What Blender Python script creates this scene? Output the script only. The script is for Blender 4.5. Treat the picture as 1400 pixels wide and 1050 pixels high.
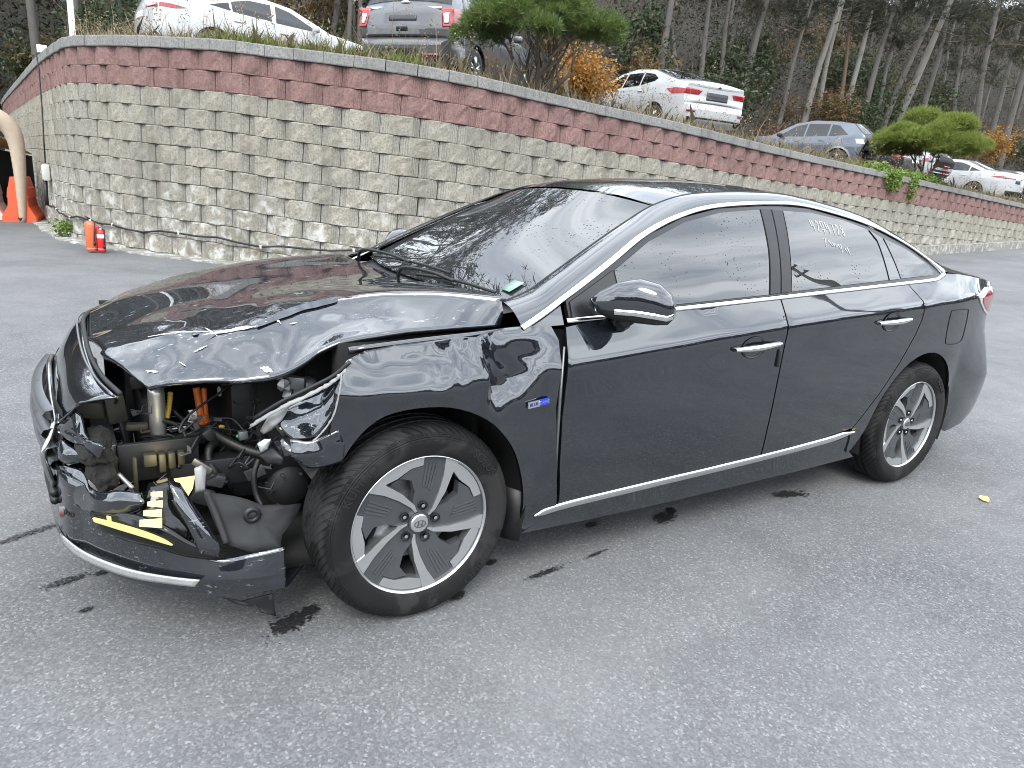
import bpy, bmesh, math, random
import numpy as np
from mathutils import Vector, Matrix
from mathutils.geometry import delaunay_2d_cdt

for o in list(bpy.data.objects):
    bpy.data.objects.remove(o, do_unlink=True)
SC = bpy.context.scene
COL = SC.collection
random.seed(7)
RNG = np.random.default_rng(11)
R = math.radians

# ------------------------------------------------------------ camera
CAM = Vector((-0.9007, -2.7310, 1.3720))
YAW, PITCH, ROLL = 0.58022, 0.26971, 0.07408
cam_data = bpy.data.cameras.new('camera')
cam = bpy.data.objects.new('camera', cam_data)
COL.objects.link(cam)
_f = Vector((math.sin(YAW)*math.cos(PITCH), math.cos(YAW)*math.cos(PITCH), -math.sin(PITCH)))
_r = Vector((math.cos(YAW), -math.sin(YAW), 0)); _u = _r.cross(_f)
_r2 = _r*math.cos(ROLL) + _u*math.sin(ROLL); _u2 = _u*math.cos(ROLL) - _r*math.sin(ROLL)
M = Matrix((_r2, _u2, -_f)).transposed().to_4x4(); M.translation = CAM
cam.matrix_world = M
cam_data.sensor_width = 36; cam_data.lens = 36*965.04/1400
cam_data.clip_start = 0.05; cam_data.clip_end = 800
SC.camera = cam

# ------------------------------------------------------------ sky, sun, exposure
SUN_EL, SUN_AZ = R(48), R(215)          # soft light from up behind the camera
world = bpy.data.worlds.new('World'); SC.world = world; world.use_nodes = True
wn = world.node_tree.nodes; wl = world.node_tree.links; wn.clear()
wout = wn.new('ShaderNodeOutputWorld'); bg = wn.new('ShaderNodeBackground')
sky = wn.new('ShaderNodeTexSky'); sky.sky_type = 'NISHITA'; sky.sun_disc = False
sky.sun_elevation = SUN_EL; sky.sun_rotation = SUN_AZ; sky.dust_density = 3; sky.air_density = 1.2
tc = wn.new('ShaderNodeTexCoord'); sep = wn.new('ShaderNodeSeparateXYZ')
wl.new(tc.outputs['Generated'], sep.inputs[0])
zc_ = wn.new('ShaderNodeMath'); zc_.operation = 'MAXIMUM'; zc_.inputs[1].default_value = 0.06
wl.new(sep.outputs['Z'], zc_.inputs[0])
dx = wn.new('ShaderNodeMath'); dx.operation = 'DIVIDE'; dy = wn.new('ShaderNodeMath'); dy.operation = 'DIVIDE'
wl.new(sep.outputs['X'], dx.inputs[0]); wl.new(zc_.outputs[0], dx.inputs[1])
wl.new(sep.outputs['Y'], dy.inputs[0]); wl.new(zc_.outputs[0], dy.inputs[1])
cmb = wn.new('ShaderNodeCombineXYZ'); wl.new(dx.outputs[0], cmb.inputs[0]); wl.new(dy.outputs[0], cmb.inputs[1])
mp = wn.new('ShaderNodeMapping'); mp.inputs['Scale'].default_value = (0.8, 2.9, 1); mp.inputs['Rotation'].default_value = (0, 0, R(20))
wl.new(cmb.outputs[0], mp.inputs[0])
nz = wn.new('ShaderNodeTexNoise'); nz.inputs['Scale'].default_value = 1.0; nz.inputs['Detail'].default_value = 9
nz.inputs['Roughness'].default_value = 0.55; nz.inputs['Distortion'].default_value = 0.5
wl.new(mp.outputs[0], nz.inputs[0])
cr = wn.new('ShaderNodeValToRGB')
cr.color_ramp.elements[0].position = 0.40; cr.color_ramp.elements[0].color = (8.0, 9.0, 10.4, 1)
cr.color_ramp.elements[1].position = 0.60; cr.color_ramp.elements[1].color = (16.4, 17.3, 18.2, 1)
wl.new(nz.outputs['Fac'], cr.inputs[0])
mx = wn.new('ShaderNodeMix'); mx.data_type = 'RGBA'; mx.inputs[0].default_value = 0.9
wl.new(sky.outputs[0], mx.inputs['A']); wl.new(cr.outputs[0], mx.inputs['B'])
wl.new(mx.outputs['Result'], bg.inputs[0]); bg.inputs[1].default_value = 0.13
wl.new(bg.outputs[0], wout.inputs[0])

sun_data = bpy.data.lights.new('sun', 'SUN'); sun_data.energy = 1.3; sun_data.angle = R(25); sun_data.color = (1, 0.96, 0.9)
sun = bpy.data.objects.new('sun', sun_data); COL.objects.link(sun)
# direction towards the sun (matches the sky's rotation)
sd = Vector((math.sin(SUN_AZ)*math.cos(SUN_EL), math.cos(SUN_AZ)*math.cos(SUN_EL), math.sin(SUN_EL)))
sun.rotation_euler = sd.to_track_quat('Z', 'Y').to_euler(); sun.location = (0, 0, 40)
SC.view_settings.view_transform = 'Standard'; SC.view_settings.look = 'None'
SC.view_settings.gamma = 1; SC.view_settings.exposure = 0.95
SC.render.engine = 'CYCLES'; SC.cycles.use_denoising = True
SC.cycles.pixel_filter_type = 'BLACKMAN_HARRIS'; SC.cycles.filter_width = 1.0
SC.cycles.max_bounces = 8; SC.cycles.transparent_max_bounces = 24
SC.cycles.sample_clamp_indirect = 6

# ------------------------------------------------------------ helpers
def tag(o, label=None, cat=None, group=None, kind=None):
    if label: o['label'] = label
    if cat: o['category'] = cat
    if group: o['group'] = group
    if kind: o['kind'] = kind
    return o

def empty(name, loc=(0, 0, 0), rz=0.0, rot=None):
    o = bpy.data.objects.new(name, None); COL.objects.link(o)
    o.empty_display_size = 0.2; o.location = loc; o.rotation_euler = rot if rot else (0, 0, rz)
    return o

def mesh_obj(name, me, mat=None, parent=None, loc=(0, 0, 0)):
    if mat is not None and not me.materials:
        for m in (mat if isinstance(mat, (list, tuple)) else [mat]): me.materials.append(m)
    o = bpy.data.objects.new(name, me); COL.objects.link(o)
    o.location = loc
    if parent: o.parent = parent
    return o

def pymesh(name, verts, faces, smooth=True, mi=None):
    me = bpy.data.meshes.new(name)
    me.from_pydata([tuple(v) for v in verts], [], [tuple(f) for f in faces]); me.validate()
    if smooth: me.polygons.foreach_set('use_smooth', [True]*len(me.polygons))
    if mi is not None and len(mi) == len(me.polygons): me.polygons.foreach_set('material_index', mi)
    me.update(); return me

def np_mesh(name, V, F, smooth=False, mi=None):
    """fast mesh from an (n,3) array and an (m,k) index array of equal-sized faces"""
    V = np.asarray(V, np.float32); F = np.asarray(F, np.int32)
    me = bpy.data.meshes.new(name)
    me.vertices.add(len(V)); me.vertices.foreach_set('co', V.ravel())
    k = F.shape[1]
    me.loops.add(F.size); me.loops.foreach_set('vertex_index', F.ravel())
    me.polygons.add(len(F)); me.polygons.foreach_set('loop_start', np.arange(0, F.size, k, dtype=np.int32))
    if smooth: me.polygons.foreach_set('use_smooth', np.ones(len(F), bool))
    if mi is not None: me.polygons.foreach_set('material_index', np.asarray(mi, np.int32))
    me.update(calc_edges=True); return me

class MB:
    """collects shapes that make up ONE part"""
    def __init__(s): s.v = []; s.f = []
    def add(s, vs, fs):
        b = len(s.v); s.v += [tuple(v) for v in vs]; s.f += [tuple(i+b for i in f) for f in fs]; return s
    def box(s, c, d, rz=0.0, rot=None, bev=0.0):
        bm = bmesh.new(); bmesh.ops.create_cube(bm, size=1)
        bmesh.ops.scale(bm, vec=d, verts=bm.verts)
        if bev: bmesh.ops.bevel(bm, geom=bm.edges[:], offset=bev, segments=2, affect='EDGES', profile=.5)
        m = (rot.to_matrix() if rot else Matrix.Rotation(rz, 3, 'Z'))
        bm.verts.index_update()
        s.add([m @ v.co + Vector(c) for v in bm.verts], [[v.index for v in f.verts] for f in bm.faces]); bm.free(); return s
    def tube(s, pts, r, n=8, cap=True):
        pts = [Vector(p) for p in pts]; rs = r if isinstance(r, (list, tuple)) else [r]*len(pts)
        vs = []; fs = []; up = None
        for i, p in enumerate(pts):
            t = (pts[min(i+1, len(pts)-1)] - pts[max(i-1, 0)]).normalized()
            if up is None:
                up = Vector((0, 0, 1)) if abs(t.z) < .9 else Vector((1, 0, 0))
            a = t.cross(up).normalized(); up = a.cross(t).normalized()
            for k in range(n):
                w = 2*math.pi*k/n; vs.append(p + (a*math.cos(w) + up*math.sin(w))*rs[i])
        for i in range(len(pts)-1):
            for k in range(n):
                fs.append((i*n+k, i*n+(k+1) % n, (i+1)*n+(k+1) % n, (i+1)*n+k))
        if cap:
            fs.append(tuple(range(n))[::-1]); fs.append(tuple((len(pts)-1)*n+k for k in range(n)))
        return s.add(vs, fs)
    def lathe(s, prof, axis='Z', c=(0, 0, 0), n=32, close=False):
        """prof: (radius, height) list"""
        vs = []; fs = []; m = len(prof)
        for k in range(n):
            w = 2*math.pi*k/n
            for r, h in prof:
                a, b = r*math.cos(w), r*math.sin(w)
                v = {'Z': (a, b, h), 'Y': (a, h, b), 'X': (h, a, b)}[axis]
                vs.append((v[0]+c[0], v[1]+c[1], v[2]+c[2]))
        for k in range(n):
            for j in range(m-1 if not close else m):
                fs.append((k*m+j, ((k+1) % n)*m+j, ((k+1) % n)*m+(j+1) % m, k*m+(j+1) % m))
        return s.add(vs, fs)
    def grid(s, P):
        """P: rows of points"""
        nr, nc = len(P), len(P[0])
        return s.add([p for r in P for p in r], [(i*nc+j, i*nc+j+1, (i+1)*nc+j+1, (i+1)*nc+j) for i in range(nr-1) for j in range(nc-1)])
    def build(s, name, mat, parent=None, smooth=True, loc=(0, 0, 0), sharp=None, solid=None, bevel=None):
        me = pymesh(name, s.v, s.f, smooth)
        bm = bmesh.new(); bm.from_mesh(me); bmesh.ops.recalc_face_normals(bm, faces=bm.faces); bm.to_mesh(me); bm.free()
        if sharp is not None: me.set_sharp_from_angle(angle=R(sharp))
        o = mesh_obj(name, me, mat, parent, loc)
        if solid: m = o.modifiers.new('thick', 'SOLIDIFY'); m.thickness = solid; m.offset = -1
        return o

def pchip(xs, ys):
    xs = np.array(xs, float); ys = np.array(ys, float); h = np.diff(xs); d = np.diff(ys)/h
    m = np.zeros(len(xs)); m[0] = d[0]; m[-1] = d[-1]
    for i in range(1, len(xs)-1):
        if d[i-1]*d[i] > 0:
            w1 = 2*h[i]+h[i-1]; w2 = h[i]+2*h[i-1]; m[i] = (w1+w2)/(w1/d[i-1]+w2/d[i])
    def f(x):
        x = np.clip(x, xs[0], xs[-1]); i = np.clip(np.searchsorted(xs, x)-1, 0, len(xs)-2)
        t = (x-xs[i])/h[i]; t2 = t*t; t3 = t2*t
        return (2*t3-3*t2+1)*ys[i]+(t3-2*t2+t)*h[i]*m[i]+(-2*t3+3*t2)*ys[i+1]+(t3-t2)*h[i]*m[i+1]
    return f

def crom(pts, n, closed=False):
    """Catmull-Rom through points, n samples per span"""
    P = [np.array(p, float) for p in pts]; out = []; N = len(P)
    for i in range(N if closed else N-1):
        if closed: a, b, c, d = P[i-1], P[i], P[(i+1) % N], P[(i+2) % N]
        else:
            b, c = P[i], P[i+1]; a = P[i-1] if i else 2*b-c; d = P[i+2] if i+2 < N else 2*c-b
        for k in range(n):
            t = k/n
            out.append(.5*((2*b)+(c-a)*t+(2*a-5*b+4*c-d)*t*t+(3*b-a-3*c+d)*t**3))
    if not closed: out.append(P[-1])
    return np.array(out)

def patch(net, nu, nv):
    """smooth surface through a control net (rows of 3D points)"""
    rows = [crom(r, nv) for r in net]
    cols = [crom([r[j] for r in rows], nu) for j in range(len(rows[0]))]
    return np.array(cols).transpose(1, 0, 2)

def vnoise(P, scale, seed=0, octv=3):
    """cheap smooth value noise in numpy, P (n,3) -> (n,) in -1..1"""
    P = np.asarray(P, float)*scale; out = np.zeros(len(P)); amp = 1; tot = 0
    for o in range(octv):
        Q = P*(2**o)+seed*17.3+o*5.1; I = np.floor(Q).astype(np.int64); Fr = Q-I; Fr = Fr*Fr*(3-2*Fr); val = 0
        for dx in (0, 1):
            for dy in (0, 1):
                for dz in (0, 1):
                    h = ((I[:, 0]+dx)*374761393+(I[:, 1]+dy)*668265263+(I[:, 2]+dz)*2147483647) & 0x7fffffff
                    h = ((h ^ (h >> 13))*1274126177) & 0x7fffffff
                    w = (Fr[:, 0] if dx else 1-Fr[:, 0])*(Fr[:, 1] if dy else 1-Fr[:, 1])*(Fr[:, 2] if dz else 1-Fr[:, 2])
                    val = val+w*((h & 0xffff)/32767.5-1)
        out += amp*val; tot += amp; amp *= .5
    return out/tot

# ------------------------------------------------------------ materials
class NT:
    def __init__(s, name):
        s.m = bpy.data.materials.new(name); s.m.use_nodes = True; s.t = s.m.node_tree; s.t.nodes.clear()
        s.out = s.t.nodes.new('ShaderNodeOutputMaterial')
    def n(s, typ, ins=None, **kw):
        nd = s.t.nodes.new('ShaderNode'+typ)
        for k, v in kw.items(): setattr(nd, k, v)
        for k, v in (ins or {}).items(): s.set(nd.inputs[k], v)
        return nd
    def set(s, sock, v):
        if isinstance(v, bpy.types.NodeSocket): s.t.links.new(v, sock)
        elif isinstance(v, bpy.types.Node): s.t.links.new(v.outputs[0], sock)
        else:
            if sock.type == 'RGBA' and len(v) == 3: v = (*v, 1)
            sock.default_value = v
    def pos(s): return s.n('NewGeometry').outputs['Position']
    def obj(s): return s.n('TexCoord').outputs['Object']
    def mapv(s, vec, scale=(1, 1, 1), rot=(0, 0, 0), loc=(0, 0, 0)):
        return s.n('Mapping', {'Vector': vec, 'Scale': scale, 'Rotation': rot, 'Location': loc}).outputs[0]
    def noise(s, vec, scale, detail=3, rough=.5, dist=0):
        return s.n('TexNoise', {'Vector': vec, 'Scale': scale, 'Detail': detail, 'Roughness': rough, 'Distortion': dist}).outputs['Fac']
    def voro(s, vec, scale, feature='F1', out='Distance', rand=1):
        nd = s.n('TexVoronoi', {'Vector': vec, 'Scale': scale, 'Randomness': rand}, feature=feature); return nd.outputs[out]
    def ramp(s, fac, stops):
        nd = s.n('ValToRGB', {'Fac': fac}); e = nd.color_ramp.elements
        while len(e) < len(stops): e.new(.5)
        for el, (p, c) in zip(e, stops):
            el.position = p; el.color = (*c, 1) if not isinstance(c, (int, float)) else (c, c, c, 1)
        return nd.outputs[0]
    def mix(s, fac, a, b, mode='MIX'):
        nd = s.n('Mix', data_type='RGBA', blend_type=mode); s.set(nd.inputs[0], fac); s.set(nd.inputs['A'], a); s.set(nd.inputs['B'], b)
        return nd.outputs['Result']
    def math(s, op, a, b=0.0, clamp=False):
        nd = s.n('Math', operation=op, use_clamp=clamp); s.set(nd.inputs[0], a); s.set(nd.inputs[1], b); return nd.outputs[0]
    def bump(s, h, strength=.3, dist=.01, normal=None):
        nd = s.n('Bump', {'Height': h, 'Strength': strength, 'Distance': dist})
        if normal is not None: s.set(nd.inputs['Normal'], normal)
        return nd.outputs[0]
    def rnd(s): return s.n('ObjectInfo').outputs['Random']
    def bsdf(s, col, rough=.5, metal=0.0, **k):
        nd = s.n('BsdfPrincipled', {'Base Color': col, 'Roughness': rough, 'Metallic': metal})
        for kk, v in k.items(): s.set(nd.inputs[kk.replace('_', ' ')], v)
        s.t.links.new(nd.outputs[0], s.out.inputs[0]); return s.m

MATS = {}
def simple(name, col, rough=.5, metal=0.0, var=.15, scale=30, bump=0.0, **k):
    if name in MATS: return MATS[name]
    t = NT(name); n = t.noise(t.obj(), scale, 4, .6)
    c = t.mix(n, tuple(x*(1-var) for x in col), tuple(min(1, x*(1+var)) for x in col))
    if bump: k['Normal'] = t.bump(n, bump, .004)
    r = t.math('ADD', rough, t.math('MULTIPLY', t.math('SUBTRACT', n, .5), min(.2, rough*.5)))
    MATS[name] = t.bsdf(c, r, metal, **k); return MATS[name]
# ------------------------------------------------------------ asphalt lot
def ground_z(x, y):
    t = np.clip((np.asarray(x, float)-5.0)/25.0, 0, 4); return 0.62*t**1.25

def m_asphalt():
    t = NT('asphalt'); p = t.pos()
    v = t.n('TexVoronoi', {'Vector': p, 'Scale': 150.0}, feature='F1'); agg = v.outputs['Color']
    bw = t.n('RGBToBW', {'Color': agg}).outputs[0]
    c = t.ramp(bw, [(0, (0.066, 0.068, 0.070)), (.35, (0.100, 0.102, 0.106)), (.75, (0.168, 0.170, 0.172)), (1, (0.368, 0.368, 0.360))])
    fine = t.noise(p, 260, 2, .6)
    c = t.mix(t.math('MULTIPLY', fine, .55), c, (0.056, 0.058, 0.060))
    v2 = t.voro(p, 52.0); pit = t.ramp(v2, [(0, 0.0), (.10, 0.0), (.17, 1.0)])
    c = t.mix(t.math('MULTIPLY', t.math('SUBTRACT', 1.0, pit), .55), c, (0.040, 0.040, 0.042))
    big = t.noise(p, .55, 5, .6, .4); c = t.mix(t.ramp(big, [(.35, 0.0), (.7, .40)]), c, (0.240, 0.240, 0.236), 'MIX')
    med = t.noise(p, 3.1, 6, .65, .3); c = t.mix(t.ramp(med, [(.3, .30), (.55, 0.0)]), c, (0.080, 0.082, 0.085))
    streak = t.noise(t.mapv(p, (.25, 3.0, 1), (0, 0, .6)), 1.4, 5, .6, .2)
    c = t.mix(t.ramp(streak, [(.60, 0.0), (.80, .18)]), c, (0.272, 0.272, 0.268))
    d = t.voro(p, 150.0); h = t.math('ADD', t.math('MULTIPLY', d, -1.0), t.math('MULTIPLY', fine, .5))
    h = t.math('ADD', h, t.math('MULTIPLY', pit, .7))
    return t.bsdf(c, t.math('SUBTRACT', .95, t.math('MULTIPLY', med, .22)), 0, Normal=t.bump(h, .28, .003), Specular_IOR_Level=.35)
M_ASPH = m_asphalt()

def build_ground():
    xs = np.concatenate([np.linspace(-160, -20, 12), np.linspace(-16, 40, 57), np.linspace(46, 220, 16)])
    ys = np.concatenate([np.linspace(-160, -16, 12), np.linspace(-12, 40, 40), np.linspace(46, 160, 10)])
    X, Y = np.meshgrid(xs, ys); Z = ground_z(X, Y)
    V = np.stack([X, Y, Z], -1).reshape(-1, 3); nx = len(xs)
    F = [(j*nx+i, j*nx+i+1, (j+1)*nx+i+1, (j+1)*nx+i) for j in range(len(ys)-1) for i in range(nx-1)]
    o = mesh_obj('ground', np_mesh('ground', V, F, True), M_ASPH); tag(o, kind='structure')
    return o
GROUND = build_ground()

# damp oil stains: thin irregular sheets lying on the asphalt
def m_stain():
    t = NT('wet_stain'); p = t.pos(); n = t.noise(p, 120, 3, .6)
    return t.bsdf(t.mix(n, (.008, .008, .009), (.035, .035, .036)), t.math('ADD', .22, t.math('MULTIPLY', n, .45)), 0, Normal=t.bump(t.voro(p, 85.0), .5, .006))
M_STAIN = m_stain()
def stain(cx, cy, rx, ry, rz, seed, n=26):
    """ragged splash: many small overlapping wet flecks, thick in the middle, scattered outside"""
    rs = random.Random(seed); V = []; F = []; m = Matrix.Rotation(rz, 3, 'Z')
    for k in range(n*9):
        q = rs.random(); f = rs.gauss(0, .45), rs.gauss(0, .45); d = math.hypot(*f)
        r = min(rx, ry)*rs.uniform(.05, .24)*max(.2, 1.2-d); c = m @ Vector((f[0]*rx, f[1]*ry, 0)); j = rs.randrange(6, 10); ph = rs.uniform(0, 6); b = len(V); z = rs.uniform(0, .0012)
        for i in range(j):
            a = ph+2*math.pi*i/j; rr = r*rs.uniform(.55, 1.35); V.append((c.x+rr*math.cos(a)*1.4, c.y+rr*math.sin(a), z))
        F.append(tuple(b+i for i in range(j)))
    o = mesh_obj('stain', pymesh('stain', V, F, False), M_STAIN, GROUND, (cx, cy, float(ground_z(cx, cy))+.004)); o['kind'] = 'stuff'
    return o

# ------------------------------------------------------------ retaining wall
WALL_TOP = [(-2.35, 36, 3.26), (-2.11, 31.21, 3.25), (-1.28, 20.22, 3.23), (-.9, 15.3, 3.21), (-.61, 12.53, 3.2), (-.44, 11.49, 3.19),
            (-.01, 10.51, 3.16), (.39, 9.82, 3.13), (1.27, 8.72, 3.09), (1.88, 8.11, 3.03), (2.47, 7.59, 2.98), (3.2, 7.08, 2.93),
            (3.95, 6.82, 2.89), (4.8, 6.80, 2.85), (6.31, 6.98, 2.80), (8.23, 7.17, 2.75), (9.47, 7.33, 2.71), (13.21, 7.93, 2.60),
            (19.54, 8.76, 2.44), (28.94, 9.81, 2.15), (40, 11.0, 1.80), (60, 13.2, 1.20)]
_wp = crom(WALL_TOP, 12)
_wp[1:-1] = (_wp[:-2]+2*_wp[1:-1]+_wp[2:])/4
_ws = np.concatenate([[0], np.cumsum(np.linalg.norm(np.diff(_wp[:, :2], axis=0), axis=1))])
def wall_at(s):
    return np.array([np.interp(s, _ws, _wp[:, k]) for k in range(3)])
def wall_frame(s):
    a, b = wall_at(s-.12), wall_at(s+.12); t = Vector(b-a).normalized(); n = Vector((t.y, -t.x, 0)).normalized()
    return Vector(wall_at(s)), t, n          # n points to the lot
_WD = wall_at(np.arange(0, _ws[-1], .25)).T
def wall_dist(x, y):
    """unsigned plan distance to the wall and the top height of its nearest point"""
    x = np.atleast_1d(x); y = np.atleast_1d(y); out = np.empty(len(x)); zt = np.empty(len(x))
    for a in range(0, len(x), 4000):
        d = np.hypot(x[a:a+4000, None]-_WD[None, :, 0], y[a:a+4000, None]-_WD[None, :, 1]); k = d.argmin(1)
        out[a:a+4000] = d[np.arange(len(k)), k]; zt[a:a+4000] = _WD[k, 2]
    return out, zt
BH, BW, CAPH, CAPL, BATTER = .268, .555, .15, .43, .012

def m_block(name, c1, c2, c3):
    t = NT(name); o = t.obj(); p = t.pos(); r = t.rnd()
    ofs = t.n('CombineXYZ', {'X': t.math('MULTIPLY', r, 37.0), 'Y': t.math('MULTIPLY', r, 91.0)}).outputs[0]
    q = t.n('VectorMath', {0: o, 1: ofs}, operation='ADD').outputs[0]
    n1 = t.noise(q, 9, 6, .65); n2 = t.noise(q, 70, 4, .7); n3 = t.noise(p, .8, 4, .6)
    c = t.mix(t.ramp(n1, [(.3, 0.0), (.7, 1.0)]), c1, c2)
    c = t.mix(t.math('MULTIPLY', r, .55), c, c3)
    c = t.mix(t.ramp(t.noise(q, 34, 5, .75), [(.36, .72), (.56, 0.0)]), c, tuple(x*.30 for x in c2))
    c = t.mix(t.ramp(n3, [(.35, .35), (.65, 0.0)]), c, tuple(x*.6 for x in c1))
    # white lime bloom low on the wall, streaky
    sp = t.n('SeparateXYZ', {0: p}).outputs
    low = t.ramp(t.math('MULTIPLY', sp[2], .5), [(.12, 1.0), (.75, 0.0)])
    bl = t.ramp(t.noise(q, 6, 5, .6, .5), [(.49, 0.0), (.63, 1.0)])
    c = t.mix(t.math('MULTIPLY', t.math('MULTIPLY', bl, low), .85), c, (.60, .60, .57))
    dirt = t.ramp(t.noise(t.mapv(p, (2.2, 2.2, .35)), 1.6, 5, .65), [(.48, 0.0), (.70, .65)])
    c = t.mix(dirt, c, tuple(x*.42 for x in c1))
    h = t.math('ADD', t.math('MULTIPLY', t.noise(q, 38, 5, .7), 1.0), t.math('MULTIPLY', t.noise(q, 140, 2, .6), .4))
    return t.bsdf(c, .95, 0, Normal=t.bump(h, .8, .012), Specular_IOR_Level=.2)
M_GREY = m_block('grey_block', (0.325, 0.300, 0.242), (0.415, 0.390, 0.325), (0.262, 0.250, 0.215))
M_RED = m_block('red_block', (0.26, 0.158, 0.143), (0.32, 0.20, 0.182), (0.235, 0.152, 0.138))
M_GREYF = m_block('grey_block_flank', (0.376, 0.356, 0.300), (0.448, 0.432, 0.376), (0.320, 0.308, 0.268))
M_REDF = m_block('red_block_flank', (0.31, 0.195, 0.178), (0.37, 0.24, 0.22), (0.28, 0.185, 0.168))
M_CAP = m_block('cap_stone', (0.272, 0.268, 0.256), (0.336, 0.328, 0.308), (0.232, 0.232, 0.224))
M_DARKJ = simple('wall_core', (.05, .047, .042), .95)

def block_mesh(name, mats, seed, w=BW, h=BH, ribs=4):
    """split-faced block: rough proud centre, ribbed flanks that fall back; origin at the middle of its back-set face line"""
    rs = random.Random(seed); w2 = w/2-.006; zb, zt = .003, h-.004
    ca, cb = -w*.29+rs.uniform(-.02, .02), w*.29+rs.uniform(-.02, .02)
    xs = [-w2]; ys = [.045]
    def flank(x0, x1, y0, y1):
        n = ribs*2
        for i in range(1, n):
            f = i/n; xs.append(x0+(x1-x0)*f); ys.append(y0+(y1-y0)*f+(.013 if i % 2 else -.001))
    flank(-w2, ca, .045, .012)
    xs.append(ca); ys.append(.010); i0 = len(xs)
    for i in range(1, 5): xs.append(ca+(cb-ca)*i/5); ys.append(-.012)
    i1 = len(xs); xs.append(cb); ys.append(.010)
    flank(cb, w2, .012, .045); xs.append(w2); ys.append(.045)
    zs = [zb, zb+.010, zb+(zt-zb)*.35, zb+(zt-zb)*.68, zt-.010, zt]
    V = []; F = []; m = len(xs)
    for k, z in enumerate(zs):
        for i, (x, y) in enumerate(zip(xs, ys)):
            e = k in (0, 5); yy = y+(.007 if e else 0); zz = z; xx = x
            if i0 <= i < i1 and not e:
                yy += rs.uniform(-.010, .013); zz += rs.uniform(-.010, .010); xx += rs.uniform(-.012, .012)
            if e and i0 <= i < i1: zz += rs.uniform(-.004, .004)*0
            V.append((xx, yy, zz))
    for k in range(5):
        for i in range(m-1): F.append((k*m+i, k*m+i+1, (k+1)*m+i+1, (k+1)*m+i))
    b = len(V)
    V += [(-w2, .16, zb), (w2, .16, zb), (w2, .16, zt), (-w2, .16, zt)]
    F += [tuple(range(m))[::-1]+(b, b+1), tuple(5*m+i for i in range(m))+(b+2, b+3),
          tuple(k*m for k in range(6))[::-1]+(b, b+3)[0:0]+(b, b+3), tuple(k*m+m-1 for k in range(6))+(b+2, b+1)]
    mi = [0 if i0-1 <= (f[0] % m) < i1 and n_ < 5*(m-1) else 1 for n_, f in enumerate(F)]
    me = pymesh(name, V, F, False, mi)
    for q in mats: me.materials.append(q)
    return me

def in_car(px, py):
    """rough outline of the parked sedan in the view, only to rank which blocks show"""
    return 470 < px < 1290 and py > np.interp(px, [470, 620, 700, 800, 950, 1100, 1200, 1290], [335, 285, 254, 243, 242, 268, 297, 350])
def view_px(v):
    d = Vector(v)-CAM; z = d.dot(_f)
    return (700+965*d.dot(_r2)/z, 525-965*d.dot(_u2)/z, z) if z > .1 else (-9999, -9999, 1)

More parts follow.
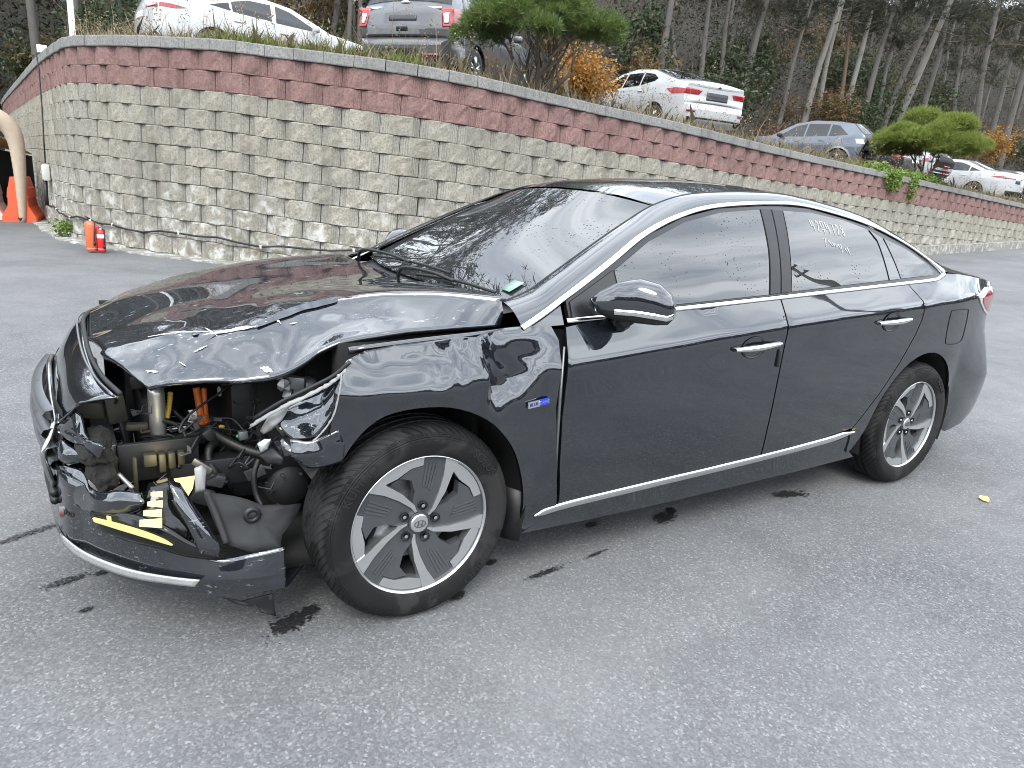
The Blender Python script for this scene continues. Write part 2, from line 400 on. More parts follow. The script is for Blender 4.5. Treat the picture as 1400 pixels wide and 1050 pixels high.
WALL = empty('retaining_wall', (float(_wp[0][0])+2, 20, 0))
WALL.location = (3.9, 7.0, 0)
tag(WALL, 'tall curved retaining wall of beige split-face blocks with two red courses on top', 'wall')
WO = Vector(WALL.location)
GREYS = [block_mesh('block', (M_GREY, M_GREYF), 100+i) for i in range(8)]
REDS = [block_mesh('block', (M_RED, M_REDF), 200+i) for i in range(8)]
def build_wall():
    items = []
    nrow = 12
    for row in range(nrow):
        off = (row % 2)*BW/2; n = int(_ws[-1]/BW)-1
        for k in range(1, n):
            s = k*BW+off; P, t, nr = wall_frame(s)
            z0 = P.z-CAPH-(row+1)*BH
            if z0+BH < float(ground_z(P.x, P.y))-.02: continue
            pos = Vector((P.x, P.y, 0))+nr*(row*BATTER); pos.z = z0
            px, py, d = view_px(pos+Vector((0, 0, .13)))
            vis = -20 < px < 1420 and -20 < py < 1070 and not in_car(px, py)
            d1 = view_px(pos+t*.25); d0 = view_px(pos-t*.25)
            area = abs(d1[0]-d0[0])*965*BH/d if vis else -1
            items.append((area, row, pos, t, nr, k))
    items.sort(key=lambda a: -a[0])
    rest = {0: ([], [], []), 1: ([], [], [])}
    for i, (area, row, pos, t, nr, k) in enumerate(items):
        rot = Matrix((t, -nr, Vector((0, 0, 1)))).transposed()
        rs = random.Random(i*7+row); lib = REDS if row < 2 else GREYS; me = lib[rs.randrange(8)]
        dj = nr*rs.uniform(-.006, .006)
        if i < 300:
            o = mesh_obj('block', me, None, WALL, pos+dj-WO)
            flip = 1
            o.rotation_euler = (rot @ Matrix.Rotation(R(rs.uniform(-.6, .6)), 3, 'Y')).to_euler()
        else:
            V, F, MI = rest[0 if row < 2 else 1]; b = len(V); MI += [p.material_index for p in me.polygons]
            V += [rot @ v.co+pos+dj-WO for v in me.vertices]; F += [tuple(j+b for j in p.vertices) for p in me.polygons]
    for key, mat in ((0, (M_RED, M_REDF)), (1, (M_GREY, M_GREYF))):
        o = mesh_obj('block_courses', pymesh('block_courses', rest[key][0], rest[key][1], False, rest[key][2]), mat, WALL); tag(o, kind='stuff')
    # dark core behind the joints
    V = []; F = []
    ss = np.arange(.5, _ws[-1]-.5, .4)
    for s in ss:
        P, t, nr = wall_frame(s); b = P-nr*.10
        V += [(b.x-WO.x, b.y-WO.y, P.z-.05), ((b+nr*.13).x-WO.x, (b+nr*.13).y-WO.y, float(ground_z(P.x, P.y))-.3)]
    F = [(2*i, 2*i+2, 2*i+3, 2*i+1) for i in range(len(ss)-1)]
    mesh_obj('core', pymesh('core', V, F), M_DARKJ, WALL)
    # cap stones
    caps = []
    for v in range(3):
        mb = []; w2 = CAPL/2-.003; n = 22; xs = np.linspace(-w2, w2, n); V = []; F = []
        for z, dy in ((0, 0), (.012, -.006), (CAPH-.014, -.006), (CAPH, 0)):
            for i, x in enumerate(xs): V.append((x, -.035+dy+(.004 if i % 2 and 0 < i < n-1 else 0), z))
        for k in range(3):
            for i in range(n-1): F.append((k*n+i, k*n+i+1, (k+1)*n+i+1, (k+1)*n+i))
        b = len(V); V += [(-w2, .24, 0), (w2, .24, 0), (w2, .24, CAPH), (-w2, .24, CAPH)]
        F += [tuple(3*n+i for i in range(n))+(b+2, b+3), tuple(range(n))[::-1]+(b, b+1), (0, n, 2*n, 3*n, b+3, b), (n-1, b+1, b+2, 4*n-1, 3*n-1, 2*n-1)]
        me = pymesh('cap_stone', V, F, False); me.materials.append(M_CAP); caps.append(me)
    for k in range(2, int(_ws[-1]/CAPL)-1):
        P, t, nr = wall_frame(k*CAPL); rs = random.Random(k)
        o = mesh_obj('cap_stone', caps[k % 3], None, WALL, Vector((P.x, P.y, P.z-CAPH+rs.uniform(-.003, .003)))-nr*rs.uniform(-.004, .004)-WO)
        o.rotation_euler = Matrix((t, -nr, Vector((0, 0, 1)))).transposed().to_euler()
build_wall()

# concrete footing strip and kerb at the wall's foot
def strip(name, s0, s1, d0, d1, zf, h, mat, step=.5, parent=None, kind='structure'):
    ss = np.arange(s0, s1, step); V = []; F = []
    for s in ss:
        P, t, nr = wall_frame(s); b = wob = .03*math.sin(s*3.1)+.02*math.sin(s*7.7)
        a = P+nr*d0; c = P+nr*(d1+(wob if h < .05 else 0)); za = float(zf(P.x, P.y))
        V += [(a.x, a.y, za+h), (c.x, c.y, za+h), (c.x, c.y, za-.1), (a.x, a.y, za-.1)]
    for i in range(len(ss)-1):
        k = 4*i; F += [(k, k+1, k+5, k+4), (k+1, k+2, k+6, k+5), (k+3, k, k+4, k+7)]
    F += [(0, 3, 2, 1), tuple(4*(len(ss)-1)+j for j in range(4))]
    return tag(mesh_obj(name, pymesh(name, V, F, False), mat, parent), kind=kind)
M_CONC = m_block('footing_concrete', (0.320, 0.308, 0.280), (0.384, 0.368, 0.336), (0.288, 0.272, 0.240))
strip('wall_footing', 14, 34, .02, .42, ground_z, .02, M_CONC)
_sk = float(np.interp(9.0, _wp[:, 0][_ws > 24], _ws[_ws > 24]))
KERB = tag(empty('kerb', (9, 7, 0)), kind='structure')
for k in range(int((_ws[-1]-2-_sk)/1.0)):
    if _sk+k > _ws[-1]-3: break
    o = strip('kerb_stone', _sk+k, _sk+k+1.0, .10, .34, ground_z, .26, M_CONC, .497, KERB, None); o.location = (-9, -7, 0)
# ------------------------------------------------------------ upper lot and wooded hill
HILL0 = 11.0
def land_z(x, y):
    d, zt = wall_dist(x, y)
    d = np.asarray(d); x = np.atleast_1d(np.asarray(x, float))
    lot = zt-.04+.10*np.minimum(d, 3.5)
    h0 = np.interp(x, [-10, 0, 8, 16, 30, 42], [6.5, 6.5, 7.5, 8.0, 8.5, 4.5])
    up = np.maximum(0, d-h0)+np.clip(-1.2-x, 0, 30)*np.clip((np.atleast_1d(np.asarray(y, float))-34)/4, 0, 1.5)*.9
    return lot+7.5*(1-np.exp(-up*.85*np.clip(up/3, .2, 1)/7.5))+19*np.clip((d-14)/42, 0, 1)**1.1
def m_soil():
    t = NT('upper_soil'); p = t.pos()
    n = t.noise(p, 6, 6, .7); n2 = t.noise(p, .7, 4, .6, .5); n3 = t.noise(p, 45, 3, .7)
    c = t.mix(n, (.022, .018, .013), (.055, .045, .032)); c = t.mix(t.ramp(n2, [(.4, 0.0), (.65, .7)]), c, (.02, .022, .011))
    c = t.mix(t.math('MULTIPLY', n3, .5), c, (.01, .008, .006))
    return t.bsdf(c, .95, 0, Normal=t.bump(t.noise(p, 18, 6, .75), 1.0, .08))
def build_land():
    path = [tuple(q[:2]) for q in _wp[::3]]
    outer = [(60, 150), (-90, 150), (-90, 36)]
    def far(p): return p
    poly = [Vector(p) for p in path]+[Vector((150, 20)), Vector((150, 150)), Vector((-90, 150)), Vector((-90, 34.0))]
    pts = list(poly); n = len(poly)
    edges = [(i, (i+1) % n) for i in range(n)]
    xs = np.concatenate([np.arange(-88, -8, 5), np.arange(-8, 45, 1.2), np.arange(45, 148, 5)]); ys = np.concatenate([np.arange(6.5, 40, 1.2), np.arange(40, 149, 5)])
    X, Y = np.meshgrid(xs, ys); X = X.ravel(); Y = Y.ravel(); d, _ = wall_dist(X, Y)
    pts += [Vector((a, b)) for a, b, dd in zip(X, Y, d) if dd > .5]
    v, e, f, *_ = delaunay_2d_cdt(pts, edges, [], 1, 1e-4)
    A = np.array([(q[0], q[1]) for q in v]); z = land_z(A[:, 0], A[:, 1])
    z = z+.25*vnoise(np.c_[A, np.zeros(len(A))], .35, 3)*np.clip((wall_dist(A[:, 0], A[:, 1])[0]-1)/6, 0, 1)
    o = mesh_obj('upper_terrain', pymesh('upper_terrain', np.c_[A, z], f), M_SOIL); tag(o, kind='structure')
M_SOIL = m_soil()
build_land()
def bank():
    """earth bank where the upper ground ends beyond the wall"""
    b = MB(); rows = []
    for x in np.linspace(-90, -2.2, 40):
        y = 34+2*(x+90)/87.6; z = float(land_z(x, y)[0]); rows.append([(x, y+.6, z+.1), (x, y-.6, z*.72), (x, y-1.6, z*.3), (x, y-2.6, -.1)])
    tag(b.grid(rows).build('earth_bank', M_SOIL, None), kind='structure')
bank()

# ------------------------------------------------------------ foliage tools
def m_leaf(name, cols, rough=.7, trans=.25, dark=False):
    t = NT(name); p = t.pos(); r = t.n('NewGeometry').outputs['Random Per Island']
    c = t.ramp(r, [(i/(len(cols)-1), q) for i, q in enumerate(cols)])
    c = t.mix(t.math('MULTIPLY', t.noise(p, 1.3, 3), .6), c, tuple(x*.55 for x in cols[0]))
    c = t.mix(t.ramp(t.noise(p, .16, 3, .6), [(.38, .75), (.62, 0.0)]), c, tuple(x*.30 for x in cols[1])) if dark else c
    a = t.n('BsdfDiffuse', {'Color': c}); b = t.n('BsdfTranslucent', {'Color': c}); g = t.n('BsdfGlossy', {'Color': (1, 1, 1), 'Roughness': .45})
    m = t.n('MixShader', {0: trans, 1: a.outputs[0], 2: b.outputs[0]}); m2 = t.n('MixShader', {0: .03, 1: m.outputs[0], 2: g.outputs[0]})
    t.t.links.new(m2.outputs[0], t.out.inputs[0]); return t.m
M_NEEDLE = m_leaf('pine_needles', [(.045, .08, .018), (.085, .15, .026), (.14, .21, .04), (.20, .21, .05)])
M_NEEDLE_SUN = m_leaf('pine_needles_sunlit', [(.10, .15, .025), (.18, .25, .04), (.27, .33, .06), (.33, .30, .09)])  # brighter copy of the needles, sunlight on the crown put into the colour
M_HILLN = m_leaf('hill_foliage', [(.010, .017, .008), (.026, .038, .014), (.060, .054, .024), (.11, .082, .042)], dark=True)
M_BRUSH = m_leaf('brown_brush', [(.036, .021, .011), (.085, .050, .023), (.034, .036, .014), (.15, .088, .040)], dark=True)
M_ORANGE = m_leaf('autumn_leaves', [(.30, .10, .02), (.42, .19, .03), (.45, .27, .05), (.20, .16, .04)])
M_RUST = m_leaf('rust_leaves', [(.16, .06, .03), (.22, .09, .04), (.12, .07, .035), (.18, .12, .06)])
M_GREENL = m_leaf('green_leaves', [(.10, .19, .02), (.16, .27, .04), (.24, .30, .06), (.08, .13, .02)])
M_STRAW = m_leaf('dry_grass', [(.30, .24, .14), (.42, .35, .22), (.24, .18, .10), (.20, .18, .09)])
M_WEED = m_leaf('green_weeds', [(.09, .14, .03), (.16, .19, .05), (.26, .24, .09), (.13, .17, .03)])
def m_bark(name, a, b):
    t = NT(name); p = t.obj(); n = t.noise(t.mapv(p, (14, 14, 3)), 1.5, 6, .7); n2 = t.noise(p, 3, 3)
    c = t.mix(n, a, b); c = t.mix(t.math('MULTIPLY', n2, .5), c, tuple(x*.5 for x in a))
    return t.bsdf(c, .95, 0, Normal=t.bump(n, .9, .03))
M_BARK = m_bark('grey_bark', (.075, .068, .06), (.17, .16, .145)); M_BARKR = m_bark('red_bark', (.10, .06, .04), (.20, .13, .09))
M_BARKL = m_bark('pale_bark', (.15, .14, .12), (.28, .26, .23)); M_TWIG = m_bark('twig', (.08, .06, .045), (.16, .13, .10))

def leaf_cloud(C, size, n_per, spread, seed, flat=.0, thin=.5, up=None):
    """quads: n_per leaves round every centre in C (n,3)"""
    g = np.random.default_rng(seed); C = np.asarray(C, float); n = len(C)*n_per
    P = np.repeat(C, n_per, 0)+g.normal(0, 1, (n, 3))*np.asarray(spread)
    a = g.normal(0, 1, (n, 3)); a[:, 2] *= (1-flat); a /= np.linalg.norm(a, axis=1)[:, None]
    b = g.normal(0, 1, (n, 3)); b -= (b*a).sum(1)[:, None]*a; b /= np.linalg.norm(b, axis=1)[:, None]
    if up is not None:
        a = a*(1-up)+np.array([0, 0, 1])*up; a /= np.linalg.norm(a, axis=1)[:, None]
        b -= (b*a).sum(1)[:, None]*a; b /= np.linalg.norm(b, axis=1)[:, None]
    L = size*g.uniform(.5, 1.3, (n, 1)); W = L*thin
    V = np.stack([P-a*L*.5, P+b*W*.5, P+a*L*.5, P-b*W*.5], 1).reshape(-1, 3)
    return V, np.arange(4*n).reshape(-1, 4)

def needle_tufts(C, D, length, n_per, width, seed, cone=.75):
    """pine tufts: thin triangles fanning out round direction D at C"""
    g = np.random.default_rng(seed); n = len(C)*n_per
    P = np.repeat(C, n_per, 0)+g.normal(0, length*.12, (n, 3)); d = np.repeat(D, n_per, 0)+g.normal(0, cone, (n, 3))
    d /= np.linalg.norm(d, axis=1)[:, None]
    s = np.cross(d, g.normal(0, 1, (n, 3))); s /= np.linalg.norm(s, axis=1)[:, None]
    L = length*g.uniform(.6, 1.2, (n, 1))
    V = np.stack([P-s*width, P+s*width, P+d*L], 1).reshape(-1, 3); return V, np.arange(3*n).reshape(-1, 3)

def branchy(mb, p, d, L, r, depth, rs, spread=.6, kids=3, tips=None, grav=.0):
    pts = [Vector(p)]; q = Vector(p); dd = Vector(d).normalized()
    n = 5
    for i in range(n):
        dd = (dd+Vector((rs.uniform(-1, 1), rs.uniform(-1, 1), rs.uniform(-1, 1)))*.16+Vector((0, 0, grav))).normalized()
        q = q+dd*L/n; pts.append(q.copy())
    mb.tube(pts, [r*(1-.6*i/n) for i in range(n+1)], 6 if depth > 1 else 4)
    if tips is not None: tips.append((pts[-1], dd)); 
    if tips is not None and depth <= 1: tips.append((pts[3], dd))
    if depth > 0:
        for k in range(kids):
            i = rs.randrange(2, n+1); a = Vector((rs.uniform(-1, 1), rs.uniform(-1, 1), rs.uniform(-.3, 1)))
            branchy(mb, pts[i], (dd+a*spread*1.4).normalized(), L*rs.uniform(.5, .75), r*.5, depth-1, rs, spread, kids, tips, grav)

# ------------------------------------------------------------ garden pines on the wall
def garden_pine(name, label, loc, width, height, crown_z, thick, mat, seed, trunks=5):
    root = empty(name, loc); rs = random.Random(seed); g = np.random.default_rng(seed)
    mb = MB(); tips = []
    for k in range(trunks):
        a = 2*math.pi*k/trunks+rs.uniform(-.4, .4); lean = rs.uniform(.25, .8)
        d = Vector((math.cos(a)*lean, math.sin(a)*lean, 1))
        branchy(mb, (math.cos(a)*.06, math.sin(a)*.06, -.1), d, max(.75, crown_z), .05*width/2.6, 3, rs, .62, 3, tips, .03)
    mb.build('trunk', M_TWIG if trunks > 3 else M_BARKR, root)
    # crown: cloud-shaped pads of needle tufts with gaps between them
    C = []; D = []
    pads = []
    for k in range(26 if trunks > 3 else 44):
        a = rs.uniform(0, 6.28); rr = (width/2)*math.sqrt(rs.uniform(0, 1))*.86
        zz = crown_z+thick*(.10+.62*(1-(2*rr/width)**2)**.7*rs.uniform(.35, 1.0))+rs.uniform(-.06, .10)*thick
        pads.append((Vector((rr*math.cos(a), rr*math.sin(a), zz)), rs.uniform(.20, .34)*width/2*(1 if trunks > 3 else 1.15)))
    for c, r in pads:
        m = int(150*(r/.35)**2*(1.5 if width > 2 else 1))
        v = g.normal(0, 1, (m, 3)); v /= np.linalg.norm(v, axis=1)[:, None]; v[:, 2] = np.where(v[:, 2] < -.25, -v[:, 2]*.6, v[:, 2])
        pp = np.array(c)+v*np.array([r, r, r*.62])*g.uniform(.72, 1.05, (m, 1)); C.append(pp); D.append(v*.8+np.array([0, 0, .55]))
    C = np.concatenate(C); D = np.concatenate(D)
    V, F = needle_tufts(C, D, .125, 15, .0042, seed)
    o = mesh_obj('crown', np_mesh('crown', V, F), mat, root)
    tag(root, label, 'pine tree'); return root
# ------------------------------------------------------------ pines of the hillside
def hill_pine_meshes(seed, height=13.0, r0=.15, bare=.5):
    rs = random.Random(seed); mb = MB(); n = 12
    ph = rs.uniform(0, 6); pts = [Vector((.10*math.sin(i*.7+ph)*i/n, .10*math.cos(i*.9+ph)*i/n, -.8+(height+.8)*i/n)) for i in range(n+1)]
    mb.tube(pts, [r0*(1.25-.9*i/n) if i else r0*1.5 for i in range(n+1)], 8)
    tips = []
    bm = MB()
    for k in range(16):                                        # dead lower branches and live upper ones
        z = height*rs.uniform(.18, 1); a = rs.uniform(0, 6.28); L = rs.uniform(.5, 1.1) if z < height*bare else rs.uniform(1.1, 2.3)
        i = (z+.8)/(height+.8)*n; p = pts[int(i)].lerp(pts[min(n, int(i)+1)], i % 1)
        tt = [] if z > height*bare else None
        branchy(bm, p, (math.cos(a), math.sin(a), rs.uniform(-.1, .45)), L, .03 if z > height*bare else .016, 1, rs, .5, 3, tt, .02)
        if tt: tips += tt
    C = []; D = []
    for p, d in tips:
        for j in range(4): C.append(p+Vector((rs.gauss(0, .28), rs.gauss(0, .28), rs.gauss(0, .14)))); D.append(d*.4+Vector((0, 0, .5)))
    V, F = needle_tufts(np.array([tuple(c) for c in C]), np.array([tuple(d) for d in D]), .30, 14, .012, seed, .9)
    return mb, bm, (V, F)
HP = []
for sd_, bare in ((1, .52), (2, .40), (3, .62)):
    mb, bm, (V, F) = hill_pine_meshes(sd_, 9.6, .15, bare)
    HP.append((pymesh('trunk', mb.v, mb.f), pymesh('branches', bm.v, bm.f), np_mesh('crown', V, F)))
TREES = [(21.4, 21.6, 0.015, -0.013, 0.142, 'g'), (23.3, 22.3, -0.164, 0.159, 0.116, 'g'), (24.9, 22.6, -0.021, 0.021, 0.12, 'g'), (26.7, 23.1, -0.014, 0.015, 0.125, 'g'), (29.5, 25.6, 0.058, -0.062, 0.117, 'g'), (28.1, 23.0, 0.075, -0.084, 0.146, 'g'), (29.8, 21.9, 0.059, -0.074, 0.111, 'g'), (31.7, 21.9, 0.067, -0.089, 0.152, 'p'), (32.8, 22.0, 0.023, -0.031, 0.135, 'p'), (34.5, 21.7, -0.039, 0.057, 0.118, 'r'), (34.6, 21.7, 0.045, -0.065, 0.137, 'b'), (35.9, 21.5, 0.047, -0.071, 0.159, 'g'), (37.0, 21.3, 0.007, -0.011, 0.121, 'g'), (37.4, 21.3, 0.11, -0.175, 0.162, 'g'), (39.4, 21.8, 0.118, -0.194, 0.188, 'p'), (41.7, 21.6, 0.025, -0.044, 0.15, 'g'), (59.8, 29.1, -0.049, 0.093, 0.174, 'g'), (52.2, 23.6, -0.023, 0.046, 0.201, 'g'), (55.7, 24.3, 0.01, -0.021, 0.185, 'g'), (48.0, 19.7, 0.005, -0.011, 0.204, 'g'), (9.6, 29.1, 0.064, -0.021, 0.092, 'g'), (9.6, 27.6, 0.189, -0.066, 0.089, 'g'), (10.0, 27.2, -0.08, 0.029, 0.07, 'g'), (-1.7, 46.1, 0.167, 0.003, 0.186, 'g'), (0.9, 47.3, 0.193, -0.007, 0.196, 'g'), (31.3, 25.8, 0.053, -0.06, 0.118, 'g')]
KIND = {'g': ('tall grey-trunked pine on the wooded hillside', M_BARK), 'p': ('pale slender-trunked pine on the wooded hillside', M_BARKL), 'r': ('reddish-trunked pine on the wooded hillside', M_BARKR)}
GRP = {'g': 'grey pines on the hillside', 'p': 'pale pines on the hillside', 'r': 'reddish pines on the hillside'}
TR = {}
def hill_tree(x, y, lx, ly, rad, kind, k, rs, big=1.0):
    z = float(land_z(x, y)[0]); root = empty('pine_tree', (x, y, z)); tr, br, cw = HP[k % 3]
    key = (kind, k % 3)
    if key not in TR:
        a = tr.copy(); a.materials.clear(); a.materials.append(KIND[kind][1]); b = br.copy(); b.materials.clear(); b.materials.append(M_TWIG)
        c = cw.copy(); c.materials.clear(); c.materials.append(M_HILLN); TR[key] = (a, b, c)
    s = rad/.15
    d = Vector((lx, ly, 1)).normalized(); q = Vector((0, 0, 1)).rotation_difference(d).to_matrix() @ Matrix.Rotation(rs.uniform(0, 6.28), 3, 'Z')
    root.rotation_euler = q.to_euler(); 
    for nm, me in zip(('trunk', 'branches', 'crown'), TR[key]):
        o = mesh_obj(nm, me, None, root); o.scale = (s, s, max(.8, min(1.3, s))*big) if nm == 'trunk' else (max(.9, min(1.25, s))*big,)*3
        if nm == 'branches': o['kind'] = 'stuff'
    tag(root, KIND[kind][0], 'tree', GRP[kind]); return root
_rs = random.Random(5)
for k, (x, y, lx, ly, rad, kind) in enumerate(TREES):
    if kind == 'b':
        root = empty('dead_tree', (x, y, float(land_z(x, y)[0]))); mb = MB()
        H = 6.2; mb.tube([(0, 0, -.5), (lx*.33*H, ly*.33*H, .33*H), (lx*.7*H, ly*.7*H, .7*H), (lx*H, ly*H, H)], [rad*1.15, rad, rad*.85, rad*.5], 9)
        mb.build('trunk', M_BARKL, root)
        for a in range(4): MB().tube([(lx*(2+a), ly*(2+a), 2+a), (lx*(2+a)+math.cos(a*2)*.4, ly*(2+a)+math.sin(a*2)*.4, 2.25+a)], [.02, .008], 5).build('branch_stub', M_BARKL, root)
        tag(root, 'bare pale dead trunk broken off short, among the hillside pines', 'dead tree'); continue
    hill_tree(x, y, lx, ly, rad, kind, k, _rs)
# further trunks up the slope
for k in range(58):
    if k < 30: x = _rs.uniform(6, 75); d = _rs.uniform(3, 16); y = np.interp(x, _wp[60:, 0], _wp[60:, 1])+13+d+.15*max(0, 25-x)
    elif k < 46: x = _rs.uniform(-12, 14); y = _rs.uniform(30, 44)+max(0, 4-x)*.9
    else: x = -1+1.05*(k-46)+_rs.uniform(-.4, .4); y = _rs.uniform(24, 29)+max(0, 2.5-x)*1.6
    hill_tree(x, float(y), _rs.uniform(-.06, .12), _rs.uniform(-.05, .05), _rs.uniform(.07, .15), 'g', k, _rs, 1.0 if k < 46 else 1.45)

for k in range(20):
    if k < 12: x = -3-2.1*k+_rs.uniform(-.8, .8); y = _rs.uniform(36.5, 42)
    else: x = 72+5*(k-12); y = float(np.interp(x, [60, 150], [22, 30]))+_rs.uniform(0, 8)
    hill_tree(x, float(y), _rs.uniform(-.06, .08), _rs.uniform(-.05, .05), _rs.uniform(.10, .16), 'g', k, _rs, 1.0)

# undergrowth: one mass of leaves, twigs and brush over the slope
def undergrowth():
    g = np.random.default_rng(21); n = 34000
    X = g.uniform(-45, 125, n); Y = g.uniform(9, 75, n); d, _ = wall_dist(X, Y)
    h0 = np.interp(X, [-10, 0, 8, 16, 30, 42], [6.5, 6.5, 7.5, 8.0, 8.5, 4.5])
    yw = np.interp(X, _wp[:, 0][::1], _wp[:, 1]) if False else None
    # keep the uphill side only
    ok = ((d > h0-.8) | ((X < -2) & (Y > 37))) & ((Y > 12) & ((X > 3.5) | (Y > 18)) )
    ok &= ~((X < -2.2) & (Y < 37))
    X, Y, d = X[ok], Y[ok], d[ok]; Z = land_z(X, Y)
    hgt = g.gamma(2.0, .75, len(X))*np.clip((d-5)/6, .3, 1.6)
    C = np.stack([X, Y, Z+.1+hgt*g.uniform(.1, 1, len(X))*1.3], -1)
    pick = vnoise(C, .12, 9, 2)
    for nm, mat, m, sz in (('hill_brush', M_BRUSH, (pick > .05) & (pick < .42), .20), ('rust_scrub', M_RUST, pick >= .42, .17), ('hill_undergrowth', M_HILLN, pick <= .05, .22)):
        V, F = leaf_cloud(C[m], sz*.8, 12, (.30, .30, .28), 31, .2, .35)
        tag(mesh_obj(nm, np_mesh(nm, V, F), mat), {'hill_undergrowth': 'dense dark scrub covering the wooded slope', 'hill_brush': 'brown leafless brush on the wooded slope', 'rust_scrub': 'rust coloured autumn scrub on the wooded slope'}[nm], 'undergrowth', kind='stuff')
    xb = g.uniform(-60, -2.3, 2600); yb = 34+2*(xb+90)/87.6-g.uniform(-1.0, 2.6, 2600); zb_ = land_z(xb, yb+2)*np.clip((yb-(31.4+2*(xb+90)/87.6))/3.0, 0, 1)+g.uniform(0, 1.2, 2600)
    V, F = leaf_cloud(np.c_[xb, yb, zb_], .2, 12, (.3, .3, .25), 37, .2, .35); tag(mesh_obj('bank_brush', np_mesh('bank_brush', V, F), M_BRUSH), 'brown brush over the earth bank past the shelter', 'undergrowth', kind='stuff')
    # bare twigs standing in the brush
    mb_v = []; m = 4500; idx = g.integers(0, len(X), m); P = C[idx].copy(); P[:, 2] = Z[idx]
    dirs = g.normal(0, .33, (m, 3)); dirs[:, 2] = 1; dirs /= np.linalg.norm(dirs, axis=1)[:, None]; L = g.uniform(.8, 2.8, (m, 1))
    V = []; F = []
    s = np.cross(dirs, g.normal(0, 1, (m, 3))); s /= np.linalg.norm(s, axis=1)[:, None]; w = g.uniform(.008, .022, (m, 1))
    mid = P+dirs*L*.5+g.normal(0, .08, (m, 3)); top = P+dirs*L+g.normal(0, .2, (m, 3)); s2 = np.cross(dirs, s)
    rings = [(P, w), (mid, w*.7), (top, w*.25)]
    V = np.stack([r+a*ww for r, ww in rings for a in (s, -.5*s+.87*s2, -.5*s-.87*s2)], 1).reshape(-1, 3)
    f = np.array([(i*3+j, i*3+(j+1) % 3, i*3+3+(j+1) % 3, i*3+3+j) for i in range(2) for j in range(3)])
    F = (np.arange(m)[:, None, None]*9+f[None]).reshape(-1, 4)
    tag(mesh_obj('bare_twigs', np_mesh('bare_twigs', V, F), M_BARK), 'thin bare twigs standing in the hillside brush', 'twigs', kind='stuff')
undergrowth()
def canopy():
    """crowns of the wood further up, merging into one mass"""
    g = np.random.default_rng(91); n = 20000
    X = g.uniform(-60, 110, n); Y = g.uniform(30, 72, n)+np.clip(X-20, 0, 60)*.12; Z = land_z(X, Y)+g.uniform(.02, 1, n)*(7.0+1.8*vnoise(np.c_[X, Y, X*0], .12, 4, 2))
    V, F = leaf_cloud(np.c_[X, Y, Z], .34, 9, (.6, .6, .4), 92, .2, .3); tag(mesh_obj('far_canopy', np_mesh('far_canopy', V, F), M_HILLN), 'dark merged crowns of the wood higher up the slope', 'wood', kind='stuff')
canopy()

def shrub(name, label, loc, rad, mats, n, seed, size=.07, stems=7, group=None, thin=.6):
    root = empty(name, loc); rs = random.Random(seed); g = np.random.default_rng(seed); mb = MB(); tips = []
    for k in range(stems):
        a = rs.uniform(0, 6.28); branchy(mb, (rs.gauss(0, .06), rs.gauss(0, .06), -.1), (math.cos(a)*.6, math.sin(a)*.6, 1), rad[2]*1.3, .014, 2, rs, .6, 3, tips)
    mb.build('stems', M_TWIG, root)
    T = np.array([tuple(p) for p, d in tips]); T = T*np.array([rad[0], rad[1], rad[2]])/np.maximum(np.abs(T).max(0), .01)*np.array([1, 1, 1.7])
    C = T[g.integers(0, len(T), n)]+g.normal(0, 1, (n, 3))*np.array(rad)*.20
    V, F = leaf_cloud(C, size, 4, (.06, .06, .05), seed, .2, thin)
    mesh_obj('foliage', np_mesh('foliage', V, F), mats, root); tag(root, label, 'shrub', group); return root
def lz(x, y): return float(land_z(x, y)[0])
M_EVER = m_leaf('evergreen_leaves', [(.018, .034, .014), (.034, .056, .020), (.06, .085, .03), (.09, .10, .04)])
M_OCHRE = m_leaf('ochre_leaves', [(.12, .07, .025), (.18, .105, .035), (.10, .08, .03), (.22, .15, .06)])
def hill_bushes():
    rs = random.Random(19); proto = {}
    for k in range(70):
        kind = ('evergreen', 'evergreen', 'ochre')[k % 3]; v = (k//3) % 3
        if k < 46: x = rs.uniform(14, 64); y = float(np.interp(x, _wp[60:, 0], _wp[60:, 1]))+rs.uniform(10.0, 19)
        else: x = rs.uniform(-3, 12); y = rs.uniform(20, 33)+max(0, 3-x)*1.8
        lab = {'evergreen': 'dark evergreen bush on the wooded slope', 'ochre': 'ochre leaved bush on the wooded slope'}[kind]; grp = kind+' bushes on the slope'
        s = rs.uniform(.7, 1.5)
        if (kind, v) not in proto:
            o = shrub('hill_bush', lab, (x, y, lz(x, y)), (1.1, 1.1, 1.2), M_EVER if kind == 'evergreen' else M_OCHRE, 650 if kind == 'evergreen' else 420, 60+v, .15, 6, grp, .4); proto[(kind, v)] = o
        else:
            src = proto[(kind, v)]; o = src.copy(); COL.objects.link(o); o.location = (x, y, lz(x, y))
            for ch in src.children: c = ch.copy(); COL.objects.link(c); c.parent = o
        o.scale = (s, s, s*rs.uniform(.8, 1.4)); o.rotation_euler = (0, 0, rs.uniform(0, 6))
hill_bushes()
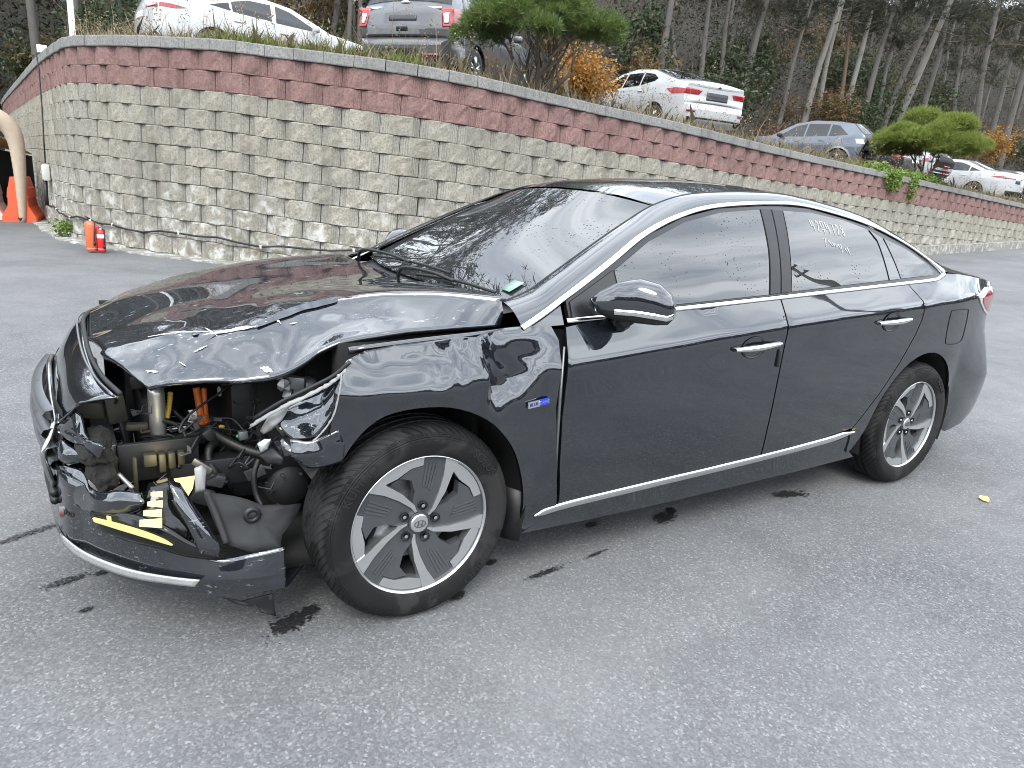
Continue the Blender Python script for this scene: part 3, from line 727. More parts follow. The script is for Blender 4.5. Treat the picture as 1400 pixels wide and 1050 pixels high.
# ------------------------------------------------------------ car materials
def m_paint(name, col, flake=.0, rough=.35, metal=.0, dirt=.25, coat=1.0, spots=False):
    t = NT(name); p = t.pos(); n = t.noise(p, 3.0, 5, .6); c = col
    if flake:
        f = t.n('TexVoronoi', {'Vector': p, 'Scale': 900.0}).outputs['Color']
        c = t.mix(t.math('MULTIPLY', t.n('RGBToBW', {'Color': f}).outputs[0], flake), col, tuple(min(1, x*2.2+.02) for x in col))
    d = t.ramp(t.noise(t.mapv(p, (1, 1, .6)), 2.2, 6, .65), [(.45, 0.0), (.75, dirt)])
    sp = t.n('SeparateXYZ', {0: p}).outputs[2]
    c = t.mix(t.math('MULTIPLY', d, .5), c, (.22, .215, .20))
    cr = t.math('ADD', .02, t.math('MULTIPLY', d, .18))
    return t.bsdf(c, rough, metal, Coat_Weight=coat, Coat_Roughness=cr, Coat_IOR=1.55)
M_WHITE = m_paint('white_paint', (.45, .46, .47), 0, .45)
M_GREYP = m_paint('grey_paint', (.055, .056, .06), .3, .4, .35)
M_BLUEG = m_paint('slate_paint', (.07, .085, .11), .3, .4, .35)
M_SILV = m_paint('dark_silver_paint', (.22, .225, .23), .3, .4, .4)
def m_glass(name, tint=(.02, .022, .024), ior=1.75, spots=False, rough=.0):
    t = NT(name); p = t.pos()
    nrm = None; gl = t.n('BsdfGlossy', {'Color': (1, 1, 1), 'Roughness': rough}); tr = t.n('BsdfTransparent', {'Color': tint})
    df = t.n('BsdfDiffuse', {'Color': tuple(x*.5 for x in tint)}); ms = t.n('MixShader', {0: .35, 1: tr.outputs[0], 2: df.outputs[0]})
    fr = t.n('Fresnel', {'IOR': ior}); m = t.n('MixShader', {0: fr.outputs[0], 1: ms.outputs[0], 2: gl.outputs[0]})
    if spots:      # dried rain drops
        v = t.voro(p, 62.0); big = t.noise(p, 4.5, 3, .6); thr = t.ramp(big, [(.40, 0.0), (.64, .24)])
        mask = t.math('LESS_THAN', v, thr); dd = t.n('BsdfDiffuse', {'Color': (.03, .032, .034)})
        dirt = t.n('BsdfDiffuse', {'Color': (.30, .31, .31)})
        m = t.n('MixShader', {0: t.math('MULTIPLY', t.noise(p, 7, 5, .7), .10), 1: m.outputs[0], 2: dirt.outputs[0]})
        m = t.n('MixShader', {0: t.math('MULTIPLY', mask, .8), 1: m.outputs[0], 2: dd.outputs[0]})
    t.t.links.new(m.outputs[0], t.out.inputs[0]); return t.m
M_CGLASS = m_glass('dark_car_glass', ior=1.6)
M_BLACK = simple('black_plastic', (.010, .010, .011), .5, bump=.05)
M_DARK = simple('dark_void', (.006, .006, .006), .9)
M_TYRE0 = simple('tyre_rubber', (.022, .022, .023), .7, scale=60)
M_ALU = simple('alloy', (.55, .56, .57), .3, .9)
M_ALUD = simple('dark_alloy', (.10, .104, .108), .4, .6)
M_CHROME = simple('chrome', (.80, .81, .82), .08, 1.0, var=.03)
M_PLATE = simple('number_plate_cover', (.03, .03, .034), .4)
def m_lens(name, col, emit=0):
    t = NT(name); p = t.obj(); w = t.n('TexWave', {'Vector': p, 'Scale': 22.0, 'Distortion': .3}).outputs['Fac']
    c = t.mix(w, tuple(x*.55 for x in col), col)
    return t.bsdf(c, .12, 0, Coat_Weight=1.0, Coat_Roughness=.02, Normal=t.bump(w, .15, .004))
M_RED_LENS = m_lens('red_lamp', (.36, .010, .013)); M_CLEAR_LENS = m_lens('clear_lamp', (.75, .72, .70)); M_RED_DARK = m_lens('dark_red_lamp', (.25, .01, .012))

def cdt_panel(poly, fy, grid=.05, gridz=None, holes=(), rows=None):
    """triangulate a polygon given in (x,z), fill with grid points, lift to y = fy(x,z)"""
    pts = []; edges = []
    for pl in [poly]+list(holes):
        b = len(pts); n = len(pl)
        for i in range(n):
            a, c = pl[i], pl[(i+1) % n]; k = max(1, int(math.hypot(c[0]-a[0], c[1]-a[1])/grid))
            for j in range(k): pts.append((a[0]+(c[0]-a[0])*j/k, a[1]+(c[1]-a[1])*j/k))
        m = len(pts)-b; edges += [(b+i, b+(i+1) % m) for i in range(m)]
    A = np.array(poly); lo = A.min(0); hi = A.max(0); gz = gridz or grid
    nb = len(pts); B = np.array(pts)
    for x in np.arange(lo[0]+grid*.5, hi[0], grid):
        zs = np.arange(lo[1]+gz*.5, hi[1], gz) if rows is None else [z for z in rows(x) if lo[1] < z < hi[1]]
        for z in zs:
            if np.min((B[:, 0]-x)**2+(B[:, 1]-z)**2) > (gz*.35)**2: pts.append((x, z))
    v, e, f, *_ = delaunay_2d_cdt([Vector(q) for q in pts], edges, [], 5 if holes else 1, 1e-6)
    if holes:      # drop triangles inside holes
        def inside(pt, pl):
            c = False; j = len(pl)-1
            for i in range(len(pl)):
                if (pl[i][1] > pt[1]) != (pl[j][1] > pt[1]) and pt[0] < (pl[j][0]-pl[i][0])*(pt[1]-pl[i][1])/(pl[j][1]-pl[i][1])+pl[i][0]: c = not c
                j = i
            return c
        f = [t for t in f if inside((sum(v[i][0] for i in t)/3, sum(v[i][1] for i in t)/3), poly) and not any(inside((sum(v[i][0] for i in t)/3, sum(v[i][1] for i in t)/3), h) for h in holes)]
    V = [(q[0], fy(q[0], q[1]), q[1]) for q in v]
    return V, [tuple(t) for t in f]

def arc(cx, cz, r, a0, a1, n=14):
    return [(cx+r*math.cos(R(a0+(a1-a0)*i/n)), cz+r*math.sin(R(a0+(a1-a0)*i/n))) for i in range(n+1)]

_wheel_lib = {}
def bg_wheel(root, loc, r, w, side, style=5):
    o = empty('wheel', loc); o.parent = root
    key = (r, w, side, style)
    if key not in _wheel_lib:
        t = MB().lathe([(r*.66, -w*.5), (r*.86, -w*.52), (r*.97, -w*.44), (r, -w*.3), (r, w*.3), (r*.97, w*.44), (r*.86, w*.52), (r*.66, w*.5)], 'Y', n=40)
        ym = -w*.45*side*-1
        m = MB().lathe([(r*.70, side*w*.50), (r*.66, side*w*.46), (r*.62, side*w*.30), (r*.60, -side*w*.4)], 'Y', n=40)
        m.lathe([(r*.13, side*w*.34), (r*.12, side*w*.46), (.001, side*w*.47)], 'Y', n=20)
        for k in range(style):
            a = 2*math.pi*k/style+.3
            for da in ((-.16, .16) if style == 5 else (0,)):
                q0 = Vector((math.cos(a)*r*.1, side*w*.42, math.sin(a)*r*.1)); q1 = Vector((math.cos(a+da)*r*.67, side*w*.42, math.sin(a+da)*r*.67))
                m.tube([q0, q1], [r*.075, r*.05], 5)
        d = MB().lathe([(r*.6, side*w*.12), (.001, side*w*.12)], 'Y', n=24)
        _wheel_lib[key] = [pymesh(n_, b.v, b.f) for n_, b in (('tyre', t), ('rim', m), ('brake_disc', d))]
        for me, mt in zip(_wheel_lib[key], (M_TYRE0, M_ALU, M_DARK)): me.materials.append(mt)
    for nm, me in zip(('tyre', 'rim', 'brake_disc'), _wheel_lib[key]): mesh_obj(nm, me, None, o)
    return o

def bg_car(name, label, cat, loc, heading, tilt, S, group=None):
    """S: dict with profile etc.; local x runs from the front axle (0) to the rear"""
    root = empty(name, loc); root.rotation_euler = (Matrix.Rotation(heading, 3, 'Z') @ Matrix.Rotation(tilt, 3, 'Y')).to_euler()
    prof = S['prof']; wb = S['wb']; hw0 = S['hw']; wr = S['wr']; zbelt = S['belt']; ztop = max(q[1] for q in prof)
    xf, xr = min(q[0] for q in prof), max(q[0] for q in prof); paint = S['paint']
    plan = pchip([xf-.01, xf+.12, xf+.45, xf+1.0, xr-1.0, xr-.45, xr-.12, xr+.01], [hw0*.70, hw0*.84, hw0*.955, hw0*.995, hw0, hw0*.965, hw0*.88, hw0*.76])
    tum = S.get('tumble', .52)
    def hw(x, z):
        zb = zbelt(x); w = plan(x)
        if z > zb: h = z-zb; return float(w-.045-h*tum-.12*h*h)
        u = (z-.2)/(zb-.2)
        return float(w-.06*max(0, 1-u*2.2)**2-.05*max(0, u-.72)/.28)
    # silhouette, smooth the profile
    P = S['prof']; sil = [(q[0], q[1]) for q in P]
    zb0 = S.get('sill', .22); ar = wr+.055
    a_r = arc(wb, wr, ar, -5, 185) ; a_f = arc(0, wr, ar, -5, 185)
    bottom = [(xr-.10, zb0+.06), (wb+ar+.02, zb0)]+a_r+[(wb-ar-.02, zb0), (ar+.02, zb0)]+a_f+[(-ar-.02, zb0), (xf+.08, zb0+.04)]
    poly = sil+bottom                      # profile runs front -> rear over the top, then back along the bottom
    for sgn, nm in ((-1, 'left_side'), (1, 'right_side')):
        V, F = cdt_panel(poly, lambda x, z: sgn*hw(x, z), .07)
        b = MB(); b.add(V, F); b.build('body_side', paint, root)
    # skin over the top, section by section
    segs = []; cur = []
    for i, q in enumerate(P):
        cur.append(q[:2])
        if i+1 == len(P) or (len(P[i+1]) > 2): 
            if i+1 < len(P): cur.append(P[i+1][:2])
            segs.append((cur, tagname)) if i else None
            cur = []
        if len(q) > 2: tagname = q[2]; cur = [q[:2]]
    names = [q[2] for q in P if len(q) > 2]; idx = [i for i, q in enumerate(P) if len(q) > 2]+[len(P)-1]
    ny = 14
    def top_point(i, fy, lift=0.0):
        i0 = int(min(i, len(P)-1.001)); t = i-i0; a, c = P[i0], P[i0+1]
        x = a[0]+(c[0]-a[0])*t; z = a[1]+(c[1]-a[1])*t
        tx, tz = c[0]-a[0], c[1]-a[1]; L = math.hypot(tx, tz); nx, nz = -tz/L, tx/L
        h = hw(x, z); cr = S.get('crown', .05)*(1.6 if abs(nx) > .75 else 1)
        k = cr*(1-fy*fy)+lift
        return (x+nx*k, fy*h, z+nz*k)
    for nm, i0, i1 in zip(names, idx[:-1], idx[1:]):
        b = MB(); n = max(2, (i1-i0)*5)
        rows = [[top_point(i0+(i1-i0)*k/n, -1+2*j/ny) for j in range(ny+1)] for k in range(n+1)]
        b.grid(rows); glass = nm in ('windshield', 'rear_window')
        if glass:
            b.build(nm+'_frame', M_BLACK, root); g = MB(); rows = [[top_point(i0+.06+(i1-i0-.12)*k/n, (-1+2*j/ny)*.90, .004) for j in range(ny+1)] for k in range(n+1)]
            g.grid(rows).build(nm, M_CGLASS, root)
        else: b.build(nm, S.get('mats', {}).get(nm, paint), root)
    # side glass, seams, handles
    for sgn in (-1, 1):
        fo = lambda e: (lambda x, z: sgn*(hw(x, z)+e))
        for pl in S['glass']:
            V, F = cdt_panel(pl, fo(.006), .08); b = MB(); b.add(V, F); b.build('side_window', M_CGLASS, root)
        for ln in S.get('seams', []):
            b = MB(); L = crom(ln, 4)
            b.grid([[(x-.004, fo(.004)(x, z), z), (x+.004, fo(.004)(x, z), z)] for x, z in L]); b.build('door_seam', M_DARK, root)
        for (x, z) in S.get('handles', []):
            MB().box((x, sgn*(hw(x, z)+.012), z), (.19, .02, .028), bev=.008).build('door_handle', paint, root)
        for pl, mt in S.get('side_lamps', []):
            V, F = cdt_panel(pl, fo(.007), .05); b = MB(); b.add(V, F); b.build('tail_lamp', mt, root)
        mx = S['mirror']; y = hw(*mx)
        mb = MB().box((mx[0]+.02, sgn*(y+.12), mx[1]+.04), (.13, .19, .13), bev=.04); mb.build('mirror', S.get('mirror_mat', paint), root)
        # arch voids and cladding
        for cx in (0, wb):
            MB().lathe([(ar, sgn*(hw(cx, wr+.2)-.02)), (ar, sgn*.45), (.01, sgn*.45)], 'Y', (cx, 0, wr), 28).build('wheel_well', M_DARK, root)
            bg_wheel(root, (cx, sgn*(hw0-.13), wr), wr, .22, sgn, S.get('spokes', 5))
            if S.get('clad'):
                b = MB(); A = arc(cx, wr, ar+.05, -8, 188, 18); B_ = arc(cx, wr, ar-.005, -8, 188, 18)
                b.grid([[(x, fo(.006)(x, z), z) for x, z in A], [(x, fo(.009)(x, z), z) for x, z in B_]]).build('arch_trim', S['clad'], root)
    MB().box(((xf+xr)/2, 0, zb0+.05), (xr-xf-.5, hw0*1.6, .06)).build('underbody', M_DARK, root)
    # rear face details: polygons in (y,z) laid on the rear skin
    def rear_x(y, z):
        pts = [q for q in P[S['rear_i']:]]
        for k in range(len(pts)-1):
            z0, z1 = pts[k][1], pts[k+1][1]
            if z1 <= z <= z0: 
                t = (z-z0)/(z1-z0) if z1 != z0 else 0; xx = pts[k][0]+(pts[k+1][0]-pts[k][0])*t; return xx+S.get('crown', .05)*1.6*(1-(y/hw(xx, z))**2)
        return pts[0][0]
    for nm, pl, mt, e in S.get('rear', []):
        for sgn in ((1,) if nm in ('number_plate', 'rear_vent', 'badge', 'lower_bumper', 'diffuser', 'trim_strip', 'light_bar', 'lower_grille') else (-1, 1)):
            V, F = cdt_panel([(sgn*y, z) for y, z in pl], lambda y, z: 0, .06)
            b = MB(); b.add([(rear_x(v[0], v[2])+e, v[0], v[2]) for v in V], F)
            o = b.build(nm, mt, root, solid=.01)
    tag(root, label, cat, group); return root
# ------------------------------------------------------------ cars parked on the upper lot
lin = lambda a, b: (lambda x: a+b*x)
SEDAN = dict(wb=2.805, hw=.93, wr=.335, belt=lin(.93, .05), paint=M_WHITE, rear_i=10, mirror=(.72, .98), spokes=7,
  prof=[(-.92, .34, 'front_bumper'), (-.95, .55), (-.86, .76, 'hood'), (-.35, .92), (.35, 1.01, 'windshield'), (1.15, 1.385, 'roof'), (1.65, 1.455), (2.25, 1.42, 'rear_window'), (3.10, 1.155, 'trunk'), (3.55, 1.13), (3.74, 1.10, 'tail_panel'), (3.83, .93), (3.86, .70, 'rear_bumper'), (3.88, .48), (3.78, .28)],
  glass=[[(.62, 1.00), (1.2, 1.30), (1.5, 1.365), (1.55, 1.02)], [(1.63, 1.03), (1.60, 1.365), (2.05, 1.36), (2.42, 1.26), (2.42, 1.075)], [(2.47, 1.08), (2.47, 1.235), (2.86, 1.12)]],
  seams=[[(.50, .93), (.48, .6), (.55, .30)], [(1.59, 1.0), (1.60, .6), (1.60, .30)], [(2.60, 1.05), (2.55, .8), (2.32, .38)]], handles=[(1.40, .83), (2.32, .90)],
  side_lamps=[([(3.28, .965), (3.55, 1.0), (3.74, 1.0), (3.76, .93), (3.50, .925)], M_RED_LENS)],
  rear=[('tail_lamp', [(.40, .985), (.82, .99), (.84, .91), (.40, .925)], M_RED_LENS, .006), ('number_plate', [(-.26, .90), (.26, .90), (.26, .78), (-.26, .78)], simple('white_plate', (.7, .7, .68), .4), .006), ('diffuser', [(-.62, .44), (.62, .44), (.55, .30), (-.55, .30)], M_BLACK, .008)])
bg_car('parked_sedan', 'white sedan with tinted windows parked above the wall, its tail towards the pole', 'car', (4.707, 14.477, 3.27), R(187.3), R(.4), SEDAN)
SUV = dict(wb=2.86, hw=1.0, wr=.38, belt=lin(1.13, .03), paint=M_GREYP, rear_i=10, mirror=(.8, 1.16), tumble=.38, sill=.34, clad=M_GREYP, crown=.06,
  prof=[(-.92, .40, 'front_bumper'), (-.96, .70), (-.90, .96, 'hood'), (-.3, 1.12), (.5, 1.19, 'windshield'), (1.15, 1.68, 'roof'), (1.9, 1.78), (2.9, 1.77), (3.45, 1.72, 'rear_window'), (3.72, 1.33, 'tailgate'), (3.82, 1.20), (3.87, .96), (3.86, .78, 'rear_bumper'), (3.97, .70), (3.95, .50, 'bumper_skirt'), (3.90, .36)],
  mats={'bumper_skirt': M_BLACK},
  glass=[[(.8, 1.17), (1.25, 1.60), (1.6, 1.66), (1.62, 1.18)], [(1.68, 1.18), (1.66, 1.66), (2.5, 1.67), (2.5, 1.21)], [(2.57, 1.21), (2.57, 1.66), (3.2, 1.62), (3.35, 1.26)]],
  seams=[[(.55, 1.12), (.52, .7), (.6, .42)], [(1.65, 1.15), (1.66, .7), (1.66, .42)], [(2.55, 1.18), (2.5, .95), (2.3, .5)]], handles=[(1.45, 1.03), (2.35, 1.06)],
  side_lamps=[([(3.45, 1.30), (3.74, 1.30), (3.84, 1.0), (3.62, 1.02)], M_RED_LENS)],
  rear=[('tail_lamp', [(.70, 1.28), (.93, 1.29), (.95, .98), (.76, .96)], M_RED_LENS, .012), ('lamp_insert', [(.76, 1.19), (.86, 1.20), (.87, 1.03), (.79, 1.02)], M_CLEAR_LENS, .03), ('number_plate', [(-.27, 1.20), (.27, 1.20), (.27, 1.06), (-.27, 1.06)], M_PLATE, .012), ('trim_strip', [(-.70, 1.30), (.70, 1.30), (.70, 1.245), (-.70, 1.245)], M_CHROME, .012), ('reflector', [(.42, .52), (.70, .53), (.70, .48), (.42, .47)], M_RED_DARK, .012), ('rear_vent', [(-.11, .96), (.11, .96), (.11, .89), (-.11, .89)], M_DARK, .010), ('lower_grille', [(-.34, .60), (.34, .60), (.40, .44), (-.40, .44)], M_DARK, .014), ('badge', [(-.10, 1.37), (-.05, 1.395), (.05, 1.395), (.10, 1.37), (.05, 1.345), (-.05, 1.345)], M_CHROME, .015)])
bg_car('parked_suv', 'grey upright sport utility vehicle seen from behind with a blank plate', 'SUV', (7.722, 12.516, 3.24), R(218.4), R(3.1), SUV)
GT = dict(wb=3.07, hw=.95, wr=.355, belt=lin(1.0, .045), paint=M_WHITE, rear_i=9, mirror=(.75, 1.04), tumble=.50, crown=.06, mirror_mat=M_BLACK, clad=M_WHITE,
  prof=[(-.86, .36, 'front_bumper'), (-.90, .62), (-.82, .84, 'hood'), (-.2, 1.0), (.45, 1.07, 'windshield'), (1.2, 1.44, 'roof'), (1.8, 1.535), (2.6, 1.49, 'rear_window'), (3.68, 1.215, 'trunk'), (4.02, 1.16), (4.0, 1.10, 'tail_panel'), (3.98, .92), (4.0, .74, 'rear_bumper'), (4.12, .66), (4.10, .46), (3.98, .32)],
  glass=[[(.68, 1.07), (1.25, 1.37), (1.50, 1.425), (1.52, 1.10)], [(1.58, 1.10), (1.56, 1.43), (2.2, 1.44), (2.28, 1.135)], [(2.33, 1.14), (2.27, 1.435), (2.68, 1.385), (2.93, 1.28), (2.86, 1.22)]],
  seams=[[(.52, 1.02), (.50, .7), (.6, .36)], [(1.55, 1.07), (1.58, .7), (1.6, .36)], [(2.7, 1.15), (2.68, .95), (2.48, .55)]], handles=[(1.38, .95), (2.4, 1.0)],
  side_lamps=[([(3.40, 1.03), (3.70, 1.055), (3.98, 1.03), (3.97, .93), (3.62, .925)], M_RED_LENS)],
  rear=[('tail_lamp', [(.42, 1.03), (.84, 1.06), (.86, .93), (.50, .93)], M_RED_LENS, .008), ('number_plate', [(-.30, 1.0), (.30, 1.0), (.30, .84), (-.30, .84)], M_PLATE, .012), ('reflector', [(.60, .60), (.82, .62), (.82, .57), (.62, .56)], M_RED_DARK, .01), ('diffuser', [(-.8, .46), (.8, .46), (.72, .34), (-.72, .34)], M_BLACK, .012), ('badge', [(0, 1.145), (.035, 1.13), (.045, 1.115), (.02, 1.10), (-.02, 1.10), (-.045, 1.115), (-.035, 1.13)], M_ALUD, .02)])
bg_car('parked_hatchback', 'white fastback with large red tail lamps and a black plate above the wall', 'car', (12.265, 13.272, 2.93), R(263.4), R(3.1), GT)
NEXO = dict(wb=2.79, hw=.93, wr=.36, belt=lin(1.0, .045), paint=M_BLUEG, rear_i=9, mirror=(.70, 1.06), tumble=.46, clad=M_SILV, mirror_mat=M_BLACK,
  prof=[(-.90, .38, 'front_bumper'), (-.95, .62), (-.85, .88, 'hood'), (-.3, 1.02), (.35, 1.09, 'windshield'), (1.1, 1.51, 'roof'), (1.7, 1.63), (2.5, 1.61), (3.05, 1.55, 'rear_window'), (3.45, 1.22, 'tailgate'), (3.60, 1.10), (3.55, .90, 'rear_bumper'), (3.46, .66), (3.50, .40)],
  mats={'rear_bumper': M_BLACK, 'tailgate': M_BLACK},
  glass=[[(.62, 1.07), (1.15, 1.43), (1.5, 1.51), (1.52, 1.09)], [(1.58, 1.09), (1.56, 1.52), (2.3, 1.52), (2.33, 1.13)], [(2.38, 1.13), (2.36, 1.515), (2.62, 1.48), (3.0, 1.19)]],
  seams=[[(.5, 1.0), (.48, .7), (.55, .4)], [(1.55, 1.05), (1.56, .7), (1.57, .4)], [(2.38, 1.1), (2.5, .9), (2.35, .55)]], handles=[(1.35, .93), (2.18, .97)],
  side_lamps=[([(3.26, 1.07), (3.48, 1.08), (3.56, .93), (3.32, .93)], M_CLEAR_LENS)],
  rear=[('lower_grille', [(-.6, .80), (.6, .78), (.5, .55), (-.5, .52)], M_DARK, .01)])
nexo = bg_car('wrecked_crossover', 'slate blue crossover with its whole rear bumper torn off, parked above the wall', 'car', (21.446, 15.317, 2.74), R(282), R(1.7), NEXO)
_rs = random.Random(3)
for k in range(9):          # torn rear end hanging out
    a = Vector((3.5+_rs.uniform(0, .3), _rs.uniform(-.8, .8), _rs.uniform(.4, 1.0)))
    MB().box(a, (_rs.uniform(.1, .3), _rs.uniform(.2, .5), _rs.uniform(.03, .16)), rot=Matrix.Rotation(_rs.uniform(-.6, .6), 3, 'Y').to_euler(), bev=.01).build('torn_rear_piece', M_BLACK if k % 3 else M_ALUD, nexo)
COUPE = dict(SEDAN); COUPE.update(paint=M_WHITE, hw=.92)
COUPE['rear'] = [('tail_lamp', [(.44, 1.0), (.84, 1.01), (.86, .90), (.52, .91)], M_RED_LENS, .008), ('number_plate', [(-.26, .98), (.26, .98), (.26, .85), (-.26, .85)], simple('white_plate', (.7, .7, .68), .4), .008), ('diffuser', [(-.62, .44), (.62, .44), (.55, .30), (-.55, .30)], M_BLACK, .008)]
bg_car('parked_coupe', 'white sedan parked at the low end, between a crushed white car and another white sedan', 'car', (35.136, 18.594, 2.93), R(278.1), R(5), COUPE)
W2 = dict(SEDAN); W2['rear'] = [('tail_lamp', [(.20, .99), (.84, 1.0), (.86, .93), (.20, .93)], M_RED_LENS, .008), ('number_plate', [(-.20, .90), (.20, .90), (.20, .78), (-.20, .78)], M_PLATE, .008), ('diffuser', [(-.75, .50), (.75, .50), (.6, .30), (-.6, .30)], M_BLACK, .01)]
bg_car('parked_sedan', 'white sedan with wide red lamps, farthest down the wall, beside a dark car', 'car', (30.3, 14.765, 2.43), R(270.9), R(4.5), W2)
CR = dict(NEXO); CR.update(paint=M_WHITE, clad=None, mats={'rear_bumper': M_WHITE, 'tailgate': M_DARK, 'rear_window': M_DARK}, side_lamps=[([(3.2, 1.12), (3.45, 1.16), (3.5, 1.04), (3.3, 1.02)], M_RED_LENS)])
cr_ = bg_car('crushed_hatchback', 'white hatchback with a smashed open black tailgate behind the clipped pine', 'car', (26.2, 15.2, 2.55), R(272), R(4), CR)
for k in range(6):
    a = Vector((3.45+_rs.uniform(0, .3), _rs.uniform(-.7, .7), _rs.uniform(.5, 1.2)))
    MB().box(a, (_rs.uniform(.1, .3), _rs.uniform(.2, .5), _rs.uniform(.03, .12)), rot=Matrix.Rotation(_rs.uniform(-.6, .6), 3, 'Y').to_euler(), bev=.01).build('torn_rear_piece', (M_BLACK, M_WHITE, M_RED_LENS)[k % 3], cr_)
DK = dict(SEDAN); DK.update(paint=m_paint('black_paint', (.012, .013, .016), 0, .4))
bg_car('parked_sedan', 'black sedan beside the slate blue wrecked crossover', 'car', (24.2, 15.6, 2.62), R(276), R(3), DK)
bg_car('parked_sedan', 'dark sedan past the last white sedan down the wall', 'car', (33.9, 14.6, 2.28), R(268), R(4), DK)

# ------------------------------------------------------------ plants on the wall
garden_pine('clipped_pine', 'large clipped garden pine with many bare stems beside the grey sport utility vehicle', (6.05, 7.75, lz(6.05, 7.75)), 2.6, 2.2, .48, 1.75, M_NEEDLE, 4, 7)
garden_pine('clipped_pine', 'low flat-topped clipped pine beside the crushed white hatchback', (21.7, 9.75, lz(21.7, 9.75)), 2.95, 2.2, .50, 1.85, M_NEEDLE_SUN, 9, 3)
shrub('autumn_shrub', 'bright orange autumn shrub beside the large clipped pine', (8.9, 11.0, lz(8.9, 11.0)), (1.3, .9, .75), M_ORANGE, 1700, 2, .075)
shrub('autumn_shrub', 'rust brown shrub on the slope above the slate blue crossover', (28, 19.8, lz(28, 19.8)), (2.0, 1.4, 1.1), M_RUST, 2200, 3, .10)
shrub('autumn_shrub', 'faded orange shrub on the slope past the flat-topped pine', (45, 19.5, lz(45, 19.5)), (1.6, 1.4, 1.3), M_ORANGE, 900, 6, .12)
shrub('sapling', 'pale green sapling on the slope behind the flat-topped pine', (38, 18.6, lz(38, 18.6)), (1.5, 1.2, 2.1), M_GREENL, 700, 8, .12, 5)
shrub('bare_bush', 'leafless grey bush on the slope behind the white fastback', (24.5, 19.5, lz(24.5, 19.5)), (1.7, 1.3, 1.9), M_BRUSH, 260, 12, .07, 16)
shrub('bare_bush', 'yellowing bush at the foot of the slope by the last pines', (52, 19.2, lz(52, 19.2)), (3.0, 1.6, 1.3), M_BRUSH, 1500, 13, .12, 8)

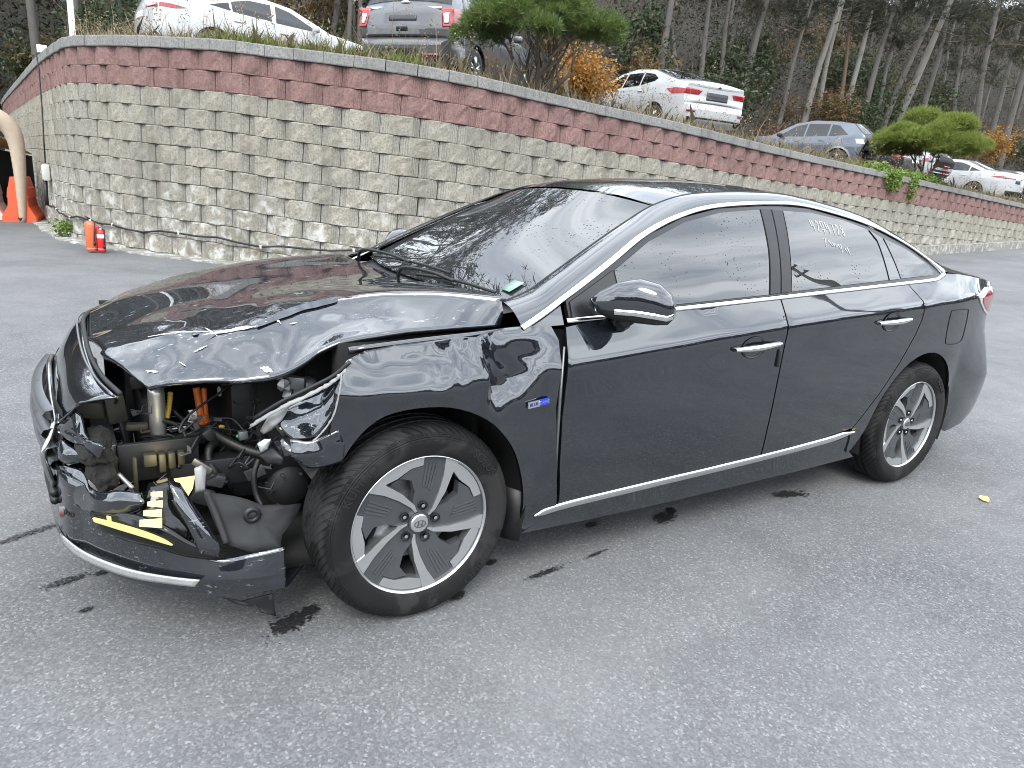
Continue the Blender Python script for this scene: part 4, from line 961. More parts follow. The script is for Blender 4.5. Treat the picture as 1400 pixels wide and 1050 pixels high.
M_DRYW = m_leaf('brown_weeds', [(.16, .115, .07), (.22, .165, .10), (.12, .085, .05), (.18, .15, .07)])
def wall_weeds():
    """dry and green weeds rooted along the wall's top edge"""
    g = np.random.default_rng(8)
    s_of = lambda x, lo=18: float(np.interp(x, _wp[_ws > lo][:, 0], _ws[_ws > lo]))
    def band(name, label, mat, s0, s1, n, h, d0, d1, seed, w=.006, curl=.35, kind='stuff'):
        gg = np.random.default_rng(seed); S_ = gg.uniform(s0, s1, n); dd = gg.uniform(d0, d1, n)
        cl = .5+.5*vnoise(np.c_[S_, dd, dd*0], 1.3, seed, 2); S_ = S_[cl > .28]; dd = dd[cl > .28]; cl = cl[cl > .28]
        F0 = [wall_frame(s) for s in S_]; B = np.array([tuple(P-nr*d) for (P, t, nr), d in zip(F0, dd)])
        B[:, 2] = land_z(B[:, 0], B[:, 1])-.02
        m = len(B); H = h*gg.gamma(4, .25, m)*(.5+cl); D = gg.normal(0, curl, (m, 3)); D[:, 2] = 1
        D /= np.linalg.norm(D, axis=1)[:, None]; a = np.cross(D, gg.normal(0, 1, (m, 3))); a /= np.linalg.norm(a, axis=1)[:, None]
        tip = B+D*H[:, None]+gg.normal(0, .25, (m, 3))*H[:, None]*np.array([1, 1, .3]); mid = B+D*H[:, None]*.55
        ww = w*gg.uniform(.6, 1.5, (m, 1))
        V = np.stack([B-a*ww, B+a*ww, mid+a*ww*.8, tip, mid-a*ww*.8], 1).reshape(-1, 3); F = np.arange(5*m).reshape(-1, 5)
        tag(mesh_obj(name, np_mesh(name, V, F), mat), label, 'weeds', kind=kind)
        return B, H
    sA, sE = 21.0, s_of(34)
    band('dry_grass', 'dry straw-coloured grass along the wall top', M_STRAW, sA, sE, 15000, .17, .26, 1.6, 1)
    band('dry_weeds', 'tall brittle brown weeds along the wall top', M_DRYW, sA, sE, 5000, .26, .28, 1.3, 2, .004, .5)
    band('green_grass', 'green grass on the wall top below the white sedan', M_WEED, s_of(.9), s_of(3.6), 5200, .15, .25, 1.2, 3, .008, .45)
    band('green_grass', 'sparse green weeds on the wall top', M_WEED, s_of(3.6), sE, 3200, .12, .26, 1.1, 4, .008, .5)
    band('tall_stalks', 'tall dead seed stalks along the wall top', M_STRAW, sA, sE, 420, .52, .3, 1.4, 5, .004, .22)
    # seed heads on the dead stalks
    gg = np.random.default_rng(17); S_ = gg.uniform(sA, sE, 380); F0 = [wall_frame(s) for s in S_]
    B = np.array([tuple(P-nr*gg.uniform(.3, 1.2)) for P, t, nr in F0]); B[:, 2] = land_z(B[:, 0], B[:, 1])+gg.gamma(4, .09, len(B))+.08
    V, F = leaf_cloud(B, .035, 14, (.035, .035, .06), 18, .2, .6); tag(mesh_obj('seed_heads', np_mesh('seed_heads', V, F), M_STRAW), 'dry seed heads above the wall top', 'weeds', kind='stuff')
    # creeper spilling over the cap
    for k, (s, n, drop, wd, lab) in enumerate(((s_of(18.2), 190, .50, .30, 'bright green creeper hanging over the cap, the wider of two'), (s_of(19.4), 80, .70, .10, 'bright green creeper hanging over the cap, the narrower of two'))):
        P, t, nr = wall_frame(s); gg = np.random.default_rng(40+k)
        u = gg.beta(1.2, 1.6, n); C = np.array([tuple(P+t*gg.normal(0, wd*(1-.6*v))+nr*(.06+.05*gg.random())+Vector((0, 0, .05-drop*v))) for v in u])
        root = empty('creeper', P); V, F = leaf_cloud(C-np.array(P), .07, 4, (.07, .05, .05), 41+k, .2, .8)
        mesh_obj('leaves', np_mesh('leaves', V, F), M_GREENL, root)
        mb = MB()
        for j in range(4): a = t*gg.normal(0, wd*.6); mb.tube([Vector(a)-nr*.2+Vector((0, 0, .04)), Vector(a)+nr*.06+Vector((0, 0, .02)), Vector(a)*.7+nr*.07-Vector((0, 0, drop*.8))], .006, 4)
        mb.build('stem', M_TWIG, root); tag(root, lab, 'creeper')
    B = []
    for i in range(700):
        s = s_of(17.0)+gg.random()*(s_of(22)-s_of(17.0)); P, t, nr = wall_frame(s); B.append(tuple(P-nr*gg.uniform(.1, .8)+Vector((0, 0, gg.uniform(-.02, .18)))))
    V, F = leaf_cloud(np.array(B), .08, 5, (.08, .08, .05), 44, .2, .8); tag(mesh_obj('ground_cover', np_mesh('ground_cover', V, F), M_GREENL), 'bright green leafy ground cover under the flat-topped pine', 'ground cover', kind='stuff')
wall_weeds()
# ------------------------------------------------------------ measured points of the damaged sedan (metres, front axle at the origin)
N = {
'hood': [[(-.77, .8, .709), (-.65, .8, .78), (-.5, .8, .837), (-.35, .8, .877), (-.17, .8, .912), (.03, .8, .94), (.22, .8, .955), (.3, .8, .96)], [(-.8, .68, .754), (-.68, .68, .825), (-.53, .68, .882), (-.38, .68, .922), (-.2, .68, .957), (0, .68, .985), (.19, .68, 1), (.27, .68, 1.005)], [(-.83, .36, .805), (-.68, .36, .863), (-.53, .36, .902), (-.38, .36, .93), (-.2, .36, .956), (0, .36, .975), (.22, .36, .984), (.3, .36, .983)], [(-.85, 0, .795), (-.68, 0, .855), (-.53, 0, .896), (-.38, 0, .925), (-.2, 0, .951), (0, 0, .971), (.225, 0, .98), (.305, 0, .979)], [(-.83, -.171, .812), (-.672, -.215, .868), (-.555, -.248, .899), (-.412, -.28, .92), (-.225, -.275, .968), (-.029, -.297, .998), (.192, -.341, 1.01), (.331, -.396, 1.007)], [(-.813, -.31, .818), (-.665, -.39, .871), (-.575, -.45, .895), (-.439, -.51, .908), (-.245, -.5, .974), (-.053, -.54, 1.013), (.164, -.62, 1.027), (.353, -.72, 1.023)], [(-.818, -.345, .806), (-.672, -.425, .858), (-.583, -.485, .882), (-.449, -.545, .895), (-.258, -.535, .96), (-.069, -.575, .997), (.145, -.655, 1.011), (.33, -.755, 1.007)], [(-.772, -.44, .786), (-.659, -.53, .818), (-.558, -.58, .832), (-.432, -.63, .842), (-.283, -.64, .908), (-.129, -.66, .944), (.091, -.72, .971), (.326, -.775, .974)], [(-.713, -.57, .747), (-.648, -.62, .773), (-.527, -.66, .78), (-.4, -.7, .789), (-.33, -.74, .837), (-.212, -.765, .897), (.034, -.79, .931), (.309, -.79, .933)]],
'bumper_top': [[(-.7, .8, .7), (-.81, .6, .755), (-.829, .3, .807), (-.85, .1, .811), (-.847, -.22, .778), (-.824, -.42, .751), (-.792, -.6, .746)], [(-.75, .81, .65), (-.87, .6, .7), (-.879, .3, .761), (-.912, .1, .739), (-.914, -.2, .717), (-.896, -.41, .719), (-.839, -.585, .738)], [(-.77, .82, .6), (-.9, .6, .64), (-.952, .3, .635), (-.953, .12, .65), (-.953, -.13, .616), (-.948, -.35, .601), (-.887, -.555, .726)]],
'bumper_strip': [(-.81, .6, .755), (-.829, .3, .807), (-.85, .1, .811), (-.847, -.22, .778), (-.824, -.42, .751), (-.792, -.6, .746)],
'bumper_low': [[(-.41, .86, .34), (-.66, .79, .36), (-.87, .6, .4), (-.95, .36, .46), (-.975, 0, .47), (-.953, -.42, .488), (-.894, -.54, .476), (-.836, -.62, .432), (-.754, -.69, .393), (-.669, -.74, .348), (-.59, -.8, .3), (-.502, -.835, .313), (-.416, -.855, .325)], [(-.43, .86, .27), (-.68, .79, .27), (-.89, .6, .27), (-.97, .36, .27), (-.995, 0, .27), (-.962, -.36, .267), (-.907, -.47, .245), (-.847, -.57, .243), (-.767, -.68, .245), (-.694, -.745, .245), (-.607, -.805, .246), (-.515, -.845, .254), (-.415, -.862, .254)], [(-.43, .86, .24), (-.68, .79, .24), (-.89, .6, .24), (-.97, .36, .24), (-.995, 0, .24), (-.961, -.355, .245), (-.909, -.465, .223), (-.848, -.565, .221), (-.768, -.675, .224), (-.694, -.74, .224), (-.607, -.8, .225), (-.516, -.845, .235), (-.415, -.862, .235)], [(-.41, .86, .19), (-.66, .79, .19), (-.87, .6, .19), (-.95, .36, .19), (-.975, 0, .19), (-.957, -.34, .222), (-.905, -.45, .192), (-.846, -.55, .186), (-.765, -.66, .182), (-.666, -.73, .17), (-.567, -.79, .17), (-.494, -.83, .18), (-.411, -.855, .191)], [(-.32, .74, .186), (-.57, .679, .186), (-.78, .516, .186), (-.86, .31, .186), (-.885, 0, .186), (-.867, -.292, .218), (-.815, -.387, .188), (-.756, -.473, .182), (-.675, -.568, .178), (-.576, -.628, .166), (-.477, -.679, .166), (-.404, -.714, .176), (-.321, -.735, .187)]],
'chrome_lip': [[(-.957, -.372, .26), (-.92, -.455, .25), (-.88, -.53, .247), (-.822, -.62, .248), (-.768, -.69, .251), (-.695, -.755, .251), (-.631, -.802, .251)], [(-.954, -.368, .225), (-.922, -.452, .217), (-.882, -.527, .217), (-.823, -.617, .219), (-.769, -.687, .224), (-.695, -.752, .226), (-.644, -.795, .229)]],
'flap': [[(-.952, -.44, .502), (-.897, -.5, .51), (-.877, -.56, .474), (-.851, -.62, .477), (-.817, -.66, .494), (-.761, -.7, .494)], [(-.936, -.46, .455), (-.898, -.54, .463), (-.877, -.6, .453), (-.846, -.655, .458), (-.812, -.69, .466), (-.76, -.73, .474)], [(-.928, -.47, .388), (-.898, -.55, .401), (-.873, -.605, .412), (-.842, -.645, .419), (-.789, -.68, .418), (-.767, -.7, .433)]],
'bezel': [[(-.886, -.595, .414), (-.821, -.66, .429), (-.761, -.71, .426), (-.706, -.755, .399), (-.652, -.785, .357), (-.586, -.815, .323)], [(-.884, -.6, .398), (-.842, -.655, .381), (-.793, -.71, .37), (-.735, -.75, .354), (-.669, -.785, .327), (-.588, -.812, .306)], [(-.875, -.59, .371), (-.86, -.63, .362), (-.797, -.69, .345), (-.734, -.735, .333), (-.672, -.775, .314), (-.592, -.8, .294)]],
'drl_bar': [[(-.877, -.612, .405), (-.824, -.675, .407), (-.766, -.722, .394), (-.721, -.752, .375), (-.697, -.77, .36)], [(-.874, -.612, .393), (-.825, -.675, .391), (-.767, -.722, .377), (-.722, -.752, .363), (-.699, -.77, .358)]],
'drl_tab': [(-.848, -.648, .422), (-.839, -.655, .421), (-.839, -.66, .403), (-.847, -.652, .403)],
'led0': [(-.73, -.695, .5), (-.701, -.7, .501), (-.702, -.705, .484), (-.731, -.7, .491)],
'led1': [(-.741, -.707, .479), (-.703, -.712, .479), (-.705, -.717, .459), (-.742, -.712, .468)],
'led2': [(-.753, -.719, .46), (-.708, -.724, .458), (-.71, -.729, .436), (-.754, -.724, .447)],
'led3': [(-.764, -.731, .44), (-.71, -.736, .436), (-.712, -.741, .41), (-.766, -.736, .423)],
'lamp_housing': [(-.739, -.66, .502), (-.676, -.66, .51), (-.655, -.7, .437), (-.63, -.745, .379), (-.663, -.76, .334), (-.71, -.745, .366), (-.764, -.72, .4), (-.767, -.7, .431)],
'blade': [(-.695, -.71, .524), (-.665, -.715, .512), (-.621, -.765, .425), (-.583, -.815, .35), (-.589, -.818, .314), (-.635, -.8, .329), (-.661, -.77, .397), (-.692, -.735, .472)],
'reflector': [(-.671, -.64, .496), (-.611, -.62, .488), (-.622, -.64, .456), (-.641, -.66, .44)],
'bracket_clear': [(-.618, -.66, .528), (-.598, -.66, .534), (-.585, -.66, .518), (-.596, -.68, .459), (-.622, -.68, .459)],
'blue_shard': [(-.895, -.5, .687), (-.884, -.52, .679), (-.88, -.57, .639), (-.861, -.62, .621), (-.839, -.65, .62), (-.855, -.64, .585), (-.882, -.58, .599), (-.915, -.52, .602), (-.943, -.44, .603), (-.944, -.42, .614)],
'lump': [(-.954, -.42, .566), (-.936, -.47, .594), (-.903, -.53, .584), (-.89, -.56, .572), (-.896, -.55, .547), (-.932, -.49, .518), (-.951, -.44, .518)],
'liner': [(-.601, -.67, .453), (-.557, -.68, .447), (-.498, -.69, .424), (-.437, -.7, .393), (-.372, -.72, .392), (-.328, -.73, .395), (-.349, -.74, .357), (-.4, -.77, .32), (-.415, -.8, .287), (-.492, -.8, .296), (-.556, -.76, .314), (-.577, -.72, .361)],
'liner_rod': [(-.595, -.7, .467), (-.584, -.715, .43), (-.572, -.75, .383), (-.563, -.79, .337)],
'liner_hole': [(-.492, -.735, .393), (-.469, -.735, .39)],
'undertray': [(-.572, -.72, .126), (-.518, -.74, .108), (-.436, -.78, .133), (-.426, -.78, .054), (-.465, -.77, .07), (-.475, -.76, .087), (-.535, -.74, .102)],
'fender_nose': [[(-.413, -.78, .707), (-.352, -.8, .746), (-.295, -.82, .779), (-.245, -.86, .84)], [(-.411, -.8, .67), (-.354, -.84, .706), (-.309, -.865, .744), (-.27, -.885, .802)], [(-.385, -.84, .645), (-.344, -.87, .65), (-.316, -.885, .682), (-.286, -.895, .738)]],
'fender_lip': [[(-.398, -.86, .656), (-.349, -.885, .653), (-.308, -.895, .667), (-.274, -.9, .682)], [(-.398, -.87, .614), (-.35, -.895, .611), (-.304, -.9, .62), (-.258, -.902, .64)], [(-.391, -.86, .6), (-.348, -.88, .566), (-.305, -.89, .574), (-.259, -.895, .584)]],
'torn_strip': [(-.481, -.74, .665), (-.416, -.8, .727), (-.343, -.84, .774), (-.29, -.87, .812), (-.252, -.885, .851)],
'torn_flap': [(-.453, -.74, .646), (-.435, -.77, .698), (-.382, -.82, .744), (-.404, -.8, .693), (-.424, -.77, .657), (-.444, -.75, .639)],
'lamp_shard': [(-.463, -.76, .618), (-.445, -.77, .633), (-.429, -.78, .634), (-.437, -.77, .6), (-.455, -.76, .586)],
'bracket_blue': [(-.426, -.77, .626), (-.403, -.8, .642), (-.378, -.83, .618), (-.386, -.84, .601), (-.405, -.82, .587)],
'bracket_dark': [(-.457, -.73, .571), (-.42, -.75, .6), (-.393, -.79, .574), (-.402, -.79, .553), (-.436, -.76, .551)],
'can': [(-.676, -.4, .696), (-.685, -.4, .549)],
'yellow_hose': [(-.635, -.36, .674), (-.644, -.38, .632), (-.655, -.4, .601)],
'orange_cable': [(-.548, -.28, .658), (-.545, -.3, .608), (-.545, -.33, .556), (-.545, -.34, .539)],
'orange_cable2': [(-.524, -.28, .656), (-.527, -.3, .596), (-.529, -.34, .547)],
'hose_a': [(-.586, -.4, .524), (-.541, -.44, .561), (-.505, -.48, .541), (-.459, -.52, .519), (-.417, -.55, .506), (-.374, -.58, .506)],
'hose_b': [(-.513, -.46, .527), (-.549, -.5, .524), (-.556, -.52, .488), (-.539, -.54, .449), (-.512, -.55, .419)],
'hose_c': [(-.429, -.62, .512), (-.447, -.63, .465), (-.444, -.64, .407), (-.432, -.66, .372)],
'cable_d': [(-.665, -.42, .601), (-.63, -.46, .593), (-.616, -.5, .567), (-.629, -.52, .528), (-.647, -.55, .49)],
'cable_e': [(-.632, -.36, .615), (-.582, -.38, .554), (-.55, -.42, .526)],
'wire_f': [(-.56, -.44, .529), (-.54, -.44, .586), (-.479, -.47, .603), (-.442, -.5, .564)],
'rod': [(-.808, -.62, .525), (-.778, -.66, .491)],
'strut_a': [(-.486, -.45, .497), (-.446, -.46, .526), (-.493, -.5, .383), (-.531, -.52, .334)],
'at_foam': (-.856, -.52, .579),
'at_foam2': (-.844, -.55, .521),
'at_box_yel': (-.722, -.55, .529),
'at_box_yel2': (-.664, -.55, .516),
'at_box_yel_top': (-.867, -.38, .647),
'at_plate_yel': (-.792, -.4, .645),
'at_connector': (-.743, -.45, .602),
'at_fuse': (-.49, -.5, .785),
'at_batt': (-.396, -.4, .602),
'at_alu_a': (-.367, -.66, .748),
'at_alu_b': (-.351, -.68, .718),
'at_motor': (-.301, -.66, .742),
'at_gear': (-.318, -.5, .366),
'at_gear2': (-.378, -.45, .382),
'at_green': (-.46, -.52, .556),
'at_yel_tag': (-.508, -.48, .583),
'at_orange_conn': (-.543, -.335, .567),
'at_white_conn': (-.5, -.42, .681),
'at_pump': (-.544, -.55, .437),
'at_support': (-.636, -.42, .53),
'at_mir_tip': (.574, -.9, 1.024),
'at_mir_top': (.658, -.98, 1.113),
'at_mir_out': (.802, -1.06, 1.031),
'at_mir_bot': (.726, -1, .971),
'at_mir_foot': (.577, -.89, .995),
'at_sticker': (.37, -.62, 1.006),
}
# ------------------------------------------------------------ the damaged sedan
def m_hero_paint(name, scratch=0.0):
    t = NT(name); p = t.pos()
    f = t.n('RGBToBW', {'Color': t.n('TexVoronoi', {'Vector': p, 'Scale': 1500.0}).outputs['Color']}).outputs[0]
    c = t.mix(t.math('MULTIPLY', f, .35), (.006, .0076, .0112), (.028, .036, .050))
    dust = t.noise(t.mapv(p, (1.6, 1, .5), (0, .5, 0)), 3.4, 9, .72, .6); d = t.ramp(dust, [(.42, 0.0), (.8, .22)])
    z = t.n('SeparateXYZ', {0: p}).outputs[2]
    low = t.ramp(z, [(.18, .35), (.60, .05), (.95, .03)])
    c = t.mix(t.math('MULTIPLY', t.math('ADD', d, low), .16), c, (.09, .095, .10))
    ro = t.math('ADD', .015, t.math('MULTIPLY', d, .16))
    if scratch:
        s1 = t.noise(t.mapv(p, (6, 30, 40), (.3, .5, .2)), 2.2, 6, .7, .6); m = t.ramp(s1, [(.60, 0.0), (.67, 1.0)])
        s2 = t.ramp(t.noise(p, 7, 4, .6), [(.45, 0.0), (.6, 1.0)])
        k = t.math('MULTIPLY', t.math('MULTIPLY', m, s2), scratch); c = t.mix(k, c, (.38, .40, .42)); ro = t.math('ADD', ro, t.math('MULTIPLY', k, .4))
    # dried rain spots on upward faces
    sp = t.math('LESS_THAN', t.voro(p, 75.0), t.ramp(t.noise(p, 6.0, 3, .6), [(.55, 0.0), (.72, .15)]))
    nz_ = t.n('SeparateXYZ', {0: t.n('NewGeometry').outputs['Normal']}).outputs[2]
    sp = t.math('MULTIPLY', sp, t.ramp(nz_, [(.25, 0.0), (.45, .8)]))
    c = t.mix(sp, c, (.015, .016, .017)); ro = t.math('ADD', ro, t.math('MULTIPLY', sp, .5))
    return t.bsdf(c, .38, .5, Specular_IOR_Level=0.0, Coat_Weight=1.0, Coat_Roughness=ro, Coat_IOR=2.0)
M_HP = m_hero_paint('charcoal_paint'); M_HPS = m_hero_paint('scraped_charcoal_paint', 1.0)
M_WGLASS = m_glass('tinted_glass', (.015, .017, .018), 2.05, True); M_WSHIELD = m_glass('windscreen_glass', (.03, .033, .033), 1.85, True)
M_TRIM = simple('satin_black_trim', (.012, .012, .013), .28); M_RUB = simple('rubber_seal', (.012, .012, .012), .65)
M_PRIMER = simple('bare_white_chip', (.72, .73, .74), .6, scale=200); M_MACH = simple('machined_alloy', (.62, .62, .615), .30, .9, var=.06, scale=12)
M_GREYR = simple('wheel_grey', (.07, .073, .078), .42, .3, scale=20); M_FLANK = simple('wheel_flank', (.26, .27, .285), .32, .6, scale=20)
M_FOAM = simple('burnt_foam', (.010, .0095, .008), .95, scale=60, bump=.8); M_OLIVE = simple('lamp_tinted_plastic', (.03, .028, .018), .6, bump=.2)  # olive plastic: the lit lamps' yellow cast is put into its colour
M_TAN = simple('liner_felt', (.024, .025, .026), .85, scale=25, bump=.3); M_STEEL = simple('grimy_steel', (.22, .225, .23), .42, .8, bump=.2)
M_ORNG = simple('orange_cable', (.75, .18, .03), .45); M_YEL = simple('yellow_hose', (.62, .42, .06), .5); M_GRN = simple('green_plug', (.02, .45, .12), .4)
def emis(name, col, s):
    t = NT(name); e = t.n('Emission', {'Color': (*col, 1), 'Strength': s}); t.t.links.new(e.outputs[0], t.out.inputs[0]); return t.m
M_LED = emis('lit_led', (1.0, .90, .42), .95); M_DRL = emis('lit_light_bar', (.95, .93, .42), .55)

HW = pchip([-1.0, -.8, -.6, -.45, 0, .5, 1.5, 2.6, 3.0, 3.3, 3.5, 3.65, 3.8], [.62, .76, .85, .885, .915, .922, .93, .927, .912, .875, .83, .775, .68])
HC = pchip([-.6, -.3, .5, 1.4, 2.4, 3.4, 3.8], [.74, .765, .815, .885, .945, .985, .99])
def HB(x): return .93+.055*x
def HS(x, z):
    """half width of the sedan's side at (x, z)"""
    c = float(HC(x)); b = HB(x); w = float(HW(x))
    if x > 3.2 and z < .8: w += .09*min(1, (x-3.2)/.45)*min(1, (.8-z)/.28)
    if z > b:
        h = z-b; return w-.055-h*.42-h*h*.60
    zs = (.12, .19, .235, .27, .33, .45, .62, c-.05, c-.008, c+.012, c+.05, b); vs = (-.11, -.052, -.060, -.048, -.032, -.016, -.004, 0, .003, -.001, -.019, -.055)
    i = 0
    if z <= zs[0]: return w+vs[0]
    while i < len(zs)-2 and z > zs[i+1]: i += 1
    t = (z-zs[i])/(zs[i+1]-zs[i]); m0 = (vs[i+1]-vs[i-1])/(zs[i+1]-zs[i-1]) if i else 0; m1 = (vs[i+2]-vs[i])/(zs[i+2]-zs[i]) if i+2 < len(zs) else (vs[i+1]-vs[i])/(zs[i+1]-zs[i])
    h = zs[i+1]-zs[i]; t2 = t*t; t3 = t2*t
    return w+(2*t3-3*t2+1)*vs[i]+(t3-2*t2+t)*h*m0+(-2*t3+3*t2)*vs[i+1]+(t3-t2)*h*m1
def hrows(x):
    c = float(HC(x)); return [c+d for d in (-.7, -.64, -.58, -.52, -.46, -.40, -.34, -.28, -.22, -.16, -.11, -.07, -.04, -.02, -.006, .008, .022, .04, .065, .09, .12)]+[c+.16+.04*i for i in range(12)]

CAR = empty('damaged_sedan', (0, 0, 0))
tag(CAR, 'dark charcoal sedan with a crushed front left corner, parked on the asphalt lot', 'car')

def hem_mesh(name, V, F, mat, parent, inward, depth=.014):
    """panel with its edge turned in; inward: function of a vertex giving the turn-in direction"""
    cnt = {}
    for f in F:
        for a, b in zip(f, f[1:]+f[:1]):
            k = (min(a, b), max(a, b)); cnt[k] = cnt.get(k, 0)+1
    V = list(V); F = list(F); mp_ = {}; flat = len(F)
    for (a, b), n in cnt.items():
        if n == 1:
            for q in (a, b):
                if q not in mp_: mp_[q] = len(V); V.append(tuple(Vector(V[q])+inward(Vector(V[q]))*depth))
            F.append((a, b, mp_[b], mp_[a]))
    me = pymesh(name, V, F)
    bm = bmesh.new(); bm.from_mesh(me); bmesh.ops.recalc_face_normals(bm, faces=bm.faces); bm.to_mesh(me); bm.free()
    me.set_sharp_from_angle(angle=R(50)); return mesh_obj(name, me, mat, parent)
def side_panel(name, poly, mat, sgn=-1, off=0.0, dent=None, grid=.035, parent=None, hem=.014, holes=()):
    fy = lambda x, z: sgn*(HS(x, z)+off+.0005*math.sin(x*19+z*8)*math.sin(z*23-x*5+1)+(dent(x, z) if dent else 0))
    V, F = cdt_panel(poly, fy, grid, grid*.7, holes, hrows)
    return hem_mesh(name, V, F, mat, parent or CAR, lambda v: Vector((0, -sgn, 0)), hem)
def ribbon(name, line, w, mat, parent, sgn=-1, off=.004, up=(0, 1), th=.006, n=6):
    """raised strip that follows the side surface along (x,z) points"""
    L = crom(line, n); rows = []
    for i, (x, z) in enumerate(L):
        a = L[min(i+1, len(L)-1)]-L[max(i-1, 0)]; a = a/np.hypot(*a); nx, nz = -a[1], a[0]
        ww = w if not callable(w) else w(i/(len(L)-1))
        r = []
        for k, o in ((-1, -th), (-.8, off*.7), (-.3, off), (.3, off), (.8, off*.7), (1, -th)):
            X, Z = x+nx*ww*.5*k, z+nz*ww*.5*k; r.append((X, sgn*(HS(X, Z)+o), Z))
        rows.append(r)
    return MB().grid(rows).build(name, mat, parent)

AR = [(-.259, .588), (-.223, .644), (-.162, .699), (-.08, .722), (.036, .722), (.14, .695), (.232, .642), (.308, .558), (.351, .471), (.385, .36), (.398, .263), (.402, .20)]
AR = [tuple(float(v) for v in q) for q in crom(AR, 3)]
D_LEAD = [(.515, .938), (.503, .80), (.502, .638), (.52, .45), (.552, .290)]
SPLIT = [(1.630, .322), (1.618, .45), (1.612, .60), (1.612, .75), (1.615, .91), (1.606, 1.012)]
R_EDGE = [(2.285, .372), (2.42, .531), (2.538, .69), (2.62, .82), (2.650, .90), (2.640, .985), (2.545, 1.066)]
RA = arc(2.805, .325, .395, 172, -8, 22)
def belt(x0, x1, n=8, dz=0.0): return [(x0+(x1-x0)*i/n, HB(x0+(x1-x0)*i/n)-.006+dz) for i in range(n+1)]
def door_front(sgn): return D_LEAD+[(1.0, .305), (1.622, .322)]+[(x-.004, z) for x, z in SPLIT]+[q for q in belt(1.60, .515)[1:-1]]
def door_rear(sgn): return [(x+.004, z) for x, z in SPLIT[::-1]]+[(2.0, .345), (2.280, .372)]+[(x-.004, z) for x, z in R_EDGE]+[q for q in belt(2.53, 1.62)[1:-1]]

def fender_dent(x, z):
    """buckled skin: a sharp vertical fold over the arch, a facet pushed in behind it, a sprung trailing edge"""
    up = min(1, max(0, (z-.655)/.10)); u = x-(.168+.10*(.92-z))
    fold = .030*max(0, 1-abs(u)/.05)**1.2*up
    # facet behind the fold: deepest along a line that runs up towards the door
    zl = .735+.42*(x-.19); w = z-zl
    facet = -.046*max(0, 1-abs(w)/(.115 if w > 0 else .05))*min(1, max(0, (x-.175)/.05))*max(0, min(1, (.43-x)/.12))
    r0 = math.hypot(x-.15, .945-z); ph = math.atan2(x-.15, .945-z); tri = abs(((ph*2.6+.35) % 1)*2-1)
    fan = .011*(tri-.5)*min(1, r0/.08)*max(0, min(1, (.27-r0)/.10))*up
    shelf = .008*math.exp(-((z-.905)/.025)**2)*math.exp(-((x-.30)/.12)**2)
    zs = .775-.10*(x+.05); nose = .010*max(0, 1-abs(z-zs)/.05)*max(0, min(1, (.15-x)/.08))-.006*math.exp(-((z-.86)/.05)**2)*math.exp(-((x+.05)/.12)**2)
    crinkle = .005*math.sin(x*37+z*21)*max(0, min(1, (-.10-x)/.12))*up
    tail = .020*max(0, (x-.40)/.08)**2*math.exp(-((z-.66)/.22)**2)-.010*math.exp(-((x-.425)/.03)**2-((z-.62)/.22)**2)
    return fold+facet+fan+shelf+nose+crinkle+tail
